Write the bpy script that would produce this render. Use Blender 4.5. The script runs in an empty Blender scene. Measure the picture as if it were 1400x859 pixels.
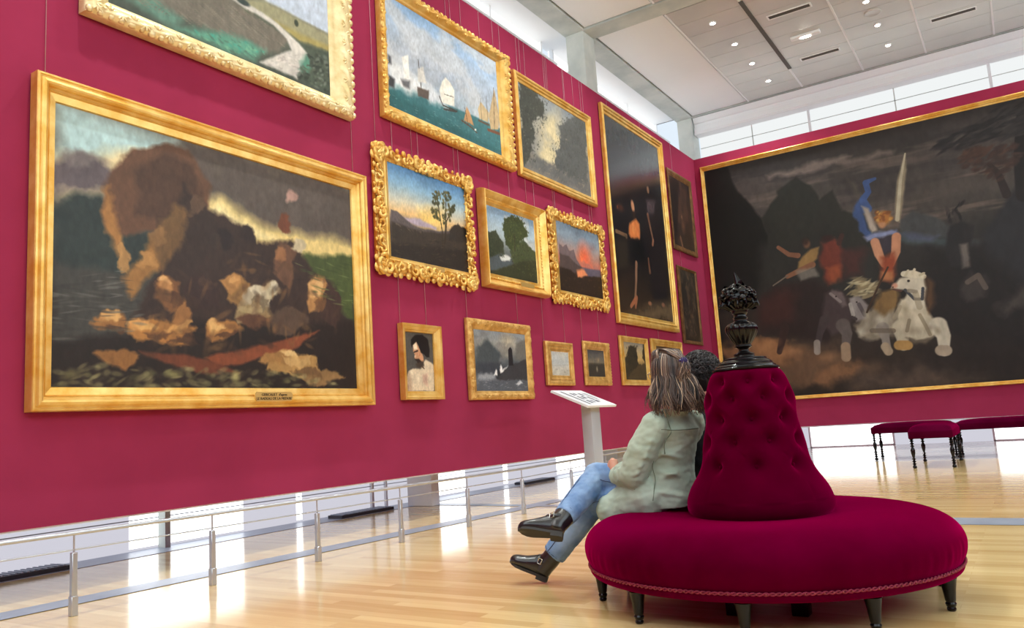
import bpy, bmesh, math, random
import numpy as np
from mathutils import Vector, Matrix
from mathutils.bvhtree import BVHTree

PI = math.pi
SC = bpy.context.scene
COL = SC.collection
random.seed(7)


def lin(r, g, b):
    f = lambda c: (c / 255 / 12.92) if c / 255 <= 0.04045 else ((c / 255 + 0.055) / 1.055) ** 2.4
    return (f(r), f(g), f(b), 1.0)


# ---------------------------------------------------------------- meshes
class MB:
    """collects shapes and links them as one mesh object"""

    def __init__(self):
        self.v, self.f = [], []

    def add(self, v, f):
        n = len(self.v)
        self.v += [tuple(p) for p in v]
        self.f += [tuple(i + n for i in q) for q in f]
        return self

    def box(self, x0, x1, y0, y1, z0, z1):
        return self.add([(x0, y0, z0), (x1, y0, z0), (x1, y1, z0), (x0, y1, z0), (x0, y0, z1), (x1, y0, z1), (x1, y1, z1), (x0, y1, z1)],
                        [(3, 2, 1, 0), (4, 5, 6, 7), (0, 1, 5, 4), (1, 2, 6, 5), (2, 3, 7, 6), (3, 0, 4, 7)])

    def bevbox(self, x0, x1, y0, y1, z0, z1, b=0.01, seg=2):
        bm = bmesh.new()
        bmesh.ops.create_cube(bm, size=1)
        for v in bm.verts:
            v.co = Vector(((x0 + x1) / 2 + v.co.x * (x1 - x0), (y0 + y1) / 2 + v.co.y * (y1 - y0), (z0 + z1) / 2 + v.co.z * (z1 - z0)))
        bmesh.ops.bevel(bm, geom=bm.edges[:], offset=b, segments=seg, profile=0.5, affect='EDGES')
        return self.bm(bm)

    def bm(self, bm, mat=None):
        bm.verts.index_update()
        vs = [(mat @ v.co if mat else v.co.copy()) for v in bm.verts]
        fs = [[v.index for v in f.verts] for f in bm.faces]
        bm.free()
        return self.add(vs, fs)

    def quad(self, a, b, c, d):
        return self.add([a, b, c, d], [(0, 1, 2, 3)])

    def tube(self, pts, rad, n=8, cap=True, flat=1.0):
        pts = [Vector(p) for p in pts]
        if not hasattr(rad, '__len__'):
            rad = [rad] * len(pts)
        vs, fs = [], []
        t0 = (pts[1] - pts[0]).normalized()
        ref = Vector((0, 0, 1)) if abs(t0.z) < 0.9 else Vector((1, 0, 0))
        nrm = (ref - t0 * ref.dot(t0)).normalized()
        for i, p in enumerate(pts):
            if i == 0:
                t = pts[1] - pts[0]
            elif i == len(pts) - 1:
                t = pts[-1] - pts[-2]
            else:
                t = pts[i + 1] - pts[i - 1]
            t.normalize()
            nrm = nrm - t * nrm.dot(t)
            if nrm.length < 1e-6:
                nrm = t.orthogonal()
            nrm.normalize()
            bi = t.cross(nrm)
            for k in range(n):
                a = 2 * PI * k / n
                vs.append(p + (nrm * math.cos(a) + bi * math.sin(a) * flat) * rad[i])
        m = len(pts)
        for i in range(m - 1):
            for k in range(n):
                fs.append((i * n + k, i * n + (k + 1) % n, (i + 1) * n + (k + 1) % n, (i + 1) * n + k))
        if cap:
            fs.append(tuple(range(n - 1, -1, -1)))
            fs.append(tuple((m - 1) * n + k for k in range(n)))
        return self.add(vs, fs)

    def lathe(self, prof, n=32, c=(0, 0), rfun=None, closed=False):
        """prof: (r, z) from bottom to top around the vertical through c"""
        vs, fs = [], []
        for j, (r, z) in enumerate(prof):
            for k in range(n):
                a = 2 * PI * k / n
                rr = rfun(r, z, a, j) if rfun else r
                vs.append((c[0] + rr * math.cos(a), c[1] + rr * math.sin(a), z))
        m = len(prof)
        for j in range(m - 1):
            for k in range(n):
                fs.append((j * n + k, j * n + (k + 1) % n, (j + 1) * n + (k + 1) % n, (j + 1) * n + k))
        if closed:
            for k in range(n):
                fs.append(((m - 1) * n + k, (m - 1) * n + (k + 1) % n, (k + 1) % n, k))
        else:
            fs.append(tuple(range(n - 1, -1, -1)))
            fs.append(tuple((m - 1) * n + k for k in range(n)))
        return self.add(vs, fs)

    def ball(self, c, r, n=10, m=7, rot=None):
        if not hasattr(r, '__len__'):
            r = (r, r, r)
        vs, fs = [], []
        c = Vector(c)

        def P(x, y, z):
            q = Vector((x * r[0], y * r[1], z * r[2]))
            return c + (rot @ q if rot else q)
        vs.append(P(0, 0, -1))
        for j in range(1, m):
            t = -PI / 2 + PI * j / m
            for k in range(n):
                a = 2 * PI * k / n
                vs.append(P(math.cos(t) * math.cos(a), math.cos(t) * math.sin(a), math.sin(t)))
        vs.append(P(0, 0, 1))
        for k in range(n):
            fs.append((0, 1 + (k + 1) % n, 1 + k))
            for j in range(m - 2):
                a = 1 + j * n
                fs.append((a + k, a + (k + 1) % n, a + n + (k + 1) % n, a + n + k))
            a = 1 + (m - 2) * n
            fs.append((a + k, a + (k + 1) % n, len(vs) - 1))
        return self.add(vs, fs)

    def build(self, name, mat, parent=None, smooth=None, loc=(0, 0, 0)):
        me = bpy.data.meshes.new(name)
        me.from_pydata([tuple(p) for p in self.v], [], self.f)
        me.validate()
        if smooth is not None:
            me.polygons.foreach_set('use_smooth', [True] * len(me.polygons))
            if smooth < 180:
                me.set_sharp_from_angle(angle=math.radians(smooth))
        if mat:
            me.materials.append(mat)
        o = bpy.data.objects.new(name, me)
        COL.objects.link(o)
        o.location = loc
        if parent:
            o.parent = parent
        return o


def tag(o, label=None, cat=None, group=None, kind=None):
    if label:
        o['label'] = label
    if cat:
        o['category'] = cat
    if group:
        o['group'] = group
    if kind:
        o['kind'] = kind
    return o


def thing(name, label, cat, loc=(0, 0, 0), group=None):
    o = bpy.data.objects.new(name, None)
    o.empty_display_size = 0.1
    COL.objects.link(o)
    o.location = loc
    return tag(o, label, cat, group)


def struct(name, mb, mat, parent=None, smooth=None):
    return tag(mb.build(name, mat, parent, smooth), kind='structure')


# ---------------------------------------------------------------- materials
def nmat(name):
    m = bpy.data.materials.new(name)
    m.use_nodes = True
    nt = m.node_tree
    b = nt.nodes['Principled BSDF']
    return m, nt, b


def setp(b, **k):
    names = dict(color='Base Color', rough='Roughness', metal='Metallic', spec='Specular IOR Level', coat='Coat Weight',
                 coatr='Coat Roughness', sheen='Sheen Weight', sheenr='Sheen Roughness', sheent='Sheen Tint', trans='Transmission Weight', ior='IOR',
                 sss='Subsurface Weight', sssr='Subsurface Radius', ssss='Subsurface Scale', emit='Emission Color', emits='Emission Strength', alpha='Alpha')
    for a, v in k.items():
        b.inputs[names[a]].default_value = v


def noise_mix(nt, b, c1, c2, scale, detail=4, stretch=(1, 1, 1), socket='Base Color', lo=0.35, hi=0.65, coord='Object', rough=0.55):
    tc = nt.nodes.new('ShaderNodeTexCoord')
    mp = nt.nodes.new('ShaderNodeMapping')
    mp.inputs['Scale'].default_value = stretch
    nz = nt.nodes.new('ShaderNodeTexNoise')
    nz.inputs['Scale'].default_value = scale
    nz.inputs['Detail'].default_value = detail
    nz.inputs['Roughness'].default_value = rough
    cr = nt.nodes.new('ShaderNodeValToRGB')
    cr.color_ramp.elements[0].position = lo
    cr.color_ramp.elements[1].position = hi
    cr.color_ramp.elements[0].color = c1
    cr.color_ramp.elements[1].color = c2
    nt.links.new(tc.outputs[coord], mp.inputs['Vector'])
    nt.links.new(mp.outputs[0], nz.inputs['Vector'])
    nt.links.new(nz.outputs['Fac'], cr.inputs['Fac'])
    if socket:
        nt.links.new(cr.outputs[0], b.inputs[socket])
    return mp, nz, cr


def bump(nt, b, src, strength, dist=0.01):
    bp = nt.nodes.new('ShaderNodeBump')
    bp.inputs['Strength'].default_value = strength
    bp.inputs['Distance'].default_value = dist
    nt.links.new(src, bp.inputs['Height'])
    nt.links.new(bp.outputs[0], b.inputs['Normal'])
    return bp


def simple(name, c, rough=0.5, **k):
    m, nt, b = nmat(name)
    setp(b, color=c, rough=rough, **k)
    return m


def mottled(name, c1, c2, scale=3, rough=0.6, bumps=0.0, bscale=None, stretch=(1, 1, 1), lo=0.35, hi=0.65, **k):
    m, nt, b = nmat(name)
    setp(b, rough=rough, **k)
    mp, nz, cr = noise_mix(nt, b, c1, c2, scale, stretch=stretch, lo=lo, hi=hi)
    if bumps:
        n2 = nt.nodes.new('ShaderNodeTexNoise')
        n2.inputs['Scale'].default_value = bscale or scale * 8
        n2.inputs['Detail'].default_value = 3
        nt.links.new(mp.outputs[0], n2.inputs['Vector'])
        bump(nt, b, n2.outputs['Fac'], bumps)
    return m


def emit_mat(name, c, s):
    m = bpy.data.materials.new(name)
    m.use_nodes = True
    nt = m.node_tree
    nt.nodes.clear()
    e = nt.nodes.new('ShaderNodeEmission')
    e.inputs[0].default_value = c
    e.inputs[1].default_value = s
    o = nt.nodes.new('ShaderNodeOutputMaterial')
    nt.links.new(e.outputs[0], o.inputs[0])
    return m


M = {}
M['red'] = mottled('red_wall_fabric', lin(150, 44, 76), lin(160, 48, 82), 1.2, 0.9, 0.12, 260, spec=.15)
M['white'] = mottled('white_paint', lin(244, 246, 248), lin(250, 250, 250), 0.8, 0.6)
M['whitewall'] = mottled('white_low_wall', lin(222, 218, 228), lin(232, 230, 238), 0.8, 0.6)
M['plaster'] = mottled('ceiling_plaster', lin(246, 248, 248), lin(252, 252, 252), 0.4, 0.7)
M['concrete'] = mottled('pale_concrete', lin(188, 196, 192), lin(214, 218, 212), 1.6, 0.8, 0.15, 30)
M['gap'] = simple('shadow_gap', lin(96, 94, 90), 0.8)
M['alu'] = simple('brushed_aluminium', lin(196, 200, 208), 0.32, metal=0.75)
M['strip'] = mottled('grey_steel_strip', lin(150, 160, 180), lin(172, 182, 198), 2.0, 0.35, metal=0.3)
M['slot'] = simple('dark_grille', lin(52, 50, 60), 0.5)
M['gold'] = mottled('gilded_wood', lin(222, 164, 66), lin(242, 204, 122), 5, 0.34, 0.1, 60, metal=0.5)
M['goldpale'] = mottled('pale_gilding', lin(224, 198, 140), lin(248, 230, 182), 6, 0.36, 0.12, 60, metal=0.4)
M['goldflat'] = mottled('matt_gold_slip', lin(224, 184, 104), lin(240, 204, 124), 8, 0.45, metal=0.4)
M['goldside'] = mottled('ochre_frame_edge', lin(214, 136, 40), lin(232, 154, 54), 4, 0.5, metal=0.1)
M['golddark'] = mottled('worn_gilding', lin(196, 144, 70), lin(232, 188, 112), 9, 0.42, 0.2, 60, metal=0.55)
M['bronze'] = mottled('dull_bronze_frame', lin(96, 66, 40), lin(140, 100, 62), 6, 0.45, metal=0.35)
M['brass'] = simple('brass_plate', lin(222, 186, 112), 0.35, metal=0.6)
M['ink'] = simple('engraved_letters', lin(70, 52, 30), 0.6)
M['wire'] = simple('hanging_wire', lin(196, 150, 160), 0.5)
M['glass_low'] = emit_mat('bright_low_window', (0.96, 0.98, 1.0, 1), 2.6)
M['wall_glow'] = emit_mat('glowing_low_wall', (0.90, 0.89, 1.0, 1), 0.72)  # glow added to the white low walls to brighten them
M['fill_glow'] = emit_mat('unseen_fill_window', (0.82, 0.95, 1.0, 1), 4.2)  # emission of the unseen windows that add fill light
M['glass_high'] = emit_mat('daylit_white_blind', (0.97, 1.0, 1.0, 1), 0.93)
M['glass_left'] = emit_mat('daylit_glazing', (0.97, 1.0, 1.0, 1), 1.5)
M['lamp'] = emit_mat('lamp_lens', (1.0, 0.93, 0.8, 1), 40)
# ---------------------------------------------------------------- the room
XW, YD = -6.0, 17.926          # faces of the two red walls
ZT, ZC = 7.0, 8.74             # top of the red walls, ceiling


def floor_mat():
    m, nt, b = nmat('oak_strip_floor')
    tc = nt.nodes.new('ShaderNodeTexCoord')
    br = nt.nodes.new('ShaderNodeTexBrick')
    br.offset = 0.37
    br.inputs['Scale'].default_value = 1.0
    br.inputs['Mortar Size'].default_value = 0.0012
    br.inputs['Mortar Smooth'].default_value = 0.2
    br.inputs['Brick Width'].default_value = 1.1
    br.inputs['Row Height'].default_value = 0.085
    br.inputs['Color1'].default_value = (0.0, 0, 0, 1)
    br.inputs['Color2'].default_value = (1, 1, 1, 1)
    br.inputs['Mortar'].default_value = (0.1, 0.1, 0.1, 1)
    nt.links.new(tc.outputs['Object'], br.inputs['Vector'])
    mp = nt.nodes.new('ShaderNodeMapping')
    mp.inputs['Scale'].default_value = (0.8, 9, 1)
    nz = nt.nodes.new('ShaderNodeTexNoise')
    nz.inputs['Scale'].default_value = 2.2
    nz.inputs['Detail'].default_value = 5
    nt.links.new(tc.outputs['Object'], mp.inputs[0])
    nt.links.new(mp.outputs[0], nz.inputs['Vector'])
    mx = nt.nodes.new('ShaderNodeMath')
    mx.operation = 'MULTIPLY_ADD'
    mx.inputs[1].default_value = 0.55
    nt.links.new(br.outputs['Color'], mx.inputs[0])
    m2 = nt.nodes.new('ShaderNodeMath')
    m2.operation = 'MULTIPLY'
    m2.inputs[1].default_value = 0.5
    nt.links.new(nz.outputs['Fac'], m2.inputs[0])
    nt.links.new(m2.outputs[0], mx.inputs[2])
    cr = nt.nodes.new('ShaderNodeValToRGB')
    e = cr.color_ramp.elements
    e[0].position, e[0].color = 0.1, lin(206, 168, 106)
    e[1].position, e[1].color = 0.9, lin(242, 214, 156)
    nt.links.new(mx.outputs[0], cr.inputs[0])
    nt.links.new(cr.outputs[0], b.inputs['Base Color'])
    setp(b, rough=0.17, spec=0.5, coat=0.35, coatr=0.08)
    inv = nt.nodes.new('ShaderNodeMath')
    inv.operation = 'SUBTRACT'
    inv.inputs[0].default_value = 1
    nt.links.new(br.outputs['Fac'], inv.inputs[1])
    bump(nt, b, inv.outputs[0], 0.15, 0.002)
    return m


M['floor'] = floor_mat()


def tile_mat():
    """perforated metal ceiling panel: fine dots darken a warm grey"""
    m, nt, b = nmat('metal_ceiling_tile')
    setp(b, rough=0.35, metal=0.25)
    noise_mix(nt, b, lin(208, 210, 206), lin(222, 222, 216), 0.9, lo=0.3, hi=0.7)
    return m


M['tile'] = tile_mat()

struct('floor', MB().box(-7.2, 9, -6, 14.67, -0.1, 0), M['floor'])
M['stone'] = mottled('pale_stone_threshold', lin(176, 170, 168), lin(200, 194, 192), 1.2, 0.16)
struct('floor_threshold', MB().box(-7.2, 9, 14.67, 20.3, -0.1, -0.001), M['stone'])
struct('trim_1', MB().box(-7.8, -7.2, -6, 20.3, -0.1, 0.004), M['strip'])
# steel strips let into the floor
struct('trim_2', MB().add([(-5.58, 2.2, 0.004), (-5.36, 5.4, 0.004), (-5.25, 7.4, 0.004), (-5.16, 9.2, 0.004), (-5.42, 9.2, 0.004), (-5.5, 7.4, 0.004), (-5.63, 5.4, 0.004), (-5.85, 2.2, 0.004)],
                          [(0, 1, 6, 7), (1, 2, 5, 6), (2, 3, 4, 5)]), M['strip'])
struct('trim_3', MB().quad((-7.2, 8.62, 0.003), (-3.7, 8.3, 0.003), (-3.7, 8.45, 0.003), (-7.2, 8.84, 0.003)), M['strip'])
struct('trim_4', MB().quad((-2.2, 7.26, 0.003), (9, 7.26, 0.003), (9, 7.66, 0.003), (-2.2, 7.66, 0.003)), M['strip'])
struct('trim_5', MB().quad((-5.68, 1.4, 0.005), (-4.6, 1.9, 0.005), (-5.35, 2.42, 0.005), (-6.4, 2.3, 0.005)), M['strip'])

# the red picture walls, hung clear of the floor
struct('wall_left', MB().box(XW - 0.18, XW, -6, YD + 0.18, 0.5, ZT), M['red'])
struct('wall_right', MB().box(XW, 9, YD, YD + 0.18, 0.57, ZT), M['red'])
struct('trim_6', MB().box(XW - 0.16, XW - 0.02, -6, YD, 0.485, 0.5), M['white'])
struct('trim_7', MB().box(XW, 9, YD + 0.02, YD + 0.16, 0.545, 0.57), M['white'])
# outer shell
struct('wall_outer_left', MB().box(-7.8, -7.65, -6, 20.3, 0.94, 6.9), M['whitewall'])
wall_glow_l = struct('window_50', MB().box(-7.8, -7.65, -6, 20.3, 0.0, 0.94), M['wall_glow'])  # low part of the white outer wall, given its own glow
struct('wall_outer_right', MB().box(-7.8, 9, 20.15, 20.3, 1.56, 6.9), M['whitewall'])
struct('window_51', MB().box(-7.8, 9, 20.15, 20.3, 0, 1.56), M['wall_glow'])  # right-hand low wall, likewise made to glow
struct('wall_back', MB().box(-7.8, 9, -6.15, -6, -0.1, 6.0), M['red'])
struct('wall_side', MB().box(9, 9.15, -6.15, 20.3, -0.1, 5.0), M['red'])

# low windows behind the gap under the left wall
nwin = 0


def low_window_left(y0, y1):
    global nwin
    nwin += 1
    w = struct('window_%d' % nwin, MB().box(-7.645, -7.63, y0, y1, 0.03, 0.9), M['glass_low'])
    f = MB()
    f.box(-7.65, -7.6, y0, y1, 0.9, 0.94)
    f.build('window_frame', M['white'], w)
    return w


for y0, y1 in ((-1.2, 0.6), (4.68, 6.04), (6.83, 6.91), (9.62, 10.28), (11.38, 11.5), (13.2, 14.3), (15.4, 17.6)):
    low_window_left(y0, y1)
mull = MB().box(-7.62, -7.5, 4.98, 5.04, 0.004, 0.4)
struct('trim_8', mull, M['concrete'])
for y0 in (2.95, 7.18, 11.45):
    g = thing('floor_grille', {2.95: 'dark floor grille behind the barrier at far left, below the red wall', 7.18: 'dark floor grille under the red wall below the right edge of the shipwreck-sized painting', 11.45: 'dark floor grille under the red wall just left of the reading stand'}[y0], 'grille', (-7.35, y0, 0), 'dark grilles behind the barrier')
    MB().box(-0.12, 0.12, 0, 0.95, 0.004, 0.04).build('grille_body', M['slot'], g)
    b = MB()
    for k in range(18):
        b.box(-0.11, 0.11, 0.03 + k * 0.05, 0.05 + k * 0.05, 0.04, 0.05)
    b.build('louvre', M['strip'], g)
struct('trim_9', MB().box(-7.64, -7.62, 2, 14, 0.302, 0.311), M['strip'])

# low windows behind the gap under the right wall
for x0, x1 in ((-6.9, -5.2), (-4.55, -2.72), (-0.75, 0.7), (1.4, 3.4)):
    nwin += 1
    w = struct('window_%d' % nwin, MB().box(x0, x1, 20.13, 20.145, 0.02, 1.5), M['glass_low'])
    f = MB()
    f.box(x0, x1, 20.08, 20.15, 1.5, 1.56).box(x0, x1, 20.08, 20.15, 0.0, 0.03)
    for x in (x0, x1):
        f.box(x - 0.02, x + 0.02, 20.08, 20.15, 0, 1.56)
    f.build('window_frame', M['white'], w)

# concrete columns and beams
struct('concrete_pier', MB().box(-7.3, -6.88, 8.5, 8.66, 0.004, ZC), M['white'])
struct('trim_11', MB().box(-7.64, -7.6, 8.12, 8.16, 0.01, 0.9).box(-7.64, -7.6, 8.4, 8.43, 0.01, 0.9), M['white'])
cols = [(1.4, 0), (13.6, 0), (19.7, 1)]
for y, last in cols:
    struct('concrete_column', MB().bevbox(-6.95, -6.55, y, y + 0.48, 0.004 if not last else 0.0, ZC, 0.008), M['concrete'])
for y0, y1 in ((-6, 1.4), (1.88, 7.5), (7.98, 13.6), (14.08, 19.7)):
    struct('concrete_beam', MB().box(-6.97, -6.53, y0, y1, ZC, ZC + 0.3), M['concrete'])
for y in (1.4, 7.5, 13.6):
    struct('concrete_beam', MB().box(-6.97, 9, y, y + 0.48, ZC, ZC + 0.3), M['concrete'])
struct('concrete_beam', MB().box(-6.97, 9, 19.7, 20.15, ZC, ZC + 0.3), M['concrete'])
# ceiling: plaster margin, then metal tiles
struct('ceiling', MB().box(-7.8, 9.15, -6.15, 20.3, ZC + 0.3, ZC + 0.4), M['gap'])
bays = [(-5.95, 1.36), (1.92, 7.46), (8.02, 13.56), (14.12, 19.66)]
n = 0
for y0, y1 in bays:
    n += 1
    p = struct('ceiling_margin_%d' % n, MB().box(-6.49, -5.06, y0, y1, ZC + 0.03, ZC + 0.08), M['plaster'])
    t = MB()
    tx = [-5.0, -3.67, -2.28, -0.95, 0.38, 1.71, 3.04, 4.37, 5.7, 7.03, 8.36, 8.98]
    ny = 9
    dy = (y1 - y0) / ny
    for i in range(len(tx) - 1):
        for j in range(ny):
            t.box(tx[i] + 0.012, tx[i + 1] - 0.03, y0 + j * dy + 0.006, y0 + (j + 1) * dy - 0.006, ZC + 0.012, ZC + 0.05)
    struct('ceiling_tiles_%d' % n, t, M['tile'])
    b = MB()
    for x in tx:
        b.box(x - 0.028, x + 0.01, y0, y1, ZC + 0.002, ZC + 0.03)
    b.box(-5.0, 9, y0, y1, ZC + 0.056, ZC + 0.07)
    struct('ceiling_rails_%d' % n, b, M['plaster'])
    if n > 2:
        struct('ceiling_track_%d' % n, MB().box(-3.70, -3.62, y0 + 0.45, y1 - 1.3, ZC - 0.006, ZC + 0.02), M['gap'])

# clerestory windows above the red walls, left side
ny = 0
for y0, y1 in ((-6, 1.4), (1.88, 7.5), (7.98, 13.6), (14.08, 19.7)):
    nwin += 1
    w = struct('window_%d' % nwin, MB().box(-7.64, -7.6, y0, y1, 7.0, ZC + 0.2), M['glass_left'])
    f = MB()
    f.box(-7.6, -7.5, y0, y1, 6.85, 7.0)
    k = int((y1 - y0) / 1.53)
    for i in range(k + 1):
        yy = y0 + (y1 - y0) * i / k
        f.box(-7.6, -7.52, yy - 0.025, yy + 0.025, 7.0, ZC + 0.2)
    f.build('window_frame', M['white'], w)
    r = MB()
    r.box(-7.44, -7.38, y0, y1, 8.14, 8.2).box(-7.3, -7.24, y0, y1, 8.14, 8.2)
    r.build('blind_rail', M['gap'], w)
    r = MB()
    r.box(-7.5, -7.18, y0, y1, 8.2, 8.24)
    r.build('blind_box', M['white'], w)
struct('trim_10', MB().box(-7.66, -6.97, -6, 19.7, ZC + 0.08, ZC + 0.3), M['white'])
# clerestory above the right wall
for x0, x1 in ((-6.5, -3.72), (-3.66, 0.15), (0.21, 4.0), (4.06, 7.0)):
    nwin += 1
    w = struct('window_%d' % nwin, MB().box(x0, x1, 20.1, 20.14, 6.9, 8.4), M['glass_high'])
    f = MB()
    f.box(x1, x1 + 0.06, 20.04, 20.1, 6.9, 8.3)
    f.build('window_post', M['white'], w)
    f = MB()
    f.box((x0 + x1) / 2 - 0.012, (x0 + x1) / 2 + 0.012, 20.085, 20.1, 6.9, 8.3)
    f.box(x0, x1, 20.085, 20.1, 7.97, 7.984)
    f.build('window_bar', M['concrete'], w)
    f = MB()
    f.add([(x, y, z) for x in (x0 - 0.03, x1 + 0.03) for y, z in ((20.1, 8.28), (19.78, 8.28), (19.76, 8.34), (19.8, 8.36), (19.8, 8.48), (19.84, 8.5), (19.84, 8.58), (19.8, 8.6), (19.74, 8.73), (20.1, 8.73))],
          [tuple(range(9, -1, -1)), tuple(range(10, 20))] + [(i, (i + 1) % 10, 10 + (i + 1) % 10, 10 + i) for i in range(10)])
    f.build('blind_box', M['white'], w)
# unseen clerestories behind the camera, enlarged and made strong as added fill light
for name, mb in (('a', MB().box(9.0, 9.04, -6, 20, 5.0, ZC + 0.2)), ('b', MB().box(-7.6, 9, -6.1, -6.06, 6.0, ZC + 0.2))):
    nwin += 1
    struct('window_%d' % nwin, mb, M['fill_glow'])

# ceiling fittings
CEIL = []


def downlight(x, y, label):
    t = thing('downlight', label, 'ceiling light', (x, y, ZC), 'ceiling downlights')
    MB().lathe([(0.052, 0.012), (0.052, -0.006), (0.075, -0.006), (0.075, 0.0), (0.075, 0.012)], 20).build('trim_ring', M['white'], t, 40)
    MB().lathe([(0.01, -0.004), (0.051, -0.004), (0.051, 0.0)], 20).build('lens', M['lamp'], t)
    return t


lab = {(-4.37, 15.06): 'round downlight in the metal ceiling, nearest the concrete cross beam',
       (-4.3, 16.27): 'round downlight second from the concrete cross beam in the row beside the white ceiling margin',
       (-4.28, 17.48): 'round downlight third from the concrete cross beam in the row beside the white ceiling margin',
       (-4.25, 18.7): 'round downlight beside the white ceiling margin, nearest the end windows',
       (-1.68, 16.22): 'round downlight cut by the top edge of the photo, beyond the ceiling track',
       (-1.65, 17.43): 'round downlight just below the round ceiling speaker',
       (-1.61, 18.61): 'round downlight right of the long ceiling slots, nearest the end windows'}
for (x, y), l in lab.items():
    downlight(x, y, l)


def vent(x, y, w, label):
    t = thing('ceiling_vent', label, 'air vent', (x, y, ZC), 'slot vents in the metal ceiling')
    f = MB()
    f.box(-w / 2, w / 2, -0.09, -0.07, -0.008, 0.01).box(-w / 2, w / 2, 0.07, 0.09, -0.008, 0.01)
    f.box(-w / 2, -w / 2 + 0.03, -0.07, 0.07, -0.008, 0.01).box(w / 2 - 0.03, w / 2, -0.07, 0.07, -0.008, 0.01)
    f.build('vent_frame', M['plaster'], t)
    s = MB()
    for k in range(4):
        s.box(-w / 2 + 0.03, w / 2 - 0.03, -0.06 + k * 0.034, -0.04 + k * 0.034, -0.002, 0.01)
    s.build('vent_slat', M['gap'], t)


vent(-3.0, 15.6, 0.85, 'slot vent in the ceiling nearest the top edge of the photo')
vent(-2.93, 18.05, 0.85, 'slot vent in the ceiling left of the lower downlight pair')
vent(-0.3, 18.0, 0.85, 'slot vent in the ceiling furthest right')
t = thing('ceiling_lamp', 'white oblong emergency lamp between two slot vents on the ceiling', 'emergency light', (-2.97, 16.83, ZC))
MB().bevbox(-0.3, 0.3, -0.07, 0.07, -0.05, 0.01, 0.015).build('lamp_body', M['white'], t)
MB().bevbox(-0.1, 0.1, -0.04, 0.04, -0.06, -0.045, 0.006).build('lens', M['lamp'], t)
t = thing('ceiling_speaker', 'round flush ceiling speaker beside a downlight', 'speaker', (-1.65, 16.8, ZC))
MB().lathe([(0.01, -0.004), (0.13, -0.006), (0.15, -0.012), (0.165, -0.006), (0.165, 0.01)], 28).build('grille', M['tile'], t, 40)
# ---------------------------------------------------------------- painter: oil paintings built up from washes, shapes and brush dabs
PAINTINGS = {}


def srgb2lin(a):
    a = np.clip(a, 0, 255) / 255.0
    return np.where(a <= 0.04045, a / 12.92, ((a + 0.055) / 1.055) ** 2.4)


def vnoise(H, W, fx, fy, seed, oct=4):
    rng = np.random.RandomState(seed)
    out = np.zeros((H, W), np.float32)
    amp, tot = 1.0, 0.0
    for o in range(oct):
        gx, gy = max(2, int(fx) + 2), max(2, int(fy) + 2)
        g = rng.rand(gy + 1, gx + 1).astype(np.float32)
        x = np.linspace(0, gx - 1.001, W)
        y = np.linspace(0, gy - 1.001, H)
        xi, yi = x.astype(int), y.astype(int)
        xf, yf = x - xi, y - yi
        xf, yf = xf * xf * (3 - 2 * xf), yf * yf * (3 - 2 * yf)
        a = g[yi][:, xi]
        b = g[yi][:, xi + 1]
        c = g[yi + 1][:, xi]
        d = g[yi + 1][:, xi + 1]
        out += amp * ((a * (1 - xf) + b * xf) * (1 - yf)[:, None] + (c * (1 - xf) + d * xf) * yf[:, None])
        tot += amp
        amp *= 0.55
        fx *= 2
        fy *= 2
    return out / tot


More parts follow.
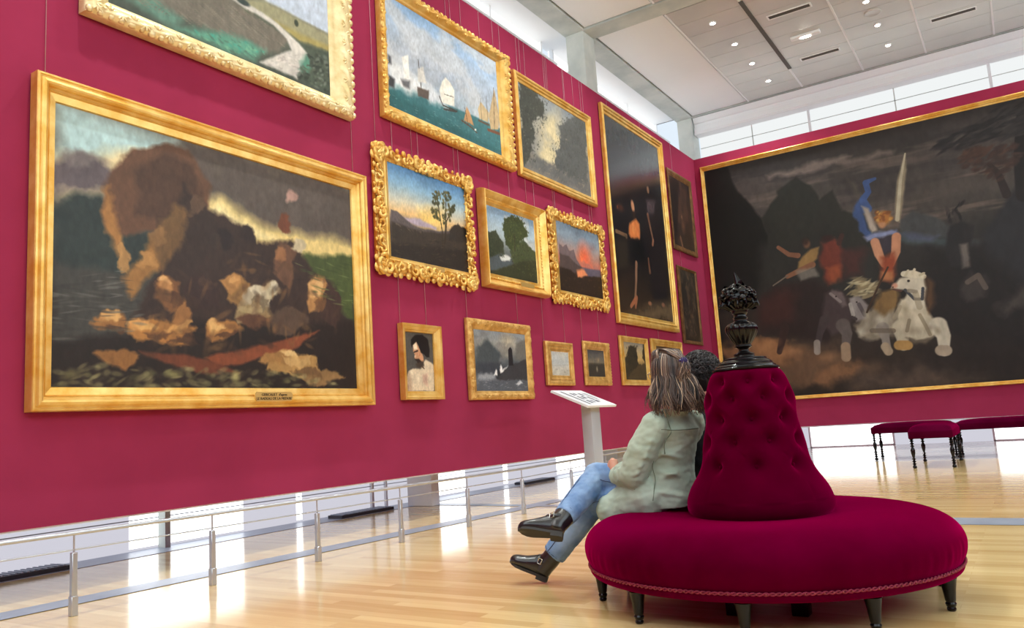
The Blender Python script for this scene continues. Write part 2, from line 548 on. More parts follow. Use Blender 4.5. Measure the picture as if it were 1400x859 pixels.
class Painter:
    def __init__(self, W, H, asp, seed):
        self.W, self.H, self.asp = W, H, asp
        u = np.linspace(0, 1, W)
        v = np.linspace(0, 1, H)
        self.U, self.V = np.meshgrid(u * asp, v)      # isotropic units: height = 1
        n = 7
        self.wx = vnoise(H, W, n * asp, n, seed + 1, 5) - 0.5
        self.wy = vnoise(H, W, n * asp, n, seed + 2, 5) - 0.5
        self.img = np.full((H, W, 3), 60.0, np.float32)
        self.seed = seed
        self.crisp = 1.0

    def blend(self, m, c):
        m = m[..., None]
        self.img = self.img * (1 - m) + np.asarray(c, np.float32) * m

    def window(self, u0, u1, v0, v1, pad):
        i0 = max(0, int((u0 - pad) / self.asp * (self.W - 1)))
        i1 = min(self.W, int((u1 + pad) / self.asp * (self.W - 1)) + 2)
        j0 = max(0, int((v0 - pad) * (self.H - 1)))
        j1 = min(self.H, int((v1 + pad) * (self.H - 1)) + 2)
        return i0, i1, j0, j1

    def polymask(self, pts, soft, warp):
        soft = soft * self.crisp
        P = [(x * self.asp, y) for x, y in pts]
        xs, ys = [p[0] for p in P], [p[1] for p in P]
        i0, i1, j0, j1 = self.window(min(xs), max(xs), min(ys), max(ys), soft * 1.5 + warp * 0.6)
        if i1 <= i0 or j1 <= j0:
            return None
        U = self.U[j0:j1, i0:i1] + self.wx[j0:j1, i0:i1] * warp
        V = self.V[j0:j1, i0:i1] + self.wy[j0:j1, i0:i1] * warp
        ins = np.zeros(U.shape, bool)
        d2 = np.full(U.shape, 9.0)
        n = len(P)
        for k in range(n):
            x1, y1 = P[k]
            x2, y2 = P[(k + 1) % n]
            if y1 != y2:
                c = ((y1 > V) != (y2 > V)) & (U < (x2 - x1) * (V - y1) / (y2 - y1) + x1)
                ins ^= c
            dx, dy = x2 - x1, y2 - y1
            L = dx * dx + dy * dy + 1e-12
            t = np.clip(((U - x1) * dx + (V - y1) * dy) / L, 0, 1)
            d2 = np.minimum(d2, (U - x1 - t * dx) ** 2 + (V - y1 - t * dy) ** 2)
        sd = np.sqrt(d2)
        sd = np.where(ins, sd, -sd)
        return np.clip(sd / max(soft, 1e-4) * 0.5 + 0.5, 0, 1), (slice(j0, j1), slice(i0, i1))

    def sub(self, mk, c, op=1.0):
        if mk is None:
            return
        m, s = mk
        m = (m * op)[..., None]
        self.img[s] = self.img[s] * (1 - m) + np.asarray(c, np.float32) * m

    def grad(self, stops, ang=0):
        """stops along a direction (0 = upwards)"""
        t = self.V * math.cos(ang) + self.U / self.asp * math.sin(ang)
        t = t + self.wy * 0.05
        ps = [s[0] for s in stops]
        for ch in range(3):
            self.img[..., ch] = np.interp(t, ps, [s[1][ch] for s in stops])

    def cloud(self, c, fx, fy, thr, amt, region=None, seed=0, soft=0.12):
        n = vnoise(self.H, self.W, fx, fy, self.seed * 13 + seed + 5, 5)
        m = np.clip((n - thr) / soft, 0, 1) * amt
        if region is not None:
            mk = self.polymask(region, 0.08, 0.05)
            if mk is None:
                return
            z = np.zeros_like(m)
            z[mk[1]] = mk[0]
            m = m * z
        self.blend(m, c)

    def stroke(self, pts, w, c, op=1.0, soft=0.4):
        soft = soft * self.crisp
        P = [(x * self.asp, y) for x, y in pts]
        W_ = w if hasattr(w, '__len__') else [w] * len(P)
        wm = max(W_)
        i0, i1, j0, j1 = self.window(min(p[0] for p in P), max(p[0] for p in P), min(p[1] for p in P), max(p[1] for p in P), wm * 1.6)
        if i1 <= i0 or j1 <= j0:
            return
        U, V = self.U[j0:j1, i0:i1], self.V[j0:j1, i0:i1]
        best = np.full(U.shape, -9.0)
        for k in range(len(P) - 1):
            x1, y1 = P[k]
            dx, dy = P[k + 1][0] - x1, P[k + 1][1] - y1
            t = np.clip(((U - x1) * dx + (V - y1) * dy) / (dx * dx + dy * dy + 1e-12), 0, 1)
            d = np.sqrt((U - x1 - t * dx) ** 2 + (V - y1 - t * dy) ** 2)
            ww = W_[k] + (W_[k + 1] - W_[k]) * t
            best = np.maximum(best, 1 - d / ww)
        self.sub((np.clip(best / soft, 0, 1), (slice(j0, j1), slice(i0, i1))), c, op)

    def dabs(self, region, n, rx, ry, ang, cols, seed=0, op=0.8, jit=0.6):
        rng = random.Random(seed + self.seed)
        xs, ys = [p[0] for p in region], [p[1] for p in region]
        k = 0
        tries = 0
        while k < n and tries < n * 12:
            tries += 1
            x, y = rng.uniform(min(xs), max(xs)), rng.uniform(min(ys), max(ys))
            ins = False
            for q in range(len(region)):
                x1, y1 = region[q]
                x2, y2 = region[(q + 1) % len(region)]
                if (y1 > y) != (y2 > y) and x < (x2 - x1) * (y - y1) / (y2 - y1) + x1:
                    ins = not ins
            if not ins:
                continue
            k += 1
            self.ell(x, y, rx * rng.uniform(.5, 1.4), ry * rng.uniform(.5, 1.4), ang + rng.uniform(-jit, jit), rng.choice(cols), op, 0.6)

    def ell(self, cx, cy, rx, ry, ang, c, op=1.0, soft=0.4):
        cx = cx * self.asp
        R = max(rx, ry)
        i0, i1, j0, j1 = self.window(cx - R, cx + R, cy - R, cy + R, 0)
        if i1 <= i0 or j1 <= j0:
            return
        U, V = self.U[j0:j1, i0:i1] - cx, self.V[j0:j1, i0:i1] - cy
        ca, sa = math.cos(ang), math.sin(ang)
        d = np.sqrt(((U * ca + V * sa) / rx) ** 2 + ((-U * sa + V * ca) / ry) ** 2)
        self.sub((np.clip((1 - d) / soft, 0, 1), (slice(j0, j1), slice(i0, i1))), c, op)


def render_painting(key):
    spec = PAINTINGS[key]
    W, H, asp = spec['size']
    p = Painter(W, H, asp, spec.get('seed', 3))
    p.crisp = spec.get('crisp', 1.0)
    p.wx += .35 * (vnoise(H, W, 30 * asp, 30, 91, 3) - .5)
    p.wy += .35 * (vnoise(H, W, 30 * asp, 30, 92, 3) - .5)
    for op in spec['ops']:
        k = op[0]
        if k == 'g':
            p.grad(*op[1:])
        elif k == 'p':
            _, c, soft, warp, pts = op[:5]
            p.sub(p.polymask(pts, soft, warp), c, op[5] if len(op) > 5 else 1.0)
        elif k == 's':
            p.stroke(op[1], op[2], op[3], *op[4:])
        elif k == 'e':
            p.ell(*op[1:])
        elif k == 'c':
            p.cloud(*op[1:])
        elif k == 'd':
            p.dabs(*op[1:])
    n = vnoise(H, W, 60 * asp, 34, 77, 3) - 0.5
    n2 = vnoise(H, W, 8 * asp, 9, 78, 4) - 0.5
    img = p.img * (1 + 0.22 * n[..., None] + 0.18 * n2[..., None])
    return (srgb2lin(img) * spec.get('gain', 1.0)).astype(np.float32), W, H
# colours and strokes of each painting, in canvas coordinates (0..1 across, 0..1 upwards)
PAINTINGS['A'] = dict(size=(300, 200, 1.244), seed=11, gain=1.0, crisp=0.7, ops=[
    ('g', [(0, (70, 78, 70)), (0.35, (108, 108, 96)), (0.62, (140, 136, 120)), (0.66, (176, 190, 206)), (1, (196, 206, 216))]),
    ('p', (112, 106, 96), 0.02, 0.03, [(-0.193, 0.041), (0.442, 0.3), (0.654, 0.253), (0.778, 0.213), (0.721, 0.12), (0.633, 0.078), (0.439, 0.081), (0.222, 0.078), (0.03, 0.052)]),
    ('p', (188, 198, 214), 0.01, 0.01, [(-0.1, 1.1), (-0.1, 0.7), (0.3, 0.66), (0.656, 0.366), (0.81, 0.363), (1.008, 0.366), (1.1, 0.3), (1.1, 1.1)]),
    ('p', (150, 146, 116), 0.02, 0.02, [(0.505, 0.309), (0.656, 0.366), (0.81, 0.363), (1.008, 0.361), (1.005, 0.274), (0.827, 0.266), (0.689, 0.272), (0.569, 0.263)]),
    ('p', (160, 146, 90), 0.02, 0.02, [(0.69, 0.281), (0.856, 0.285), (1.006, 0.295), (1.004, 0.254), (0.826, 0.236)]),
    ('p', (74, 84, 72), 0.02, 0.03, [(0.537, 0.282), (0.689, 0.253), (0.826, 0.241), (1.004, 0.254), (0.996, 0.012), (0.81, 0.03), (0.872, 0.191), (0.742, 0.233), (0.603, 0.254)]),
    ('p', (92, 148, 128), 0.03, 0.05, [(0.249, 0.019), (0.334, 0.062), (0.454, 0.098), (0.566, 0.1), (0.651, 0.096), (0.598, 0.026), (0.484, 0.017), (0.363, 0.026)]),
    ('p', (96, 130, 116), 0.03, 0.05, [(0.067, 0.042), (0.175, 0.117), (0.27, 0.079), (0.242, 0.015), (0.143, 0.02)]),
    ('p', (204, 198, 190), 0.01, 0.02, [(0.623, 0.024), (0.721, 0.111), (0.786, 0.16), (0.76, 0.214), (0.689, 0.253), (0.586, 0.272), (0.473, 0.291), (0.513, 0.323), (0.62, 0.295), (0.725, 0.271), (0.825, 0.227), (0.872, 0.191), (0.85, 0.104), (0.81, 0.02)]),
    ('p', (88, 140, 120), 0.02, 0.05, [(0.821, 0.072), (0.872, 0.182), (0.89, 0.142), (0.869, 0.074)]),
    ('d', [(0.249, 0.019), (0.567, 0.109), (0.65, 0.087), (0.565, 0.011), (0.363, 0.018)], 60, 0.02, 0.006, -0.3, [(70, 150, 132), (110, 160, 132), (80, 110, 96)], 1),
    ('d', [(0.81, 0.03), (0.892, 0.201), (1.004, 0.244), (0.996, 0.012)], 90, 0.02, 0.012, 0.4, [(64, 70, 62), (110, 118, 108), (84, 92, 78), (50, 56, 50)], 2),
    ('d', [(-0.029, 0.064), (0.603, 0.282), (0.741, 0.176), (0.439, 0.081), (0.156, 0.058)], 150, 0.04, 0.004, -0.35, [(126, 118, 106), (98, 96, 86), (134, 128, 112), (116, 104, 96)], 3, 0.6, 0.1),
    ('e', 0.817, 0.33, 0.018, 0.024, 0, (60, 66, 54)),
    ('e', 0.545, 0.3, 0.05, 0.02, 0, (58, 68, 66)),
    ('d', [(0.649, 0.022), (0.786, 0.151), (0.852, 0.163), (0.801, 0.035)], 40, 0.02, 0.006, 0.2, [(222, 214, 206), (180, 172, 166), (196, 188, 184)], 4),
])
PAINTINGS['B'] = dict(size=(260, 150, 1.689), seed=12, gain=1.0, crisp=0.7, ops=[
    ('g', [(0, (60, 108, 112)), (0.2, (74, 128, 132)), (0.3, (170, 186, 198)), (0.5, (178, 188, 202)), (0.75, (178, 196, 218)), (1, (140, 176, 216))]),
    ('c', (206, 208, 212), 3, 3, 0.48, 0.7, [(-0.1, -0.1), (1.1, -0.1), (1.1, 1.1), (-0.1, 1.1)], 1),
    ('c', (160, 172, 190), 4, 3, 0.55, 0.5, [(0, 0.3), (0.6, 0.3), (0.6, 0.7), (0, 0.7)], 2),
    ('p', (66, 118, 124), 0.012, 0.01, [(0.006, 0.149), (0.154, 0.216), (0.436, 0.258), (0.752, 0.286), (1.025, 0.286), (1.007, 0.02), (0.004, -0.0)]),
    ('p', (44, 92, 96), 0.05, 0.02, [(-0.1, -0.1), (1.1, -0.1), (1.1, 0.03), (0.4, 0.1), (-0.1, 0.16)], 0.8),
    ('p', (226, 228, 230), 0.06, 0.08, [(0.018, 0.389), (0.147, 0.383), (0.343, 0.341), (0.469, 0.249), (0.339, 0.25), (0.125, 0.199), (0.011, 0.185)]),
    ('p', (210, 214, 220), 0.05, 0.08, [(0.282, 0.376), (0.439, 0.305), (0.485, 0.239), (0.321, 0.205)]),
    ('p', (236, 234, 228), 0.01, 0.02, [(0.115, 0.5), (0.169, 0.551), (0.166, 0.326), (0.129, 0.304)]),
    ('p', (104, 104, 108), 0.02, 0.02, [(0.099, 0.286), (0.173, 0.313), (0.167, 0.241), (0.119, 0.238)]),
    ('s', [(0.247, 0.557), (0.263, 0.295)], 0.007, (90, 86, 84)),
    ('p', (214, 210, 204), 0.012, 0.02, [(0.237, 0.472), (0.289, 0.521), (0.305, 0.372), (0.235, 0.349)]),
    ('p', (96, 84, 78), 0.012, 0.02, [(0.225, 0.291), (0.326, 0.313), (0.319, 0.221), (0.229, 0.206)]),
    ('p', (60, 60, 64), 0.02, 0.02, [(0.003, 0.271), (0.053, 0.259), (0.043, 0.17), (-0.001, 0.178)]),
    ('p', (74, 74, 80), 0.02, 0.02, [(0.012, 0.452), (0.029, 0.445), (0.032, 0.38), (0.01, 0.375)]),
    ('p', (238, 234, 222), 0.008, 0.01, [(0.447, 0.472), (0.48, 0.528), (0.524, 0.499), (0.555, 0.443), (0.548, 0.282), (0.436, 0.258), (0.417, 0.365)]),
    ('s', [(0.414, 0.309), (0.443, 0.235), (0.571, 0.248)], 0.008, (70, 66, 60)),
    ('s', [(0.45, 0.203), (0.562, 0.24)], 0.012, (74, 70, 66)),
    ('s', [(0.461, 0.353), (0.543, 0.371)], 0.005, (120, 116, 106)),
    ('p', (196, 150, 104), 0.008, 0.01, [(0.664, 0.344), (0.694, 0.294), (0.727, 0.179), (0.629, 0.185)]),
    ('s', [(0.645, 0.325), (0.672, 0.16)], 0.005, (84, 64, 50)),
    ('s', [(0.61, 0.176), (0.707, 0.15), (0.752, 0.124)], 0.01, (92, 70, 56)),
    ('e', 0.74, 0.147, 0.02, 0.012, 0.3, (226, 226, 220)),
    ('p', (196, 170, 130), 0.008, 0.015, [(0.963, 0.693), (0.982, 0.564), (1.003, 0.415), (0.983, 0.266), (0.901, 0.226), (0.885, 0.355), (0.93, 0.536)]),
    ('p', (204, 180, 140), 0.008, 0.015, [(0.81, 0.47), (0.837, 0.446), (0.892, 0.397), (0.876, 0.291), (0.789, 0.286), (0.776, 0.375)]),
    ('s', [(0.959, 0.701), (0.94, 0.225)], 0.005, (90, 72, 54)),
    ('s', [(0.812, 0.501), (0.812, 0.278)], 0.004, (100, 84, 64)),
    ('s', [(0.873, 0.564), (0.876, 0.291)], 0.004, (100, 84, 64)),
    ('s', [(0.779, 0.261), (0.884, 0.266)], 0.012, (96, 76, 60)),
    ('s', [(0.871, 0.211), (0.992, 0.227)], 0.018, (120, 78, 58)),
    ('d', [(0.022, 0.108), (0.434, 0.212), (0.999, 0.214), (0.988, 0.051), (0.018, 0.016)], 90, 0.03, 0.004, -0.05, [(84, 140, 142), (50, 100, 106), (120, 160, 160)], 5, 0.6, 0.1),
])
PAINTINGS['C'] = dict(size=(170, 120, 1.634), seed=13, gain=1.0, crisp=0.7, ops=[
    ('g', [(0, (104, 104, 104)), (0.35, (126, 122, 114)), (0.6, (170, 160, 136)), (1, (132, 142, 152))]),
    ('p', (212, 196, 156), 0.12, 0.06, [(0.254, 0.569), (0.572, 0.953), (0.644, 0.519), (0.443, 0.115), (0.189, 0.145)]),
    ('c', (150, 150, 146), 4, 3, 0.5, 0.5, [(-0.1, -0.1), (1.1, -0.1), (1.1, 1.1), (-0.1, 1.1)], 1),
    ('p', (132, 126, 116), 0.06, 0.06, [(0.024, 0.246), (0.443, 0.115), (1.002, 0.189), (0.994, -0.008), (-0.007, -0.037)]),
    ('p', (66, 68, 62), 0.03, 0.3, [(0.028, 1.04), (0.193, 1.044), (0.29, 1.008), (0.337, 0.834), (0.209, 0.636), (0.153, 0.303), (0.058, 0.074), (-0.041, -0.0)]),
    ('p', (88, 90, 88), 0.04, 0.3, [(0.533, 0.516), (0.641, 0.846), (0.873, 1.087), (1.037, 1.01), (0.987, 0.28), (0.895, 0.101), (0.608, 0.134), (0.418, 0.195)]),
    ('p', (104, 104, 102), 0.05, 0.08, [(-0.003, 0.015), (0.193, 0.19), (0.418, 0.195), (0.608, 0.134), (1.013, 0.173), (0.996, 0.012)]),
    ('d', [(0.028, 1.04), (0.443, 1.09), (0.369, 0.713), (0.178, 0.123), (-0.04, 0.017)], 260, 0.02, 0.012, 0.5, [(52, 54, 48), (74, 76, 68), (90, 92, 84)], 2),
    ('d', [(0.38, 0.358), (0.598, 0.873), (0.88, 1.159), (1.08, 1.061), (0.977, 0.179), (0.423, 0.134)], 260, 0.02, 0.012, 0.5, [(78, 80, 76), (100, 102, 98), (92, 92, 84), (70, 72, 68)], 3),
    ('d', [(0.189, 0.145), (0.449, 0.18), (0.977, 0.179), (0.962, 0.039), (0.033, -0.004)], 80, 0.05, 0.012, 0.3, [(134, 126, 112), (96, 96, 96), (116, 112, 106)], 4),
])
PAINTINGS['D'] = dict(size=(640, 440, 1.45), seed=14, gain=0.95, crisp=0.45, ops=[
    ('g', [(0, (46, 38, 32)), (0.3, (54, 46, 40)), (0.5, (60, 62, 58)), (0.75, (96, 90, 80)), (1, (122, 120, 112))]),
    ('p', (184, 214, 216), 0.1, 0.05, [(0.0, 1.024), (0.32, 0.998), (0.233, 0.884), (0.096, 0.805), (0.003, 0.798)]),
    ('p', (240, 222, 172), 0.08, 0.06, [(0.003, 0.798), (0.133, 0.874), (0.244, 0.917), (0.192, 0.768), (0.078, 0.663), (0.004, 0.674)]),
    ('p', (92, 82, 76), 0.05, 0.09, [(0.354, 1.006), (1.036, 1.027), (1.025, 0.738), (0.791, 0.736), (0.616, 0.741), (0.485, 0.827), (0.4, 0.837)]),
    ('c', (120, 108, 88), 4, 3, 0.5, 0.6, [(0.354, 1.006), (1.036, 1.027), (1.025, 0.738), (0.616, 0.741)], 3),
    ('p', (226, 200, 132), 0.07, 0.06, [(0.383, 0.724), (0.46, 0.809), (0.588, 0.734), (0.791, 0.725), (1.024, 0.719), (1.02, 0.606), (0.727, 0.6), (0.533, 0.597)]),
    ('p', (250, 232, 172), 0.06, 0.05, [(0.423, 0.72), (0.46, 0.777), (0.561, 0.71), (0.671, 0.672), (0.534, 0.639)]),
    ('p', (98, 88, 92), 0.05, 0.08, [(0.003, 0.771), (0.041, 0.852), (0.095, 0.86), (0.162, 0.801), (0.168, 0.76), (0.078, 0.698), (0.004, 0.667)]),
    ('p', (120, 110, 110), 0.03, 0.06, [(0.027, 0.807), (0.062, 0.855), (0.099, 0.842), (0.092, 0.803), (0.041, 0.782)]),
    ('p', (48, 56, 54), 0.03, 0.06, [(0.001, 0.601), (0.06, 0.692), (0.115, 0.709), (0.153, 0.616), (0.296, 0.567), (0.457, 0.543), (0.339, 0.371), (0.007, 0.358)]),
    ('p', (72, 84, 46), 0.03, 0.05, [(0.713, 0.614), (0.851, 0.626), (1.015, 0.654), (1.006, 0.328), (0.893, 0.386), (0.784, 0.44)]),
    ('p', (66, 64, 60), 0.03, 0.04, [(0.002, 0.421), (0.154, 0.424), (0.362, 0.404), (0.361, 0.171), (0.003, 0.145)]),
    ('p', (102, 72, 54), 0.025, 0.05, [(0.115, 0.633), (0.133, 0.776), (0.202, 0.91), (0.287, 0.973), (0.37, 0.966), (0.436, 0.849), (0.423, 0.72), (0.319, 0.631), (0.193, 0.576), (0.134, 0.562)]),
    ('p', (78, 56, 44), 0.03, 0.06, [(0.202, 0.829), (0.298, 0.938), (0.389, 0.895), (0.411, 0.747), (0.297, 0.655), (0.213, 0.66)]),
    ('p', (164, 116, 66), 0.03, 0.07, [(0.131, 0.561), (0.115, 0.633), (0.137, 0.75), (0.157, 0.645), (0.177, 0.539), (0.154, 0.492)]),
    ('p', (58, 44, 38), 0.03, 0.08, [(0.286, 0.652), (0.353, 0.806), (0.423, 0.735), (0.535, 0.703), (0.587, 0.635), (0.729, 0.686), (0.817, 0.549), (0.928, 0.462), (0.978, 0.217), (0.452, 0.089), (0.213, 0.079), (0.193, 0.267), (0.264, 0.417)]),
    ('p', (150, 108, 62), 0.03, 0.07, [(0.169, 0.4), (0.264, 0.588), (0.307, 0.57), (0.285, 0.478), (0.233, 0.397), (0.193, 0.335)]),
    ('p', (112, 84, 54), 0.03, 0.08, [(0.264, 0.559), (0.319, 0.735), (0.369, 0.704), (0.34, 0.548), (0.285, 0.449)]),
    ('p', (40, 32, 28), 0.04, 0.06, [(0.003, 0.145), (0.339, 0.256), (1.006, 0.328), (0.998, 0.0), (0.003, -0.0)]),
    ('p', (128, 70, 46), 0.015, 0.03, [(0.406, 0.116), (0.719, 0.224), (0.841, 0.268), (0.717, 0.165), (0.452, 0.074)]),
    ('p', (104, 58, 40), 0.015, 0.03, [(0.213, 0.133), (0.36, 0.128), (0.526, 0.061), (0.428, 0.047), (0.274, 0.098)]),
    ('p', (150, 104, 60), 0.015, 0.06, [(0.181, 0.249), (0.178, 0.219), (0.145, 0.209), (0.119, 0.208), (0.093, 0.222), (0.11, 0.259), (0.119, 0.277), (0.149, 0.282), (0.164, 0.278)]),
    ('p', (186, 138, 84), 0.015, 0.06, [(0.151, 0.262), (0.143, 0.248), (0.131, 0.24), (0.117, 0.236), (0.111, 0.248), (0.115, 0.266), (0.117, 0.275), (0.132, 0.282), (0.139, 0.279)]),
    ('p', (176, 122, 66), 0.015, 0.06, [(0.331, 0.232), (0.286, 0.205), (0.255, 0.183), (0.201, 0.177), (0.192, 0.204), (0.181, 0.229), (0.202, 0.251), (0.254, 0.271), (0.298, 0.26)]),
    ('p', (206, 152, 90), 0.015, 0.06, [(0.242, 0.245), (0.229, 0.23), (0.219, 0.217), (0.198, 0.219), (0.193, 0.234), (0.182, 0.245), (0.199, 0.261), (0.217, 0.268), (0.239, 0.259)]),
    ('p', (166, 114, 62), 0.015, 0.06, [(0.37, 0.207), (0.365, 0.177), (0.33, 0.157), (0.29, 0.168), (0.259, 0.186), (0.244, 0.209), (0.291, 0.241), (0.329, 0.245), (0.38, 0.229)]),
    ('p', (120, 82, 52), 0.015, 0.06, [(0.33, 0.37), (0.335, 0.313), (0.307, 0.292), (0.285, 0.312), (0.258, 0.336), (0.263, 0.39), (0.286, 0.437), (0.309, 0.431), (0.332, 0.41)]),
    ('p', (182, 130, 80), 0.015, 0.06, [(0.31, 0.396), (0.31, 0.367), (0.294, 0.36), (0.282, 0.362), (0.269, 0.374), (0.277, 0.407), (0.283, 0.424), (0.296, 0.425), (0.304, 0.42)]),
    ('p', (150, 104, 62), 0.015, 0.06, [(0.37, 0.288), (0.361, 0.247), (0.342, 0.229), (0.323, 0.221), (0.312, 0.254), (0.32, 0.307), (0.324, 0.331), (0.345, 0.347), (0.355, 0.338)]),
    ('p', (158, 110, 62), 0.015, 0.06, [(0.547, 0.241), (0.507, 0.212), (0.475, 0.188), (0.426, 0.181), (0.417, 0.211), (0.413, 0.242), (0.428, 0.265), (0.477, 0.287), (0.512, 0.274)]),
    ('p', (204, 154, 92), 0.015, 0.06, [(0.474, 0.252), (0.46, 0.237), (0.449, 0.222), (0.43, 0.224), (0.426, 0.24), (0.416, 0.253), (0.431, 0.269), (0.448, 0.278), (0.468, 0.267)]),
    ('p', (142, 98, 56), 0.015, 0.06, [(0.208, 0.1), (0.199, 0.078), (0.175, 0.061), (0.143, 0.071), (0.124, 0.088), (0.108, 0.106), (0.144, 0.13), (0.173, 0.134), (0.213, 0.118)]),
    ('p', (58, 42, 38), 0.015, 0.06, [(0.451, 0.389), (0.457, 0.329), (0.418, 0.302), (0.386, 0.324), (0.349, 0.351), (0.35, 0.403), (0.388, 0.458), (0.42, 0.455), (0.458, 0.43)]),
    ('p', (150, 112, 66), 0.015, 0.06, [(0.567, 0.406), (0.57, 0.347), (0.536, 0.331), (0.512, 0.341), (0.483, 0.365), (0.498, 0.43), (0.514, 0.469), (0.541, 0.467), (0.56, 0.454)]),
    ('p', (168, 154, 130), 0.015, 0.06, [(0.642, 0.392), (0.63, 0.343), (0.593, 0.325), (0.56, 0.316), (0.537, 0.347), (0.555, 0.408), (0.563, 0.436), (0.599, 0.451), (0.617, 0.443)]),
    ('p', (140, 118, 84), 0.015, 0.06, [(0.649, 0.322), (0.612, 0.29), (0.577, 0.268), (0.528, 0.257), (0.515, 0.287), (0.519, 0.321), (0.531, 0.343), (0.58, 0.365), (0.611, 0.356)]),
    ('p', (190, 176, 146), 0.015, 0.06, [(0.679, 0.43), (0.66, 0.402), (0.648, 0.376), (0.624, 0.375), (0.621, 0.407), (0.612, 0.433), (0.627, 0.461), (0.649, 0.479), (0.67, 0.461)]),
    ('p', (176, 128, 76), 0.015, 0.06, [(0.534, 0.445), (0.523, 0.413), (0.507, 0.386), (0.484, 0.395), (0.473, 0.422), (0.46, 0.447), (0.485, 0.484), (0.507, 0.494), (0.536, 0.473)]),
    ('p', (104, 74, 56), 0.015, 0.06, [(0.733, 0.567), (0.734, 0.49), (0.704, 0.451), (0.678, 0.482), (0.65, 0.523), (0.647, 0.588), (0.682, 0.662), (0.709, 0.66), (0.741, 0.621)]),
    ('p', (150, 104, 70), 0.015, 0.06, [(0.702, 0.612), (0.705, 0.582), (0.684, 0.571), (0.67, 0.577), (0.651, 0.587), (0.658, 0.619), (0.671, 0.642), (0.687, 0.641), (0.7, 0.634)]),
    ('p', (196, 180, 148), 0.015, 0.06, [(0.803, 0.669), (0.798, 0.64), (0.769, 0.628), (0.745, 0.622), (0.724, 0.634), (0.739, 0.67), (0.747, 0.687), (0.774, 0.696), (0.787, 0.693)]),
    ('p', (170, 124, 76), 0.015, 0.06, [(0.89, 0.456), (0.865, 0.403), (0.835, 0.371), (0.799, 0.356), (0.787, 0.405), (0.796, 0.471), (0.804, 0.506), (0.841, 0.537), (0.862, 0.521)]),
    ('p', (206, 160, 104), 0.015, 0.06, [(0.846, 0.484), (0.83, 0.456), (0.818, 0.43), (0.799, 0.427), (0.797, 0.46), (0.792, 0.489), (0.802, 0.516), (0.821, 0.536), (0.837, 0.518)]),
    ('p', (84, 66, 54), 0.015, 0.06, [(0.795, 0.305), (0.758, 0.267), (0.722, 0.235), (0.662, 0.241), (0.642, 0.274), (0.61, 0.3), (0.665, 0.341), (0.72, 0.359), (0.791, 0.337)]),
    ('p', (64, 46, 40), 0.015, 0.06, [(0.935, 0.391), (0.931, 0.328), (0.901, 0.29), (0.87, 0.317), (0.844, 0.357), (0.835, 0.408), (0.875, 0.472), (0.905, 0.474), (0.945, 0.437)]),
    ('p', (176, 136, 82), 0.015, 0.06, [(0.83, 0.104), (0.845, 0.052), (0.762, 0.037), (0.703, 0.054), (0.628, 0.076), (0.648, 0.123), (0.706, 0.162), (0.771, 0.157), (0.832, 0.14)]),
    ('p', (204, 164, 104), 0.015, 0.06, [(0.742, 0.146), (0.74, 0.124), (0.707, 0.118), (0.682, 0.119), (0.656, 0.129), (0.673, 0.156), (0.684, 0.169), (0.712, 0.171), (0.728, 0.167)]),
    ('p', (160, 118, 70), 0.015, 0.06, [(0.734, 0.126), (0.709, 0.107), (0.667, 0.097), (0.622, 0.092), (0.6, 0.107), (0.616, 0.131), (0.624, 0.143), (0.672, 0.153), (0.697, 0.149)]),
    ('p', (140, 108, 70), 0.015, 0.06, [(0.956, 0.056), (0.894, 0.037), (0.849, 0.02), (0.776, 0.018), (0.764, 0.04), (0.754, 0.061), (0.78, 0.077), (0.85, 0.091), (0.907, 0.081)]),
    ('p', (92, 62, 46), 0.015, 0.06, [(0.645, 0.289), (0.615, 0.268), (0.592, 0.25), (0.549, 0.251), (0.54, 0.269), (0.518, 0.283), (0.551, 0.304), (0.59, 0.316), (0.636, 0.306)]),
    ('p', (44, 34, 32), 0.015, 0.06, [(0.508, 0.617), (0.504, 0.589), (0.489, 0.568), (0.47, 0.577), (0.457, 0.595), (0.448, 0.615), (0.471, 0.647), (0.488, 0.653), (0.512, 0.638)]),
    ('p', (52, 40, 36), 0.015, 0.06, [(0.581, 0.66), (0.584, 0.63), (0.565, 0.616), (0.55, 0.625), (0.532, 0.636), (0.534, 0.664), (0.551, 0.692), (0.567, 0.691), (0.583, 0.681)]),
    ('p', (112, 66, 46), 0.015, 0.06, [(0.732, 0.772), (0.732, 0.731), (0.71, 0.718), (0.694, 0.721), (0.676, 0.736), (0.687, 0.785), (0.697, 0.812), (0.715, 0.814), (0.726, 0.806)]),
    ('p', (176, 140, 128), 0.015, 0.06, [(0.765, 0.904), (0.757, 0.885), (0.737, 0.873), (0.718, 0.865), (0.706, 0.875), (0.715, 0.899), (0.719, 0.91), (0.74, 0.921), (0.751, 0.92)]),
    ('p', (216, 170, 108), 0.012, 0.1, [(0.158, 0.268), (0.156, 0.258), (0.139, 0.25), (0.124, 0.25), (0.111, 0.257), (0.118, 0.269), (0.124, 0.278), (0.14, 0.282), (0.15, 0.277)], 0.85),
    ('p', (84, 58, 40), 0.012, 0.1, [(0.182, 0.223), (0.171, 0.211), (0.155, 0.204), (0.135, 0.204), (0.126, 0.212), (0.131, 0.223), (0.136, 0.232), (0.156, 0.236), (0.168, 0.231)], 0.85),
    ('p', (214, 166, 100), 0.012, 0.1, [(0.272, 0.243), (0.254, 0.232), (0.238, 0.226), (0.214, 0.225), (0.208, 0.231), (0.203, 0.24), (0.214, 0.249), (0.238, 0.253), (0.258, 0.25)], 0.85),
    ('p', (92, 62, 42), 0.012, 0.1, [(0.312, 0.207), (0.292, 0.196), (0.273, 0.19), (0.24, 0.189), (0.229, 0.195), (0.215, 0.203), (0.241, 0.213), (0.271, 0.217), (0.306, 0.216)], 0.85),
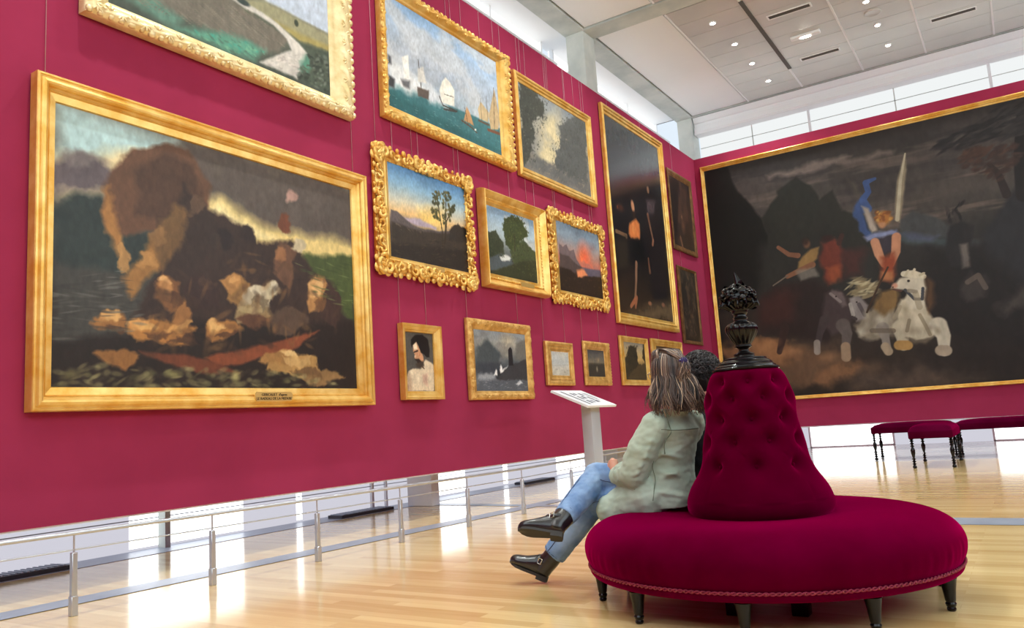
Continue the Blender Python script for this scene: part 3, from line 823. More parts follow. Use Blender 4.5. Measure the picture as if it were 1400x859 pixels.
    ('p', (206, 154, 90), 0.012, 0.1, [(0.356, 0.229), (0.353, 0.219), (0.336, 0.212), (0.317, 0.212), (0.302, 0.219), (0.296, 0.228), (0.317, 0.237), (0.335, 0.241), (0.358, 0.238)], 0.85),
    ('p', (70, 48, 36), 0.012, 0.1, [(0.378, 0.184), (0.381, 0.175), (0.347, 0.167), (0.319, 0.167), (0.287, 0.172), (0.292, 0.182), (0.319, 0.192), (0.349, 0.196), (0.378, 0.193)], 0.85),
    ('p', (214, 166, 110), 0.012, 0.1, [(0.302, 0.412), (0.301, 0.399), (0.289, 0.39), (0.28, 0.391), (0.271, 0.4), (0.275, 0.414), (0.28, 0.425), (0.291, 0.429), (0.297, 0.424)], 0.85),
    ('p', (84, 56, 40), 0.012, 0.1, [(0.342, 0.349), (0.335, 0.329), (0.32, 0.317), (0.305, 0.319), (0.296, 0.332), (0.301, 0.353), (0.305, 0.368), (0.322, 0.374), (0.331, 0.365)], 0.85),
    ('p', (226, 180, 116), 0.012, 0.1, [(0.476, 0.258), (0.464, 0.247), (0.453, 0.241), (0.436, 0.241), (0.432, 0.249), (0.431, 0.259), (0.437, 0.267), (0.453, 0.271), (0.465, 0.267)], 0.85),
    ('p', (86, 58, 40), 0.012, 0.1, [(0.532, 0.215), (0.51, 0.203), (0.491, 0.196), (0.459, 0.195), (0.45, 0.203), (0.437, 0.212), (0.46, 0.222), (0.49, 0.226), (0.522, 0.223)], 0.85),
    ('p', (206, 194, 168), 0.012, 0.1, [(0.61, 0.413), (0.605, 0.392), (0.593, 0.379), (0.577, 0.381), (0.568, 0.396), (0.562, 0.417), (0.578, 0.436), (0.593, 0.442), (0.611, 0.434)], 0.85),
    ('p', (112, 98, 78), 0.012, 0.1, [(0.624, 0.357), (0.625, 0.343), (0.604, 0.332), (0.585, 0.333), (0.565, 0.342), (0.565, 0.357), (0.586, 0.371), (0.605, 0.377), (0.626, 0.372)], 0.85),
    ('p', (170, 150, 110), 0.012, 0.1, [(0.599, 0.335), (0.6, 0.322), (0.571, 0.312), (0.549, 0.312), (0.525, 0.319), (0.535, 0.333), (0.55, 0.345), (0.574, 0.35), (0.592, 0.346)], 0.85),
    ('p', (214, 204, 180), 0.012, 0.1, [(0.667, 0.448), (0.663, 0.433), (0.651, 0.423), (0.64, 0.424), (0.631, 0.435), (0.637, 0.451), (0.641, 0.464), (0.653, 0.469), (0.66, 0.462)], 0.85),
    ('p', (206, 156, 98), 0.012, 0.1, [(0.522, 0.462), (0.513, 0.449), (0.503, 0.44), (0.49, 0.44), (0.486, 0.449), (0.486, 0.462), (0.491, 0.473), (0.504, 0.477), (0.513, 0.472)], 0.85),
    ('p', (222, 178, 120), 0.012, 0.1, [(0.853, 0.479), (0.841, 0.456), (0.831, 0.444), (0.815, 0.445), (0.811, 0.461), (0.806, 0.482), (0.816, 0.5), (0.832, 0.506), (0.847, 0.498)], 0.85),
    ('p', (110, 76, 48), 0.012, 0.1, [(0.869, 0.411), (0.861, 0.389), (0.849, 0.377), (0.832, 0.379), (0.824, 0.394), (0.817, 0.414), (0.834, 0.433), (0.85, 0.439), (0.87, 0.431)], 0.85),
    ('p', (200, 162, 106), 0.012, 0.1, [(0.8, 0.126), (0.799, 0.111), (0.762, 0.101), (0.727, 0.103), (0.693, 0.113), (0.689, 0.129), (0.729, 0.143), (0.764, 0.147), (0.805, 0.141)], 0.85),
    ('p', (110, 82, 54), 0.012, 0.1, [(0.831, 0.077), (0.835, 0.064), (0.784, 0.056), (0.745, 0.057), (0.701, 0.066), (0.716, 0.08), (0.747, 0.091), (0.789, 0.095), (0.824, 0.089)], 0.85),
    ('p', (226, 190, 132), 0.012, 0.1, [(0.735, 0.159), (0.732, 0.151), (0.714, 0.145), (0.699, 0.146), (0.686, 0.152), (0.694, 0.161), (0.7, 0.168), (0.716, 0.171), (0.726, 0.167)], 0.85),
    ('p', (64, 46, 38), 0.012, 0.1, [(0.388, 0.349), (0.38, 0.325), (0.369, 0.312), (0.355, 0.314), (0.35, 0.332), (0.352, 0.356), (0.356, 0.375), (0.37, 0.381), (0.378, 0.37)], 0.85),
    ('p', (74, 54, 44), 0.012, 0.1, [(0.445, 0.424), (0.434, 0.403), (0.425, 0.391), (0.411, 0.393), (0.408, 0.408), (0.404, 0.428), (0.412, 0.445), (0.426, 0.451), (0.438, 0.442)], 0.85),
    ('p', (60, 48, 42), 0.012, 0.1, [(0.48, 0.61), (0.472, 0.588), (0.462, 0.575), (0.447, 0.576), (0.441, 0.591), (0.434, 0.61), (0.447, 0.629), (0.462, 0.636), (0.479, 0.63)], 0.85),
    ('p', (96, 74, 58), 0.012, 0.1, [(0.407, 0.746), (0.405, 0.718), (0.392, 0.699), (0.377, 0.701), (0.365, 0.72), (0.362, 0.748), (0.378, 0.775), (0.392, 0.784), (0.409, 0.774)], 0.85),
    ('p', (186, 138, 82), 0.012, 0.1, [(0.188, 0.486), (0.189, 0.447), (0.176, 0.424), (0.166, 0.429), (0.154, 0.459), (0.157, 0.5), (0.166, 0.534), (0.177, 0.543), (0.187, 0.524)], 0.85),
    ('p', (178, 132, 78), 0.012, 0.1, [(0.272, 0.504), (0.27, 0.477), (0.247, 0.459), (0.229, 0.461), (0.212, 0.478), (0.221, 0.507), (0.23, 0.529), (0.25, 0.538), (0.262, 0.527)], 0.85),
    ('p', (140, 104, 66), 0.012, 0.1, [(0.313, 0.606), (0.305, 0.581), (0.291, 0.566), (0.275, 0.567), (0.267, 0.583), (0.272, 0.608), (0.276, 0.627), (0.292, 0.635), (0.302, 0.625)], 0.85),
    ('d', [(0.005, 0.071), (0.155, 0.077), (0.452, 0.074), (0.715, 0.067), (0.931, 0.021), (0.451, 0.0), (0.014, 0.002)], 160, 0.03, 0.012, 0.1, [(140, 132, 92), (96, 92, 62), (74, 66, 50), (160, 152, 108), (60, 52, 42)], 6, 0.45, 0.5),
    ('e', 0.513, 0.046, 0.03, 0.035, 0, (176, 168, 112), 0.8, 0.8),
    ('e', 0.316, 0.05, 0.05, 0.02, 0, (150, 144, 92), 0.7, 0.8),
    ('e', 0.047, 0.042, 0.05, 0.025, 0.3, (120, 112, 74), 0.7, 0.8),
    ('d', [(0.002, 0.395), (0.193, 0.431), (0.233, 0.217), (0.004, 0.145)], 60, 0.05, 0.006, 0.1, [(84, 82, 76), (56, 54, 52), (110, 110, 104)], 7, 0.5, 0.2),
    ('d', [(0.213, 0.297), (0.458, 0.605), (0.881, 0.526), (0.971, 0.216), (0.233, 0.107)], 120, 0.05, 0.016, 0.6, [(44, 34, 30), (74, 54, 42), (120, 86, 54), (96, 70, 48), (150, 110, 68)], 8, 0.35, 1.2),
    ('d', [(0.756, 0.572), (1.014, 0.624), (1.004, 0.364), (0.845, 0.414)], 40, 0.04, 0.006, -0.1, [(92, 106, 60), (58, 70, 40), (120, 130, 84)], 9, 0.5, 0.2),
])
PAINTINGS['E'] = dict(size=(190, 130, 1.335), seed=15, gain=1.0, crisp=0.7, ops=[
    ('g', [(0, (50, 40, 34)), (0.3, (62, 54, 46)), (0.42, (150, 130, 110)), (0.5, (232, 190, 130)), (0.62, (206, 200, 180)), (0.8, (140, 178, 206)), (1, (98, 150, 206))]),
    ('p', (244, 206, 120), 0.14, 0.02, [(0.366, 0.573), (0.678, 0.655), (0.664, 0.431), (0.384, 0.413)]),
    ('p', (176, 160, 176), 0.02, 0.03, [(0.126, 0.442), (0.361, 0.478), (0.578, 0.435), (0.577, 0.406), (0.33, 0.4), (0.125, 0.419)]),
    ('p', (96, 86, 86), 0.01, 0.02, [(0.018, 0.5), (0.091, 0.496), (0.164, 0.451), (0.277, 0.387), (0.436, 0.378), (0.605, 0.405), (1.014, 0.488), (0.995, 0.004), (0.005, -0.001)]),
    ('p', (60, 52, 44), 0.02, 0.03, [(0.019, 0.37), (0.223, 0.351), (0.463, 0.36), (1.029, 0.465), (0.995, 0.004), (0.005, -0.001)]),
    ('p', (46, 40, 34), 0.03, 0.05, [(0.013, 0.145), (1.014, 0.259), (0.995, 0.004), (0.005, -0.001)]),
    ('p', (50, 44, 38), 0.015, 0.06, [(0.753, 0.452), (0.88, 0.557), (0.97, 0.528), (1.014, 0.488), (1.005, 0.359), (0.745, 0.327)]),
    ('s', [(0.648, 0.185), (0.656, 0.405), (0.607, 0.808)], 0.01, (54, 44, 32)),
    ('s', [(0.663, 0.188), (0.698, 0.414), (0.734, 0.844)], 0.01, (54, 44, 32)),
    ('s', [(0.69, 0.291), (0.723, 0.544), (0.798, 0.687)], 0.01, (54, 44, 32)),
    ('d', [(0.545, 0.814), (0.621, 0.885), (0.666, 0.824), (0.623, 0.689), (0.543, 0.692)], 46, 0.02, 0.022, 0.5, [(74, 74, 44), (92, 88, 52), (58, 60, 38), (110, 100, 56)], 10, 0.9),
    ('d', [(0.676, 0.852), (0.755, 0.93), (0.804, 0.864), (0.777, 0.731), (0.68, 0.68)], 46, 0.02, 0.022, 0.5, [(74, 74, 44), (92, 88, 52), (58, 60, 38), (110, 100, 56)], 11, 0.9),
    ('d', [(0.521, 0.638), (0.623, 0.689), (0.641, 0.523), (0.529, 0.544)], 46, 0.02, 0.022, 0.5, [(74, 74, 44), (92, 88, 52), (58, 60, 38), (110, 100, 56)], 12, 0.9),
    ('d', [(0.663, 0.651), (0.801, 0.738), (0.788, 0.535), (0.669, 0.505)], 46, 0.02, 0.022, 0.5, [(74, 74, 44), (92, 88, 52), (58, 60, 38), (110, 100, 56)], 13, 0.9),
    ('d', [(0.769, 0.704), (0.848, 0.763), (0.853, 0.701), (0.78, 0.645)], 46, 0.02, 0.022, 0.5, [(74, 74, 44), (92, 88, 52), (58, 60, 38), (110, 100, 56)], 14, 0.9),
    ('d', [(0.029, 0.238), (1.021, 0.362), (0.983, 0.052), (0.018, 0.013)], 90, 0.05, 0.008, 0.2, [(78, 64, 48), (48, 42, 34), (60, 54, 42)], 20, 0.6, 0.4),
    ('d', [(0.027, 0.439), (0.277, 0.387), (0.545, 0.355), (0.118, 0.281)], 40, 0.03, 0.008, -0.4, [(110, 98, 84), (80, 72, 66)], 21, 0.6, 0.3),
])
PAINTINGS['F'] = dict(size=(140, 110, 1.359), seed=16, gain=1.0, crisp=0.7, ops=[
    ('g', [(0, (44, 44, 40)), (0.25, (76, 80, 78)), (0.5, (150, 160, 160)), (0.7, (176, 194, 206)), (1, (132, 164, 196))]),
    ('c', (210, 214, 214), 3, 3, 0.5, 0.7, [(0, 0.4), (1, 0.4), (1, 1), (0, 1)], 1),
    ('p', (58, 64, 46), 0.02, 0.08, [(0.025, 0.591), (0.178, 0.658), (0.329, 0.502), (0.353, 0.283), (0.004, 0.214)]),
    ('p', (64, 74, 44), 0.02, 0.26, [(0.352, 0.764), (0.539, 0.958), (0.718, 0.988), (0.836, 0.781), (0.773, 0.599), (0.534, 0.416), (0.366, 0.446)]),
    ('p', (70, 78, 52), 0.02, 0.08, [(0.447, 0.398), (0.776, 0.633), (1.017, 0.482), (1.017, 0.244), (0.517, 0.218)]),
    ('p', (82, 90, 94), 0.02, 0.02, [(0.004, 0.214), (0.274, 0.331), (0.479, 0.276), (0.505, 0.087), (0.009, 0.031)]),
    ('p', (214, 218, 214), 0.02, 0.04, [(0.236, 0.276), (0.357, 0.332), (0.459, 0.298), (0.433, 0.241), (0.264, 0.218)]),
    ('p', (58, 60, 40), 0.02, 0.06, [(0.517, 0.218), (1.031, 0.383), (0.995, 0.021), (0.325, -0.039), (0.006, 0.0)]),
    ('d', [(0.306, 0.721), (0.52, 0.986), (0.766, 1.017), (0.889, 0.76), (0.554, 0.388)], 170, 0.022, 0.016, 0.3, [(78, 86, 48), (52, 60, 38), (96, 102, 58)], 2),
    ('d', [(0.444, 0.366), (0.776, 0.633), (1.038, 0.452), (1.0, 0.072), (0.467, 0.145)], 140, 0.022, 0.014, 0.2, [(76, 88, 48), (50, 56, 36), (92, 92, 60)], 3),
    ('d', [(0.028, 0.622), (0.218, 0.652), (0.353, 0.283), (0.005, 0.23)], 110, 0.022, 0.016, 0.2, [(50, 56, 40), (70, 76, 54)], 4),
    ('s', [(0.557, 0.421), (0.567, 0.685)], 0.01, (58, 48, 38)),
])
PAINTINGS['G'] = dict(size=(130, 100, 1.371), seed=17, gain=1.0, crisp=0.7, ops=[
    ('g', [(0, (46, 34, 28)), (0.3, (70, 52, 44)), (0.42, (206, 110, 84)), (0.6, (176, 140, 130)), (0.8, (138, 152, 166)), (1, (130, 154, 180))]),
    ('e', 0.614, 0.588, 0.3, 0.3, 0, (240, 104, 68), 0.95, 1.0),
    ('e', 0.54, 0.509, 0.1, 0.2, 0, (250, 120, 70), 0.8, 1.0),
    ('c', (150, 110, 110), 4, 4, 0.52, 0.5, [(0.4, 0.4), (1, 0.4), (1, 0.8), (0.4, 0.8)], 1),
    ('p', (112, 96, 98), 0.01, 0.03, [(0.038, 0.672), (0.113, 0.627), (0.198, 0.691), (0.257, 0.611), (0.365, 0.649), (0.411, 0.516), (0.518, 0.409), (0.225, 0.325), (0.022, 0.44)]),
    ('p', (84, 70, 68), 0.02, 0.03, [(0.032, 0.533), (0.247, 0.515), (0.424, 0.423), (0.566, 0.402), (0.312, 0.278), (0.015, 0.257)]),
    ('p', (96, 88, 102), 0.02, 0.02, [(0.518, 0.409), (0.981, 0.444), (0.992, 0.329), (0.599, 0.263)]),
    ('p', (226, 140, 96), 0.03, 0.02, [(0.39, 0.339), (0.564, 0.386), (0.654, 0.305), (0.401, 0.23)]),
    ('p', (50, 38, 30), 0.02, 0.06, [(0.022, 0.319), (0.272, 0.333), (0.401, 0.23), (0.705, 0.313), (1.02, 0.333), (0.978, 0.022), (-0.014, -0.013)]),
    ('d', [(0.015, 0.257), (0.401, 0.23), (0.988, 0.295), (0.954, 0.042), (0.009, -0.0)], 60, 0.04, 0.015, 0.2, [(62, 46, 34), (40, 30, 26), (78, 58, 40)], 2),
])
PAINTINGS['H'] = dict(size=(170, 240, 0.691), seed=18, gain=1.0, crisp=0.7, ops=[
    ('g', [(0, (62, 46, 32)), (0.12, (44, 34, 28)), (0.3, (30, 26, 28)), (0.7, (32, 30, 34)), (0.85, (56, 60, 64)), (1, (66, 72, 74))]),
    ('p', (120, 128, 130), 0.1, 0.04, [(0.003, 0.689), (0.95, 0.899), (1.038, 0.873), (0.678, 0.774), (0.064, 0.64)], 0.35),  # window glare painted in: this band and the paler top of the wash
    ('p', (34, 28, 30), 0.03, 0.03, [(0.676, 0.697), (0.839, 0.708), (0.939, 0.511), (0.924, 0.121), (0.632, 0.076), (0.584, 0.27), (0.604, 0.471)]),
    ('e', 0.717, 0.713, 0.022, 0.03, 0, (120, 92, 74), 1, 0.6),
    ('p', (74, 62, 66), 0.02, 0.02, [(0.661, 0.649), (0.85, 0.67), (0.799, 0.585), (0.657, 0.566)]),
    ('s', [(0.666, 0.567), (0.701, 0.495), (0.731, 0.435)], [0.014, 0.012, 0.012], (112, 80, 62)),
    ('s', [(0.731, 0.435), (0.713, 0.408)], 0.012, (150, 104, 80)),
    ('s', [(0.6, 0.321), (0.608, 0.247)], [0.01, 0.014], (104, 72, 56)),
    ('e', 0.39, 0.577, 0.026, 0.042, 0.15, (196, 140, 104), 1, 0.5),
    ('e', 0.397, 0.532, 0.018, 0.03, 0, (60, 40, 32), 1, 0.6),
    ('p', (218, 128, 72), 0.015, 0.02, [(0.299, 0.476), (0.426, 0.517), (0.486, 0.494), (0.467, 0.405), (0.306, 0.393), (0.274, 0.419)]),
    ('e', 0.365, 0.454, 0.03, 0.04, 0, (232, 148, 86), 0.8, 0.8),
    ('p', (22, 20, 22), 0.02, 0.03, [(0.305, 0.387), (0.52, 0.411), (0.525, 0.289), (0.35, 0.266), (0.293, 0.278)]),
    ('s', [(0.364, 0.273), (0.331, 0.175), (0.281, 0.066)], [0.016, 0.014, 0.012], (128, 96, 76)),
    ('s', [(0.285, 0.078), (0.202, 0.04)], [0.016, 0.012], (150, 94, 66)),
    ('s', [(0.317, 0.091), (0.282, 0.042)], [0.014, 0.012], (146, 92, 66)),
    ('p', (96, 80, 60), 0.05, 0.05, [(0.073, -0.005), (1.075, 0.131), (1.027, -0.001), (0.032, -0.018)]),
    ('e', 0.553, 0.077, 0.03, 0.014, 0, (140, 96, 70), 1, 0.6),
    ('e', 0.817, 0.086, 0.03, 0.016, 0, (130, 92, 74), 1, 0.6),
    ('e', 0.17, 0.537, 0.05, 0.03, 0, (84, 48, 36), 0.9, 0.9),
    ('e', 0.111, 0.535, 0.02, 0.02, 0, (110, 64, 46), 0.9, 0.9),
    ('s', [(0.056, 0.405), (0.229, 0.402), (0.225, 0.387)], 0.012, (110, 84, 64)),
    ('p', (50, 42, 36), 0.03, 0.03, [(0.027, 0.367), (0.246, 0.392), (0.22, 0.236), (0.023, 0.218)]),
])
PAINTINGS['I'] = dict(size=(60, 90, 0.782), seed=19, gain=1.0, crisp=0.7, ops=[
    ('g', [(0, (52, 40, 34)), (0.5, (52, 38, 36)), (1, (44, 36, 38))]),
    ('c', (84, 58, 48), 3, 3, 0.5, 0.6, [(-0.1, -0.1), (1.1, -0.1), (1.1, 1.1), (-0.1, 1.1)], 1),
    ('e', 0.502, 0.323, 0.1, 0.14, 0, (110, 76, 58), 0.8, 0.9),
    ('e', 0.471, 0.456, 0.03, 0.04, 0, (150, 110, 84), 0.9, 0.8),
    ('s', [(0.309, 0.133), (0.388, -0.02)], 0.03, (120, 86, 66)),
    ('p', (38, 30, 30), 0.06, 0.05, [(0.029, 0.959), (0.495, 0.988), (0.082, -0.004), (-0.094, 0.001)]),
])
PAINTINGS['J'] = dict(size=(60, 90, 0.613), seed=20, gain=1.0, crisp=0.7, ops=[
    ('g', [(0, (44, 36, 30)), (0.5, (40, 34, 32)), (1, (46, 42, 38))]),
    ('c', (90, 72, 58), 4, 6, 0.55, 0.6, [(-0.1, -0.1), (1.1, -0.1), (1.1, 1.1), (-0.1, 1.1)], 1),
    ('e', 0.539, 0.898, 0.05, 0.04, 0, (120, 98, 76), 0.7, 0.8),
    ('e', 0.518, 0.626, 0.05, 0.06, 0, (84, 60, 44), 0.8, 0.8),
    ('e', 0.522, 0.357, 0.06, 0.05, 0, (110, 80, 56), 0.8, 0.8),
    ('e', 0.133, 0.18, 0.06, 0.04, 0, (140, 120, 100), 0.5, 0.8),
    ('d', [(0.228, 0.955), (0.963, 0.957), (0.893, 0.076), (0.028, 0.045)], 60, 0.05, 0.02, 0.8, [(60, 46, 38), (110, 88, 66), (36, 30, 28), (130, 104, 80)], 2, 0.5, 1.5),
])
PAINTINGS['K'] = dict(size=(110, 140, 0.758), seed=21, gain=1.0, crisp=0.7, ops=[
    ('g', [(0, (70, 64, 58)), (0.5, (84, 80, 76)), (1, (92, 88, 82))]),
    ('p', (216, 196, 168), 0.02, 0.03, [(0.053, 0.221), (0.111, 0.331), (0.276, 0.381), (0.503, 0.377), (0.63, 0.484), (0.721, 0.551), (0.819, 0.521), (1.018, 0.46), (0.975, 0.003), (0.017, 0.003)]),
    ('p', (184, 158, 134), 0.04, 0.05, [(0.053, 0.221), (0.141, 0.316), (0.222, 0.16), (0.175, 0.003), (0.017, 0.003)]),
    ('p', (196, 160, 140), 0.04, 0.05, [(0.594, 0.291), (0.763, 0.309), (0.773, 0.083), (0.581, 0.162)]),
    ('e', 0.205, 0.317, 0.07, 0.05, 0.4, (232, 218, 190), 0.8, 0.9),
    ('e', 0.423, 0.225, 0.06, 0.1, 0.2, (228, 212, 186), 0.6, 0.9),
    ('e', 0.856, 0.229, 0.05, 0.1, 0.0, (226, 210, 182), 0.6, 0.9),
    ('p', (198, 146, 110), 0.012, 0.01, [(0.3, 0.795), (0.418, 0.84), (0.536, 0.708), (0.642, 0.598), (0.65, 0.517), (0.511, 0.45), (0.387, 0.527), (0.327, 0.573), (0.348, 0.621), (0.297, 0.668)]),
    ('p', (238, 218, 188), 0.012, 0.01, [(0.298, 0.779), (0.417, 0.835), (0.455, 0.721), (0.339, 0.701)]),
    ('e', 0.355, 0.593, 0.02, 0.035, 0, (240, 218, 190), 0.9, 0.8),
    ('e', 0.511, 0.618, 0.02, 0.03, 0, (196, 110, 76), 0.8, 0.8),
    ('s', [(0.319, 0.66), (0.452, 0.689)], [0.012, 0.018], (50, 36, 30)),
    ('p', (44, 34, 28), 0.015, 0.02, [(0.34, 0.541), (0.488, 0.553), (0.582, 0.499), (0.592, 0.435), (0.507, 0.417), (0.417, 0.495)]),
    ('p', (66, 54, 46), 0.03, 0.03, [(0.381, 0.463), (0.633, 0.517), (0.659, 0.437), (0.504, 0.385), (0.392, 0.415)]),
    ('p', (28, 24, 22), 0.015, 0.03, [(0.226, 0.872), (0.397, 0.96), (0.664, 0.98), (0.824, 0.897), (0.892, 0.736), (0.86, 0.588), (0.758, 0.585), (0.662, 0.631), (0.565, 0.66), (0.51, 0.771), (0.419, 0.848), (0.3, 0.795), (0.246, 0.746)]),
    ('s', [(0.59, 0.419), (0.654, 0.388)], 0.012, (70, 50, 40)),
    ('e', 0.072, 0.08, 0.03, 0.06, 0, (150, 110, 90), 0.7, 0.9),
])
PAINTINGS['L'] = dict(size=(150, 120, 1.567), seed=22, gain=1.0, crisp=0.7, ops=[
    ('g', [(0, (88, 92, 100)), (0.2, (112, 116, 122)), (0.35, (66, 70, 78)), (0.5, (84, 90, 96)), (0.75, (150, 148, 140)), (1, (148, 156, 166))]),
    ('e', 0.62, 0.802, 0.36, 0.28, 0.4, (206, 190, 160), 0.9, 1.0),
    ('c', (120, 118, 118), 3, 3, 0.5, 0.6, [(0, 0.5), (1, 0.5), (1, 1), (0, 1)], 1),
    ('p', (74, 80, 84), 0.06, 0.1, [(0.057, 0.741), (0.15, 0.765), (0.25, 0.858), (0.302, 0.777), (0.394, 0.715), (0.484, 0.601), (0.415, 0.459), (0.037, 0.441)]),
    ('p', (108, 106, 102), 0.04, 0.05, [(0.809, 0.835), (1.01, 0.925), (1.021, 0.524), (0.766, 0.546)]),
    ('p', (62, 66, 74), 0.05, 0.05, [(0.047, 0.458), (0.476, 0.479), (0.405, 0.321), (0.036, 0.276)]),
    ('p', (150, 154, 160), 0.04, 0.1, [(0.037, 0.293), (0.343, 0.268), (0.357, 0.184), (0.027, 0.144)]),
    ('p', (88, 92, 100), 0.04, 0.05, [(0.029, 0.177), (0.995, 0.196), (0.981, 0.025), (0.046, 0.022)]),
    ('p', (60, 60, 64), 0.02, 0.08, [(0.362, 0.252), (0.488, 0.376), (0.611, 0.416), (0.656, 0.47), (0.739, 0.474), (1.024, 0.56), (0.995, 0.196), (0.594, 0.188), (0.396, 0.185)]),
    ('p', (40, 38, 42), 0.008, 0.01, [(0.637, 0.707), (0.682, 0.758), (0.716, 0.712), (0.719, 0.615), (0.726, 0.438), (0.629, 0.434)]),
    ('e', 0.677, 0.739, 0.025, 0.014, 0, (34, 32, 36), 1, 0.5),
    ('p', (232, 232, 232), 0.02, 0.06, [(0.333, 0.251), (0.379, 0.355), (0.403, 0.287), (0.473, 0.444), (0.497, 0.359), (0.613, 0.433), (0.494, 0.324), (0.4, 0.253)]),
    ('p', (200, 204, 208), 0.02, 0.06, [(0.754, 0.121), (0.844, 0.193), (0.882, 0.141), (0.794, 0.095)]),
    ('p', (40, 42, 48), 0.02, 0.03, [(0.405, 0.321), (0.438, 0.374), (0.461, 0.272), (0.399, 0.236)]),
    ('d', [(0.033, 0.243), (0.993, 0.178), (0.981, 0.034), (0.028, 0.022)], 60, 0.05, 0.008, 0.1, [(128, 132, 140), (70, 74, 84), (150, 154, 160)], 2, 0.6, 0.3),
])
PAINTINGS['M'] = dict(size=(60, 60, 1.478), seed=23, gain=1.0, crisp=0.7, ops=[
    ('g', [(0, (176, 170, 158)), (0.3, (190, 186, 178)), (0.5, (178, 182, 184)), (1, (196, 198, 198))]),
    ('c', (206, 202, 192), 3, 3, 0.5, 0.5, [(-0.1, -0.1), (1.1, -0.1), (1.1, 1.1), (-0.1, 1.1)], 1),
    ('e', 0.267, 0.254, 0.14, 0.05, 0, (150, 146, 138), 0.8, 0.8),
    ('e', 0.722, 0.145, 0.03, 0.08, 0, (90, 84, 76), 0.9, 0.7),
    ('e', 0.859, 0.212, 0.02, 0.06, 0, (110, 104, 96), 0.9, 0.7),
    ('s', [(0.074, 0.399), (0.973, 0.467)], 0.02, (162, 164, 164), 0.6),
])
PAINTINGS['N'] = dict(size=(60, 60, 1.361), seed=24, gain=1.0, crisp=0.7, ops=[
    ('g', [(0, (62, 58, 50)), (0.3, (86, 84, 76)), (0.5, (120, 112, 94)), (0.7, (104, 98, 90)), (1, (78, 76, 78))]),
    ('e', 0.556, 0.644, 0.22, 0.13, 0, (212, 180, 128), 0.9, 1.0),
    ('c', (84, 82, 84), 3, 4, 0.5, 0.6, [(0, 0.55), (1, 0.55), (1, 1), (0, 1)], 1),
    ('p', (60, 56, 50), 0.03, 0.04, [(0.052, 0.485), (1.039, 0.497), (0.971, -0.012), (-0.008, -0.005)]),
    ('e', 0.51, 0.282, 0.09, 0.15, 0, (170, 160, 136), 0.9, 1.0),
    ('s', [(0.052, 0.485), (1.039, 0.497)], 0.04, (76, 70, 62), 0.8),
])
PAINTINGS['O'] = dict(size=(90, 90, 1.351), seed=25, gain=1.0, crisp=0.7, ops=[
    ('g', [(0, (52, 44, 34)), (0.35, (84, 70, 48)), (0.55, (196, 160, 100)), (0.8, (176, 156, 120)), (1, (140, 134, 124))]),
    ('p', (56, 50, 38), 0.04, 0.12, [(0.016, 0.56), (0.309, 0.928), (0.583, 0.886), (0.649, 0.391), (1.017, 0.404), (0.954, 0.018), (0.0, 0.002)]),
    ('p', (74, 62, 44), 0.04, 0.1, [(0.35, 0.281), (1.033, 0.507), (0.954, 0.018), (0.0, 0.002)]),
    ('d', [(0.093, 0.855), (0.665, 0.952), (0.531, 0.09), (0.003, 0.021)], 60, 0.05, 0.035, 0.3, [(48, 44, 34), (70, 60, 42), (40, 36, 28)], 1),
    ('p', (60, 50, 36), 0.03, 0.1, [(0.928, 1.01), (1.117, 1.023), (1.017, 0.404), (0.863, 0.6)]),
])
PAINTINGS['P'] = dict(size=(70, 70, 2.07), seed=26, gain=1.0, crisp=0.7, ops=[
    ('g', [(0, (60, 50, 38)), (0.4, (90, 74, 54)), (0.75, (120, 92, 62)), (1, (96, 74, 54))]),
    ('c', (60, 48, 38), 3, 3, 0.5, 0.7, [(-0.1, -0.1), (1.1, -0.1), (1.1, 1.1), (-0.1, 1.1)], 1),
    ('d', [(-0.1, -0.1), (1.1, -0.1), (1.1, 1.1), (-0.1, 1.1)], 40, 0.08, 0.04, 0.3, [(110, 84, 58), (60, 48, 38), (140, 110, 74)], 1),
])
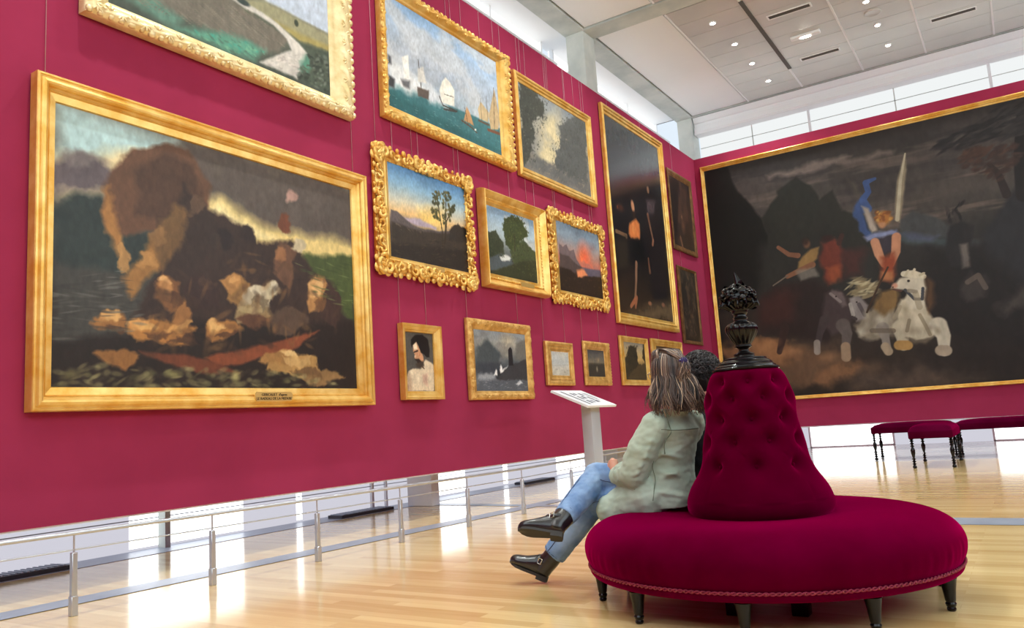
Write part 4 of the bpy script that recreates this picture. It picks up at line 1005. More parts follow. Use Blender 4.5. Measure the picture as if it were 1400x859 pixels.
PAINTINGS['Q'] = dict(size=(760, 500, 1.395), seed=27, gain=0.74, crisp=0.5, ops=[
    ('g', [(0, (42, 36, 32)), (0.18, (58, 48, 40)), (0.35, (34, 31, 29)), (0.55, (52, 50, 48)), (0.7, (84, 77, 73)), (0.85, (72, 67, 65)), (1, (54, 50, 49))]),
    ('c', (112, 100, 93), 3, 14, 0.48, 0.8, [(0, 0.5), (1, 0.5), (1, 0.95), (0, 0.95)], 1),
    ('c', (128, 112, 102), 3, 18, 0.56, 0.6, [(0.1, 0.5), (0.95, 0.5), (0.95, 0.8), (0.1, 0.8)], 2),
    ('c', (58, 54, 56), 3, 10, 0.5, 0.5, [(0, 0.7), (1, 0.7), (1, 1), (0, 1)], 3),
    ('p', (148, 132, 124), 0.02, 0.05, [(0.195, 0.921), (0.321, 0.944), (0.433, 0.929), (0.411, 0.906), (0.286, 0.907), (0.199, 0.903)], 0.7),
    ('p', (140, 124, 116), 0.02, 0.05, [(0.381, 0.908), (0.548, 0.912), (0.537, 0.886), (0.409, 0.883)], 0.6),
    ('p', (24, 23, 22), 0.01, 0.02, [(0.003, 1.017), (0.074, 1.002), (0.09, 0.896), (0.13, 0.818), (0.159, 0.745), (0.188, 0.625), (0.198, 0.465), (0.107, 0.294), (-0.048, 0.062), (-0.013, 0.543)]),
    ('p', (44, 44, 40), 0.01, 0.02, [(0.159, 0.745), (0.215, 0.826), (0.217, 0.849), (0.274, 0.891), (0.313, 0.843), (0.329, 0.776), (0.367, 0.803), (0.385, 0.713), (0.441, 0.674), (0.479, 0.552), (0.424, 0.358), (0.171, 0.408), (0.174, 0.661)]),
    ('p', (46, 46, 44), 0.05, 0.03, [(0.156, 0.633), (0.442, 0.562), (0.457, 0.293), (0.112, 0.356)]),
    ('p', (72, 74, 76), 0.012, 0.02, [(0.528, 0.638), (0.562, 0.664), (0.615, 0.628), (0.645, 0.585), (0.657, 0.534), (0.524, 0.583)]),
    ('p', (76, 90, 96), 0.02, 0.03, [(0.524, 0.59), (0.657, 0.528), (0.711, 0.494), (0.71, 0.481), (0.589, 0.525), (0.521, 0.556)], 0.8),
    ('p', (46, 46, 50), 0.02, 0.03, [(0.714, 0.52), (0.77, 0.611), (0.818, 0.702), (0.834, 0.71), (0.79, 0.242), (0.697, 0.338)]),
    ('p', (34, 30, 30), 0.05, 0.04, [(0.589, 0.525), (0.71, 0.481), (0.797, 0.318), (0.776, 0.093), (0.575, 0.175), (0.558, 0.367)]),
    ('p', (52, 44, 40), 0.04, 0.04, [(-0.025, 0.381), (0.245, 0.393), (0.443, 0.354), (0.482, 0.145), (0.173, 0.159), (0.033, 0.211)]),
    ('p', (132, 96, 68), 0.04, 0.1, [(0.005, 0.231), (0.116, 0.261), (0.219, 0.199), (0.347, 0.135), (0.4, 0.07), (0.237, 0.03), (0.018, 0.008)]),
    ('p', (166, 120, 82), 0.05, 0.1, [(0.093, 0.249), (0.158, 0.239), (0.218, 0.184), (0.171, 0.129), (0.109, 0.169)]),
    ('c', (90, 72, 58), 6, 6, 0.5, 0.6, [(0, 0), (0.75, 0), (0.75, 0.22), (0, 0.22)], 4),
    ('p', (104, 86, 74), 0.06, 0.1, [(0.359, 0.046), (0.533, 0.095), (0.598, 0.031), (0.682, 0.021), (0.524, -0.002), (0.356, 0.003)], 0.7),
    ('p', (40, 34, 32), 0.05, 0.06, [(0.518, 0.139), (0.697, 0.181), (0.769, 0.102), (0.758, -0.015), (0.686, 0.061), (0.558, 0.078)], 0.9),
    ('s', [(0.82, 0.649), (0.822, 0.781), (0.842, 0.961)], [0.03, 0.022, 0.016], (36, 32, 32)),
    ('s', [(0.782, 0.66), (0.77, 0.744), (0.754, 0.783)], [0.016, 0.012, 0.008], (50, 42, 40)),
    ('d', [(0.63, 0.895), (0.727, 0.937), (0.814, 0.999), (0.86, 0.994), (0.848, 0.865), (0.746, 0.875), (0.67, 0.86)], 170, 0.035, 0.008, 0.25, [(46, 44, 46), (38, 36, 38), (60, 56, 56)], 5, 0.8, 0.3),
    ('d', [(0.674, 0.81), (0.712, 0.859), (0.815, 0.837), (0.825, 0.78), (0.772, 0.717), (0.712, 0.777)], 120, 0.022, 0.009, 0.3, [(84, 60, 50), (60, 48, 44), (70, 52, 46)], 6, 0.7, 0.5),
    ('p', (44, 34, 34), 0.03, 0.06, [(0.135, 0.43), (0.199, 0.461), (0.287, 0.442), (0.347, 0.387), (0.361, 0.3), (0.297, 0.206), (0.212, 0.24), (0.123, 0.277)]),
    ('p', (70, 40, 38), 0.05, 0.06, [(0.134, 0.419), (0.206, 0.448), (0.24, 0.409), (0.209, 0.306), (0.124, 0.299)], 0.8),
    ('e', 0.28, 0.605, 0.018, 0.024, 0, (120, 84, 64), 1, 0.5),
    ('e', 0.276, 0.617, 0.02, 0.022, 0, (50, 34, 30), 0.8, 0.6),
    ('p', (156, 124, 78), 0.01, 0.02, [(0.25, 0.537), (0.283, 0.579), (0.309, 0.583), (0.302, 0.536), (0.27, 0.5), (0.247, 0.494)]),
    ('s', [(0.252, 0.564), (0.227, 0.574), (0.199, 0.611)], [0.012, 0.01, 0.008], (140, 96, 74)),
    ('s', [(0.289, 0.517), (0.255, 0.503), (0.216, 0.485)], [0.014, 0.012, 0.01], (140, 98, 74)),
    ('s', [(0.216, 0.488), (0.172, 0.456)], 0.003, (120, 110, 100)),
    ('p', (150, 144, 136), 0.012, 0.03, [(0.244, 0.501), (0.291, 0.495), (0.3, 0.461), (0.251, 0.455)], 0.7),
    ('p', (116, 56, 44), 0.02, 0.05, [(0.314, 0.598), (0.359, 0.609), (0.375, 0.551), (0.36, 0.448), (0.315, 0.426), (0.305, 0.525)]),
    ('p', (164, 86, 54), 0.02, 0.06, [(0.319, 0.478), (0.363, 0.49), (0.359, 0.438), (0.322, 0.429)], 0.8),
    ('e', 0.337, 0.614, 0.03, 0.018, 0, (58, 34, 32), 1, 0.6),
    ('s', [(0.367, 0.585), (0.377, 0.615)], 0.01, (70, 44, 40)),
    ('p', (96, 44, 40), 0.04, 0.08, [(0.368, 0.553), (0.437, 0.536), (0.416, 0.457), (0.366, 0.446)], 0.6),
    ('p', (72, 60, 62), 0.016, 0.04, [(0.305, 0.395), (0.342, 0.409), (0.366, 0.362), (0.379, 0.297), (0.363, 0.237), (0.313, 0.224), (0.293, 0.291)]),
    ('p', (120, 108, 108), 0.012, 0.03, [(0.329, 0.407), (0.354, 0.385), (0.363, 0.336), (0.35, 0.333), (0.323, 0.392)], 0.8),
    ('s', [(0.304, 0.289), (0.287, 0.239), (0.274, 0.177)], [0.022, 0.014, 0.012], (70, 60, 62)),
    ('s', [(0.276, 0.203), (0.274, 0.167)], 0.014, (150, 140, 132)),
    ('s', [(0.192, 0.276), (0.169, 0.182)], [0.02, 0.012], (56, 40, 38)),
    ('s', [(0.351, 0.26), (0.359, 0.227), (0.348, 0.156)], [0.03, 0.022, 0.014], (96, 88, 86)),
    ('s', [(0.351, 0.176), (0.349, 0.135)], 0.02, (160, 136, 112)),
    ('p', (150, 140, 122), 0.02, 0.05, [(0.383, 0.265), (0.433, 0.328), (0.489, 0.358), (0.488, 0.277), (0.475, 0.198), (0.421, 0.186), (0.389, 0.212)]),
    ('p', (196, 188, 170), 0.02, 0.06, [(0.435, 0.276), (0.47, 0.29), (0.471, 0.229), (0.436, 0.214)], 0.8),
    ('p', (202, 196, 178), 0.03, 0.08, [(0.384, 0.244), (0.414, 0.27), (0.417, 0.228), (0.395, 0.211)], 0.8),
    ('p', (134, 106, 66), 0.02, 0.06, [(0.426, 0.329), (0.458, 0.385), (0.504, 0.386), (0.498, 0.316), (0.456, 0.283)]),
    ('d', [(0.37, 0.403), (0.401, 0.439), (0.446, 0.408), (0.442, 0.357), (0.38, 0.359)], 50, 0.03, 0.008, 0.3, [(206, 196, 160), (150, 136, 104), (120, 108, 84)], 7, 0.8, 0.6),
    ('p', (146, 138, 138), 0.01, 0.02, [(0.373, 0.361), (0.395, 0.367), (0.419, 0.331), (0.412, 0.28), (0.387, 0.274), (0.377, 0.318)]),
    ('p', (170, 164, 162), 0.01, 0.02, [(0.377, 0.36), (0.388, 0.363), (0.391, 0.305), (0.38, 0.312)], 0.8),
    ('s', [(0.451, 0.232), (0.455, 0.191), (0.456, 0.15)], [0.026, 0.016, 0.016], (150, 142, 134)),
    ('s', [(0.452, 0.161), (0.458, 0.142)], 0.018, (180, 160, 134)),
    ('p', (206, 196, 172), 0.012, 0.03, [(0.488, 0.277), (0.506, 0.334), (0.54, 0.348), (0.562, 0.303), (0.581, 0.24), (0.599, 0.227), (0.589, 0.189), (0.563, 0.174), (0.525, 0.17), (0.494, 0.195), (0.481, 0.227)]),
    ('p', (216, 208, 188), 0.01, 0.02, [(0.51, 0.415), (0.543, 0.418), (0.567, 0.403), (0.568, 0.342), (0.56, 0.284), (0.522, 0.291), (0.516, 0.332), (0.529, 0.365), (0.51, 0.374), (0.486, 0.384)]),
    ('e', 0.495, 0.388, 0.014, 0.014, 0, (206, 150, 126), 1, 0.6),
    ('e', 0.53, 0.399, 0.006, 0.006, 0, (40, 32, 30)),
    ('s', [(0.519, 0.367), (0.538, 0.328), (0.557, 0.324), (0.562, 0.364)], 0.006, (70, 72, 80)),
    ('s', [(0.521, 0.428), (0.543, 0.423), (0.568, 0.408)], [0.012, 0.016, 0.01], (226, 218, 194)),
    ('p', (96, 70, 48), 0.02, 0.03, [(0.569, 0.402), (0.587, 0.378), (0.587, 0.299), (0.571, 0.262), (0.566, 0.313)]),
    ('s', [(0.497, 0.225), (0.497, 0.184), (0.497, 0.159)], [0.036, 0.024, 0.022], (206, 196, 172)),
    ('s', [(0.486, 0.161), (0.507, 0.158)], 0.02, (190, 150, 90)),
    ('s', [(0.586, 0.22), (0.595, 0.179), (0.591, 0.121)], [0.034, 0.026, 0.018], (212, 204, 184)),
    ('s', [(0.584, 0.127), (0.596, 0.125)], 0.022, (176, 160, 140)),
    ('e', 0.544, 0.247, 0.03, 0.03, 0, (228, 220, 200), 0.8, 0.9),
    ('e', 0.513, 0.262, 0.025, 0.03, 0, (176, 164, 140), 0.7, 0.9),
    ('e', 0.522, 0.21, 0.04, 0.02, 0, (170, 158, 136), 0.7, 0.9),
    ('e', 0.566, 0.213, 0.03, 0.016, 0, (160, 146, 126), 0.6, 0.9),
    ('p', (112, 100, 84), 0.012, 0.03, [(0.503, 0.183), (0.537, 0.17), (0.569, 0.175), (0.549, 0.158), (0.518, 0.163)]),
    ('e', 0.513, 0.295, 0.022, 0.034, 0.2, (156, 146, 124), 0.8, 0.9),
    ('s', [(0.546, 0.266), (0.556, 0.225), (0.564, 0.189)], 0.007, (150, 138, 114), 0.8),
    ('s', [(0.519, 0.251), (0.51, 0.212)], 0.007, (140, 128, 106), 0.8),
    ('s', [(0.543, 0.347), (0.548, 0.296)], 0.012, (168, 156, 132), 0.7),
    ('s', [(0.49, 0.375), (0.509, 0.365)], 0.004, (90, 64, 56)),
    ('e', 0.49, 0.383, 0.004, 0.003, 0, (60, 40, 36)),
    ('s', [(0.524, 0.42), (0.532, 0.438)], 0.005, (214, 204, 176)),
    ('s', [(0.541, 0.423), (0.548, 0.439)], 0.005, (220, 210, 184)),
    ('s', [(0.559, 0.415), (0.569, 0.42)], 0.005, (200, 188, 160)),
    ('s', [(0.528, 0.362), (0.544, 0.355)], 0.008, (150, 140, 122), 0.8),
    ('e', 0.583, 0.2, 0.014, 0.02, 0, (176, 164, 140), 0.8, 0.8),
    ('s', [(0.484, 0.267), (0.501, 0.305)], 0.008, (170, 158, 134), 0.8),
    ('e', 0.394, 0.344, 0.004, 0.004, 0, (40, 34, 34)),
    ('s', [(0.377, 0.339), (0.381, 0.296)], 0.008, (186, 180, 174), 0.9),
    ('s', [(0.378, 0.288), (0.387, 0.279)], 0.006, (70, 60, 62)),
    ('s', [(0.399, 0.335), (0.41, 0.291)], 0.008, (84, 76, 80), 0.8),
    ('s', [(0.328, 0.391), (0.352, 0.354)], 0.006, (150, 140, 140), 0.8),
    ('e', 0.342, 0.377, 0.004, 0.004, 0, (36, 30, 32)),
    ('s', [(0.424, 0.227), (0.477, 0.218)], 0.01, (110, 98, 84), 0.7),
    ('e', 0.416, 0.29, 0.02, 0.03, 0, (180, 172, 152), 0.8, 0.9),
    ('e', 0.447, 0.264, 0.018, 0.028, 0, (208, 200, 182), 0.8, 0.9),
    ('e', 0.15, 0.223, 0.05, 0.03, 0, (178, 128, 88), 0.8, 1.0),
    ('e', 0.207, 0.182, 0.06, 0.035, 0, (172, 126, 90), 0.8, 1.0),
    ('e', 0.299, 0.142, 0.06, 0.03, 0.2, (160, 118, 84), 0.7, 1.0),
    ('e', 0.13, 0.166, 0.06, 0.05, 0, (150, 108, 74), 0.7, 1.0),
    ('e', 0.412, 0.086, 0.07, 0.04, 0, (120, 94, 74), 0.6, 1.0),
    ('p', (158, 146, 122), 0.008, 0.01, [(0.516, 0.641), (0.535, 0.782), (0.564, 0.89), (0.563, 0.825), (0.546, 0.716), (0.527, 0.628)]),
    ('s', [(0.564, 0.888), (0.544, 0.789), (0.523, 0.639)], [0.003, 0.006, 0.008], (198, 188, 164)),
    ('p', (92, 84, 74), 0.02, 0.02, [(0.413, 0.831), (0.429, 0.815), (0.451, 0.712), (0.44, 0.704)], 0.7),
    ('p', (64, 86, 134), 0.012, 0.04, [(0.417, 0.711), (0.445, 0.757), (0.453, 0.728), (0.439, 0.684), (0.456, 0.605), (0.447, 0.575), (0.43, 0.622), (0.426, 0.655), (0.411, 0.681)]),
    ('s', [(0.481, 0.815), (0.456, 0.807), (0.46, 0.768), (0.443, 0.741), (0.451, 0.702)], [0.006, 0.012, 0.012, 0.014, 0.02], (70, 94, 146)),
    ('p', (180, 168, 156), 0.01, 0.02, [(0.438, 0.716), (0.454, 0.701), (0.47, 0.611), (0.456, 0.605)]),
    ('e', 0.489, 0.654, 0.034, 0.036, 0, (176, 120, 60), 1, 0.5),
    ('e', 0.484, 0.633, 0.018, 0.022, 0, (198, 144, 104), 1, 0.5),
    ('d', [(0.47, 0.685), (0.516, 0.672), (0.512, 0.632), (0.47, 0.643)], 36, 0.01, 0.008, 0.5, [(210, 160, 84), (130, 80, 44), (170, 110, 56)], 8),
    ('p', (60, 54, 64), 0.015, 0.03, [(0.461, 0.587), (0.521, 0.577), (0.516, 0.517), (0.469, 0.518)]),
    ('p', (140, 150, 190), 0.012, 0.04, [(0.435, 0.594), (0.463, 0.603), (0.517, 0.604), (0.521, 0.582), (0.468, 0.581), (0.44, 0.572)]),
    ('p', (92, 100, 130), 0.02, 0.05, [(0.522, 0.592), (0.574, 0.584), (0.616, 0.558), (0.602, 0.544), (0.546, 0.563)], 0.7),
    ('s', [(0.46, 0.567), (0.466, 0.518), (0.475, 0.474)], [0.018, 0.018, 0.012], (206, 150, 118)),
    ('s', [(0.515, 0.574), (0.509, 0.518), (0.493, 0.47)], [0.018, 0.018, 0.012], (210, 150, 116)),
    ('e', 0.484, 0.467, 0.02, 0.014, 0, (212, 150, 116), 1, 0.5),
    ('p', (150, 72, 46), 0.02, 0.04, [(0.468, 0.507), (0.502, 0.51), (0.502, 0.437), (0.487, 0.41), (0.461, 0.426)]),
    ('p', (190, 132, 88), 0.015, 0.03, [(0.464, 0.456), (0.497, 0.449), (0.493, 0.409), (0.464, 0.42)], 0.8),
    ('s', [(0.484, 0.462), (0.451, 0.387), (0.417, 0.3)], 0.004, (70, 50, 36)),
    ('p', (40, 38, 40), 0.012, 0.03, [(0.645, 0.585), (0.671, 0.592), (0.701, 0.557), (0.687, 0.5), (0.672, 0.423), (0.632, 0.433), (0.631, 0.514)]),
    ('d', [(0.639, 0.655), (0.655, 0.644), (0.682, 0.663), (0.673, 0.598), (0.646, 0.592)], 26, 0.016, 0.006, 1.3, [(48, 44, 44), (70, 64, 62), (36, 34, 34)], 9, 0.9, 0.5),
    ('p', (126, 118, 112), 0.012, 0.02, [(0.662, 0.506), (0.679, 0.502), (0.679, 0.422), (0.66, 0.419)], 0.8),
    ('p', (66, 60, 58), 0.02, 0.05, [(0.649, 0.348), (0.679, 0.408), (0.718, 0.387), (0.71, 0.309), (0.66, 0.293)], 0.9),
    ('s', [(0.667, 0.365), (0.693, 0.385), (0.705, 0.337)], 0.01, (110, 98, 90), 0.8),
    ('p', (84, 78, 74), 0.03, 0.08, [(0.734, 0.266), (0.774, 0.322), (0.797, 0.318), (0.792, 0.267), (0.743, 0.238)], 0.7),
])
# ---------------------------------------------------------------- pictures
def loop_frame(W, H, fw, prof, nseg, orn=None, edge=None):
    """mitred frame in local axes: x along the wall, z up, y out of the wall (towards the room = +y).
    prof: (t, h) with t 0 outer edge .. 1 inner edge; fw = (left, right, bottom, top) member widths."""
    mb = MB()
    l, r, b, t = fw
    per = []                       # parametrise each side
    sides = [((0, 0), (W, 0), (l, b), (W - r, b)), ((W, 0), (W, H), (W - r, b), (W - r, H - t)),
             ((W, H), (0, H), (W - r, H - t), (l, H - t)), ((0, H), (0, 0), (l, H - t), (l, b))]
    for si, (o0, o1, i0, i1) in enumerate(sides):
        L = math.dist(o0, o1)
        n = max(1, int(round(L * nseg))) if nseg else 1
        vs, fs = [], []
        m = len(prof)
        for k in range(n + 1):
            s = k / n
            for (tt, h) in prof:
                ox, oz = o0[0] + (o1[0] - o0[0]) * s, o0[1] + (o1[1] - o0[1]) * s
                ix, iz = i0[0] + (i1[0] - i0[0]) * s, i0[1] + (i1[1] - i0[1]) * s
                te = tt
                if edge and tt < 0.25:
                    te = tt + edge(s * L, L) * (0.25 - tt) / 0.25
                hh = h + (orn(s * L, tt, L) if orn else 0)
                vs.append((ox + (ix - ox) * te, hh, oz + (iz - oz) * te))
        for k in range(n):
            for j in range(m - 1):
                a = k * m + j
                fs.append((a, a + m, a + m + 1, a + 1))
        mb.add(vs, fs)
    return mb


PROF = {
    'bold': [(0, 0), (0, .78), (.04, .86), (.10, .88), (.14, .80), (.17, .80), (.26, .95), (.36, 1.0), (.44, .97), (.50, .86), (.53, .70), (.60, .66), (.63, .70), (.66, .62), (.68, .55), (.97, .5), (1, .38), (1, .1)],
    'plain': [(0, 0), (0, .7), (.06, .85), (.2, 1.0), (.34, .95), (.4, .78), (.5, .72), (.62, .8), (.7, .66), (.74, .55), (.96, .48), (1, .36), (1, .1)],
    'thin': [(0, 0), (0, .8), (.1, .95), (.3, 1.0), (.5, .9), (.6, .7), (.75, .72), (.8, .55), (1, .42), (1, .1)],
    'box': [(0, 0), (0, .95), (.04, 1.0), (.3, .98), (.36, .9), (.7, .78), (.74, .7), (.96, .64), (1, .5), (1, .1)],
    'deep': [(0, 0), (0, .5), (.05, .78), (.1, .95), (.16, 1.0), (.22, .95), (.26, .86), (.36, .74), (.48, .62), (.56, .56), (.6, .6), (.66, .6), (.7, .5), (.75, .42), (.96, .38), (1, .3), (1, .1)],
}


def rich_prof(n=16, base=0.52, rise=0.34):
    p = [(0, 0), (0, base)]
    for i in range(1, n):
        t = 0.02 + 0.72 * i / n
        p.append((t, base + rise * math.sin(PI * min(1, t / 0.72)) ** 0.8))
    return p + [(.75, base * .95), (.8, base * .9), (.97, base * .8), (1, base * .6), (1, .1)]


def dprof(prof, d):
    return [(t, h * d) for t, h in prof]


def scroll_ornament(mb, W, H, fw, d, step, rng, size):
    """carved leaf scrolls: S- and C-shaped tapering rolls and knobs round the frame"""
    cx = fw * 0.46
    sides = [((0, cx), (1, 0), W), ((W - cx, 0), (0, 1), H), ((W, H - cx), (-1, 0), W), ((cx, H), (0, -1), H)]
    for (o, dr, L) in sides:
        nx, nz = -dr[1], dr[0]     # towards the opening
        n = max(3, int(round(L / step)))
        for k in range(n):
            s = (k + 0.5) * L / n
            mid = abs(k - (n - 1) / 2) < 0.6
            end = k in (0, n - 1)
            sc = size * (1.3 if (mid or end) else rng.uniform(0.85, 1.1))
            px, pz = o[0] + dr[0] * s, o[1] + dr[1] * s
            flip = 1 if k % 2 else -1
            if mid or end:
                # shell or flower: ring of petals around a knob
                for q in range(7):
                    a = 2 * PI * q / 7
                    rot = Matrix.Rotation(-a, 3, 'Y')
                    mb.ball((px + math.cos(a) * sc * .34, d * 0.92, pz + math.sin(a) * sc * .34), (sc * .26, d * .3, sc * .15), 8, 5, rot)
                mb.ball((px, d * 1.08, pz), (sc * .17, d * .22, sc * .17), 8, 6)
            for w in (-1, 1):
                pts, rad = [], []
                m = 13
                for i in range(m):
                    u = i / (m - 1)
                    a = u * 1.55 * PI
                    rr = sc * 0.52 * (1 - 0.72 * u)
                    lx = w * (sc * 0.42 + 0) - w * rr * math.cos(a) * 0.9
                    ly = flip * w * (rr * math.sin(a) + sc * 0.02)
                    pts.append((px + dr[0] * lx + nx * ly, d * (0.86 + 0.22 * math.sin(PI * u)), pz + dr[1] * lx + nz * ly))
                    rad.append(sc * (0.10 + 0.07 * math.sin(PI * u)))
                mb.tube(pts, rad, 7)
                mb.ball(pts[-1], sc * 0.15, 8, 6)
            # leaf tips along the outer edge
            for q in (-0.27 + rng.uniform(-.06, .06), 0.2 + rng.uniform(-.06, .06)):
                lx = q * L / n
                ly = -fw * 0.40 + rng.uniform(-.012, .012)
                c = (px + dr[0] * lx + nx * ly, d * 0.7, pz + dr[1] * lx + nz * ly)
                rot = Matrix.Rotation(-math.atan2(nz, nx) + rng.uniform(-.4, .4), 3, 'Y')
                gq = rng.uniform(.85, 1.5)
                mb.ball(c, (sc * .24 * gq, d * .26, sc * .24 * gq), 9, 6, rot)
            for q in (-0.25, 0.25):
                lx = q * L / n
                ly = fw * 0.36
                c = (px + dr[0] * lx + nx * ly, d * 0.68, pz + dr[1] * lx + nz * ly)
                mb.ball(c, (sc * .16, d * .16, sc * .12), 7, 5)


def leafy(period, amp, lo=.12, hi=.7, rows=1):
    def f(s, t, L):
        if t <= lo or t >= hi:
            return 0
        q = (t - lo) / (hi - lo)
        w = math.sin(PI * q)
        a = 2 * PI * s / period
        return amp * w * (0.6 * math.sin(a + 2.2 * math.sin(PI * 2 * rows * q)) + 0.45 * math.cos(2 * a - 5 * q * rows) + 0.3 * math.sin(3 * a + 9 * q))
    return f


PAINT = {}


def canvas_material():
    m, nt, b = nmat('oil_on_canvas')
    at = nt.nodes.new('ShaderNodeAttribute')
    at.attribute_name = 'paint'
    nt.links.new(at.outputs['Color'], b.inputs['Base Color'])
    setp(b, rough=0.42, spec=0.3)
    tc = nt.nodes.new('ShaderNodeTexCoord')
    nz = nt.nodes.new('ShaderNodeTexNoise')
    nz.inputs['Scale'].default_value = 60
    nt.links.new(tc.outputs['Object'], nz.inputs['Vector'])
    bump(nt, b, nz.outputs['Fac'], 0.06, 0.01)
    return m


M['canvas'] = canvas_material()
M['canvas_gloss'] = canvas_material()
setp(M['canvas_gloss'].node_tree.nodes['Principled BSDF'], rough=0.2, spec=0.5)


def canvas(parent, x0, x1, z0, z1, y, key, gloss=False):
    img, W, H = render_painting(key)
    me = bpy.data.meshes.new('canvas')
    xs = np.linspace(x0, x1, W)
    zs = np.linspace(z0, z1, H)
    X, Z = np.meshgrid(xs, zs)
    co = np.stack([X, np.full_like(X, y), Z], -1).reshape(-1, 3)
    i = np.arange((H - 1) * (W - 1))
    r, c = i // (W - 1), i % (W - 1)
    a = r * W + c
    q = np.stack([a, a + W, a + W + 1, a + 1], 1)
    me.vertices.add(W * H)
    me.vertices.foreach_set('co', co.ravel())
    me.loops.add(q.size)
    me.loops.foreach_set('vertex_index', q.ravel())
    me.polygons.add(len(q))
    me.polygons.foreach_set('loop_start', np.arange(0, q.size, 4))
    me.update(calc_edges=True)
    at = me.color_attributes.new('paint', 'FLOAT_COLOR', 'POINT')
    rgba = np.ones((W * H, 4), dtype=np.float32)
    rgba[:, :3] = img.reshape(-1, 3)
    at.data.foreach_set('color', rgba.ravel())
    me.materials.append(M['canvas_gloss' if gloss else 'canvas'])
    o = bpy.data.objects.new('canvas', me)
    COL.objects.link(o)
    o.parent = parent
    return o


def picture(key, rect, inner, d, style, label, group=None, mat='gold', wall='left', wires=(0.12, 0.88), gloss=False, plate=None, cat='painting', name='framed_painting', short=''):
    a0, a1, z0, z1 = rect
    b0, b1, c0, c1 = inner
    W, H = a1 - a0, z1 - z0
    fw = (b0 - a0, a1 - b1, c0 - z0, z1 - c1)
    t = thing(name, label, cat, (0, 0, 0), group)
    if wall == 'left':             # local x -> +Y, local y -> +X
        d -= .016
        t.matrix_world = Matrix.Translation((XW + .016, a0, z0)) @ Matrix(((0, 1, 0), (-1, 0, 0), (0, 0, 1))).to_4x4()
        fx = lambda x: -x          # rotation by -90 deg about z turns local x to -Y, so mirror x
    else:
        t.matrix_world = Matrix.Translation((a0, YD, z0))
        fx = lambda x: x
    yy = 1 if wall == 'left' else -1

    def place(mb):
        mb.v = [(fx(x), yy * y, z) for x, y, z in mb.v]
        if wall == 'left':
            mb.f = [tuple(reversed(f)) for f in mb.f]
        else:
            mb.f = [tuple(reversed(f)) for f in mb.f]
        return mb
    wmean = (fw[0] + fw[1] + fw[2] + fw[3]) / 4
    rng = random.Random(key)
    if style in ('bold', 'plain', 'thin', 'box', 'deep'):
        body = loop_frame(W, H, fw, dprof(PROF[style], d), 0)
        f = place(body).build('frame', M[mat], t, 22)
        if style == 'deep':
            bd = MB()
            for xa, za, xb, zb in ((fw[0] * .62, fw[2] * .62, W - fw[1] * .62, fw[2] * .62), (W - fw[1] * .62, fw[2] * .62, W - fw[1] * .62, H - fw[3] * .62),
                                   (fw[0] * .62, H - fw[3] * .62, W - fw[1] * .62, H - fw[3] * .62), (fw[0] * .62, fw[2] * .62, fw[0] * .62, H - fw[3] * .62)):
                L = math.hypot(xb - xa, zb - za)
                n = int(L / 0.045)
                for k in range(n + 1):
                    bd.ball((xa + (xb - xa) * k / n, d * 0.6, za + (zb - za) * k / n), 0.017, 6, 4)
            place(bd).build('beading', M[mat], f, 60)
    elif style == 'leaf':
        body = loop_frame(W, H, fw, dprof(rich_prof(16), d), 26 if W > 2 else 45, leafy(0.22 if W > 2 else .12, d * 0.07, .1, .7, 1))
        f = place(body).build('frame', M[mat], t, 60)
        kn = MB()
        for xa, za, xb, zb in ((0.03, 0.03, W - .03, .03), (W - .03, .03, W - .03, H - .03), (.03, H - .03, W - .03, H - .03), (.03, .03, .03, H - .03)):
            L = math.hypot(xb - xa, zb - za)
            n = int(L / (0.09 if W > 2 else 0.05))
            for k in range(n + 1):
                g = 0.04 if W > 2 else .02
                kn.ball((xa + (xb - xa) * k / n, d * 0.66, za + (zb - za) * k / n), (g * rng.uniform(.7, 1.1), g * .7, g * rng.uniform(.7, 1.1)), 6, 4)
        # three-lobed leaves along the middle of each member
        mx = fw[0] * .4
        for xa, za, xb, zb, mw in ((mx, fw[2] * .38, W - mx, fw[2] * .38, fw[2]), (W - fw[1] * .38, mx, W - fw[1] * .38, H - mx, fw[1]), (mx, H - fw[3] * .38, W - mx, H - fw[3] * .38, fw[3]), (fw[0] * .34, mx, fw[0] * .34, H - mx, fw[0])):
            L = math.hypot(xb - xa, zb - za)
            st = 0.105 if W > 2 else 0.075
            n = max(2, int(L / st))
            ux, uz = (xb - xa) / L, (zb - za) / L
            for k in range(n + 1):
                px, pz = xa + (xb - xa) * k / n, za + (zb - za) * k / n
                for q in (-1, 0, 1):
                    an = math.atan2(uz, ux) + PI / 2 * (1 if k % 2 else -1) + q * 0.75
                    e = min(st * 0.40, mw * .2)
                    kn.ball((px + math.cos(an) * e * .8, d * .84, pz + math.sin(an) * e * .8), (e * .8, d * .055, e * .28), 7, 4, Matrix.Rotation(-an, 3, 'Y'))
        place(kn).build('carved_leaves', M[mat], f, 70)
    elif style == 'scroll':
        pr = [(0.2, 0), (0.2, .35), (.3, .55), (.5, .62), (.66, .55), (.72, .5), (.8, .62), (.86, .5), (.98, .42), (1, .3), (1, .1)]
        body = loop_frame(W, H, fw, dprof(pr, d), 0)
        f = place(body).build('frame', M[mat], t, 40)
        sm = MB()
        scroll_ornament(sm, W, H, wmean * 1.0, d, wmean * 1.15, rng, wmean * 0.62)
        place(sm).build('carved_scrollwork', M[mat], f, 80)
    # ochre outer edge board
    e = MB()
    q = 0.02
    for x0_, x1_, zz0, zz1 in ((q, W - q, q, q + .02), (q, W - q, H - q - .02, H - q), (q, q + .02, q, H - q), (W - q - .02, W - q, q, H - q)):
        e.box(x0_, x1_, 0.0, d * 0.42, zz0, zz1)
    if style in ('leaf', 'scroll'):
        pass
    place(e).build('edge_board', M['goldside'], t)
    # painted canvas
    cy = yy * d * 0.34
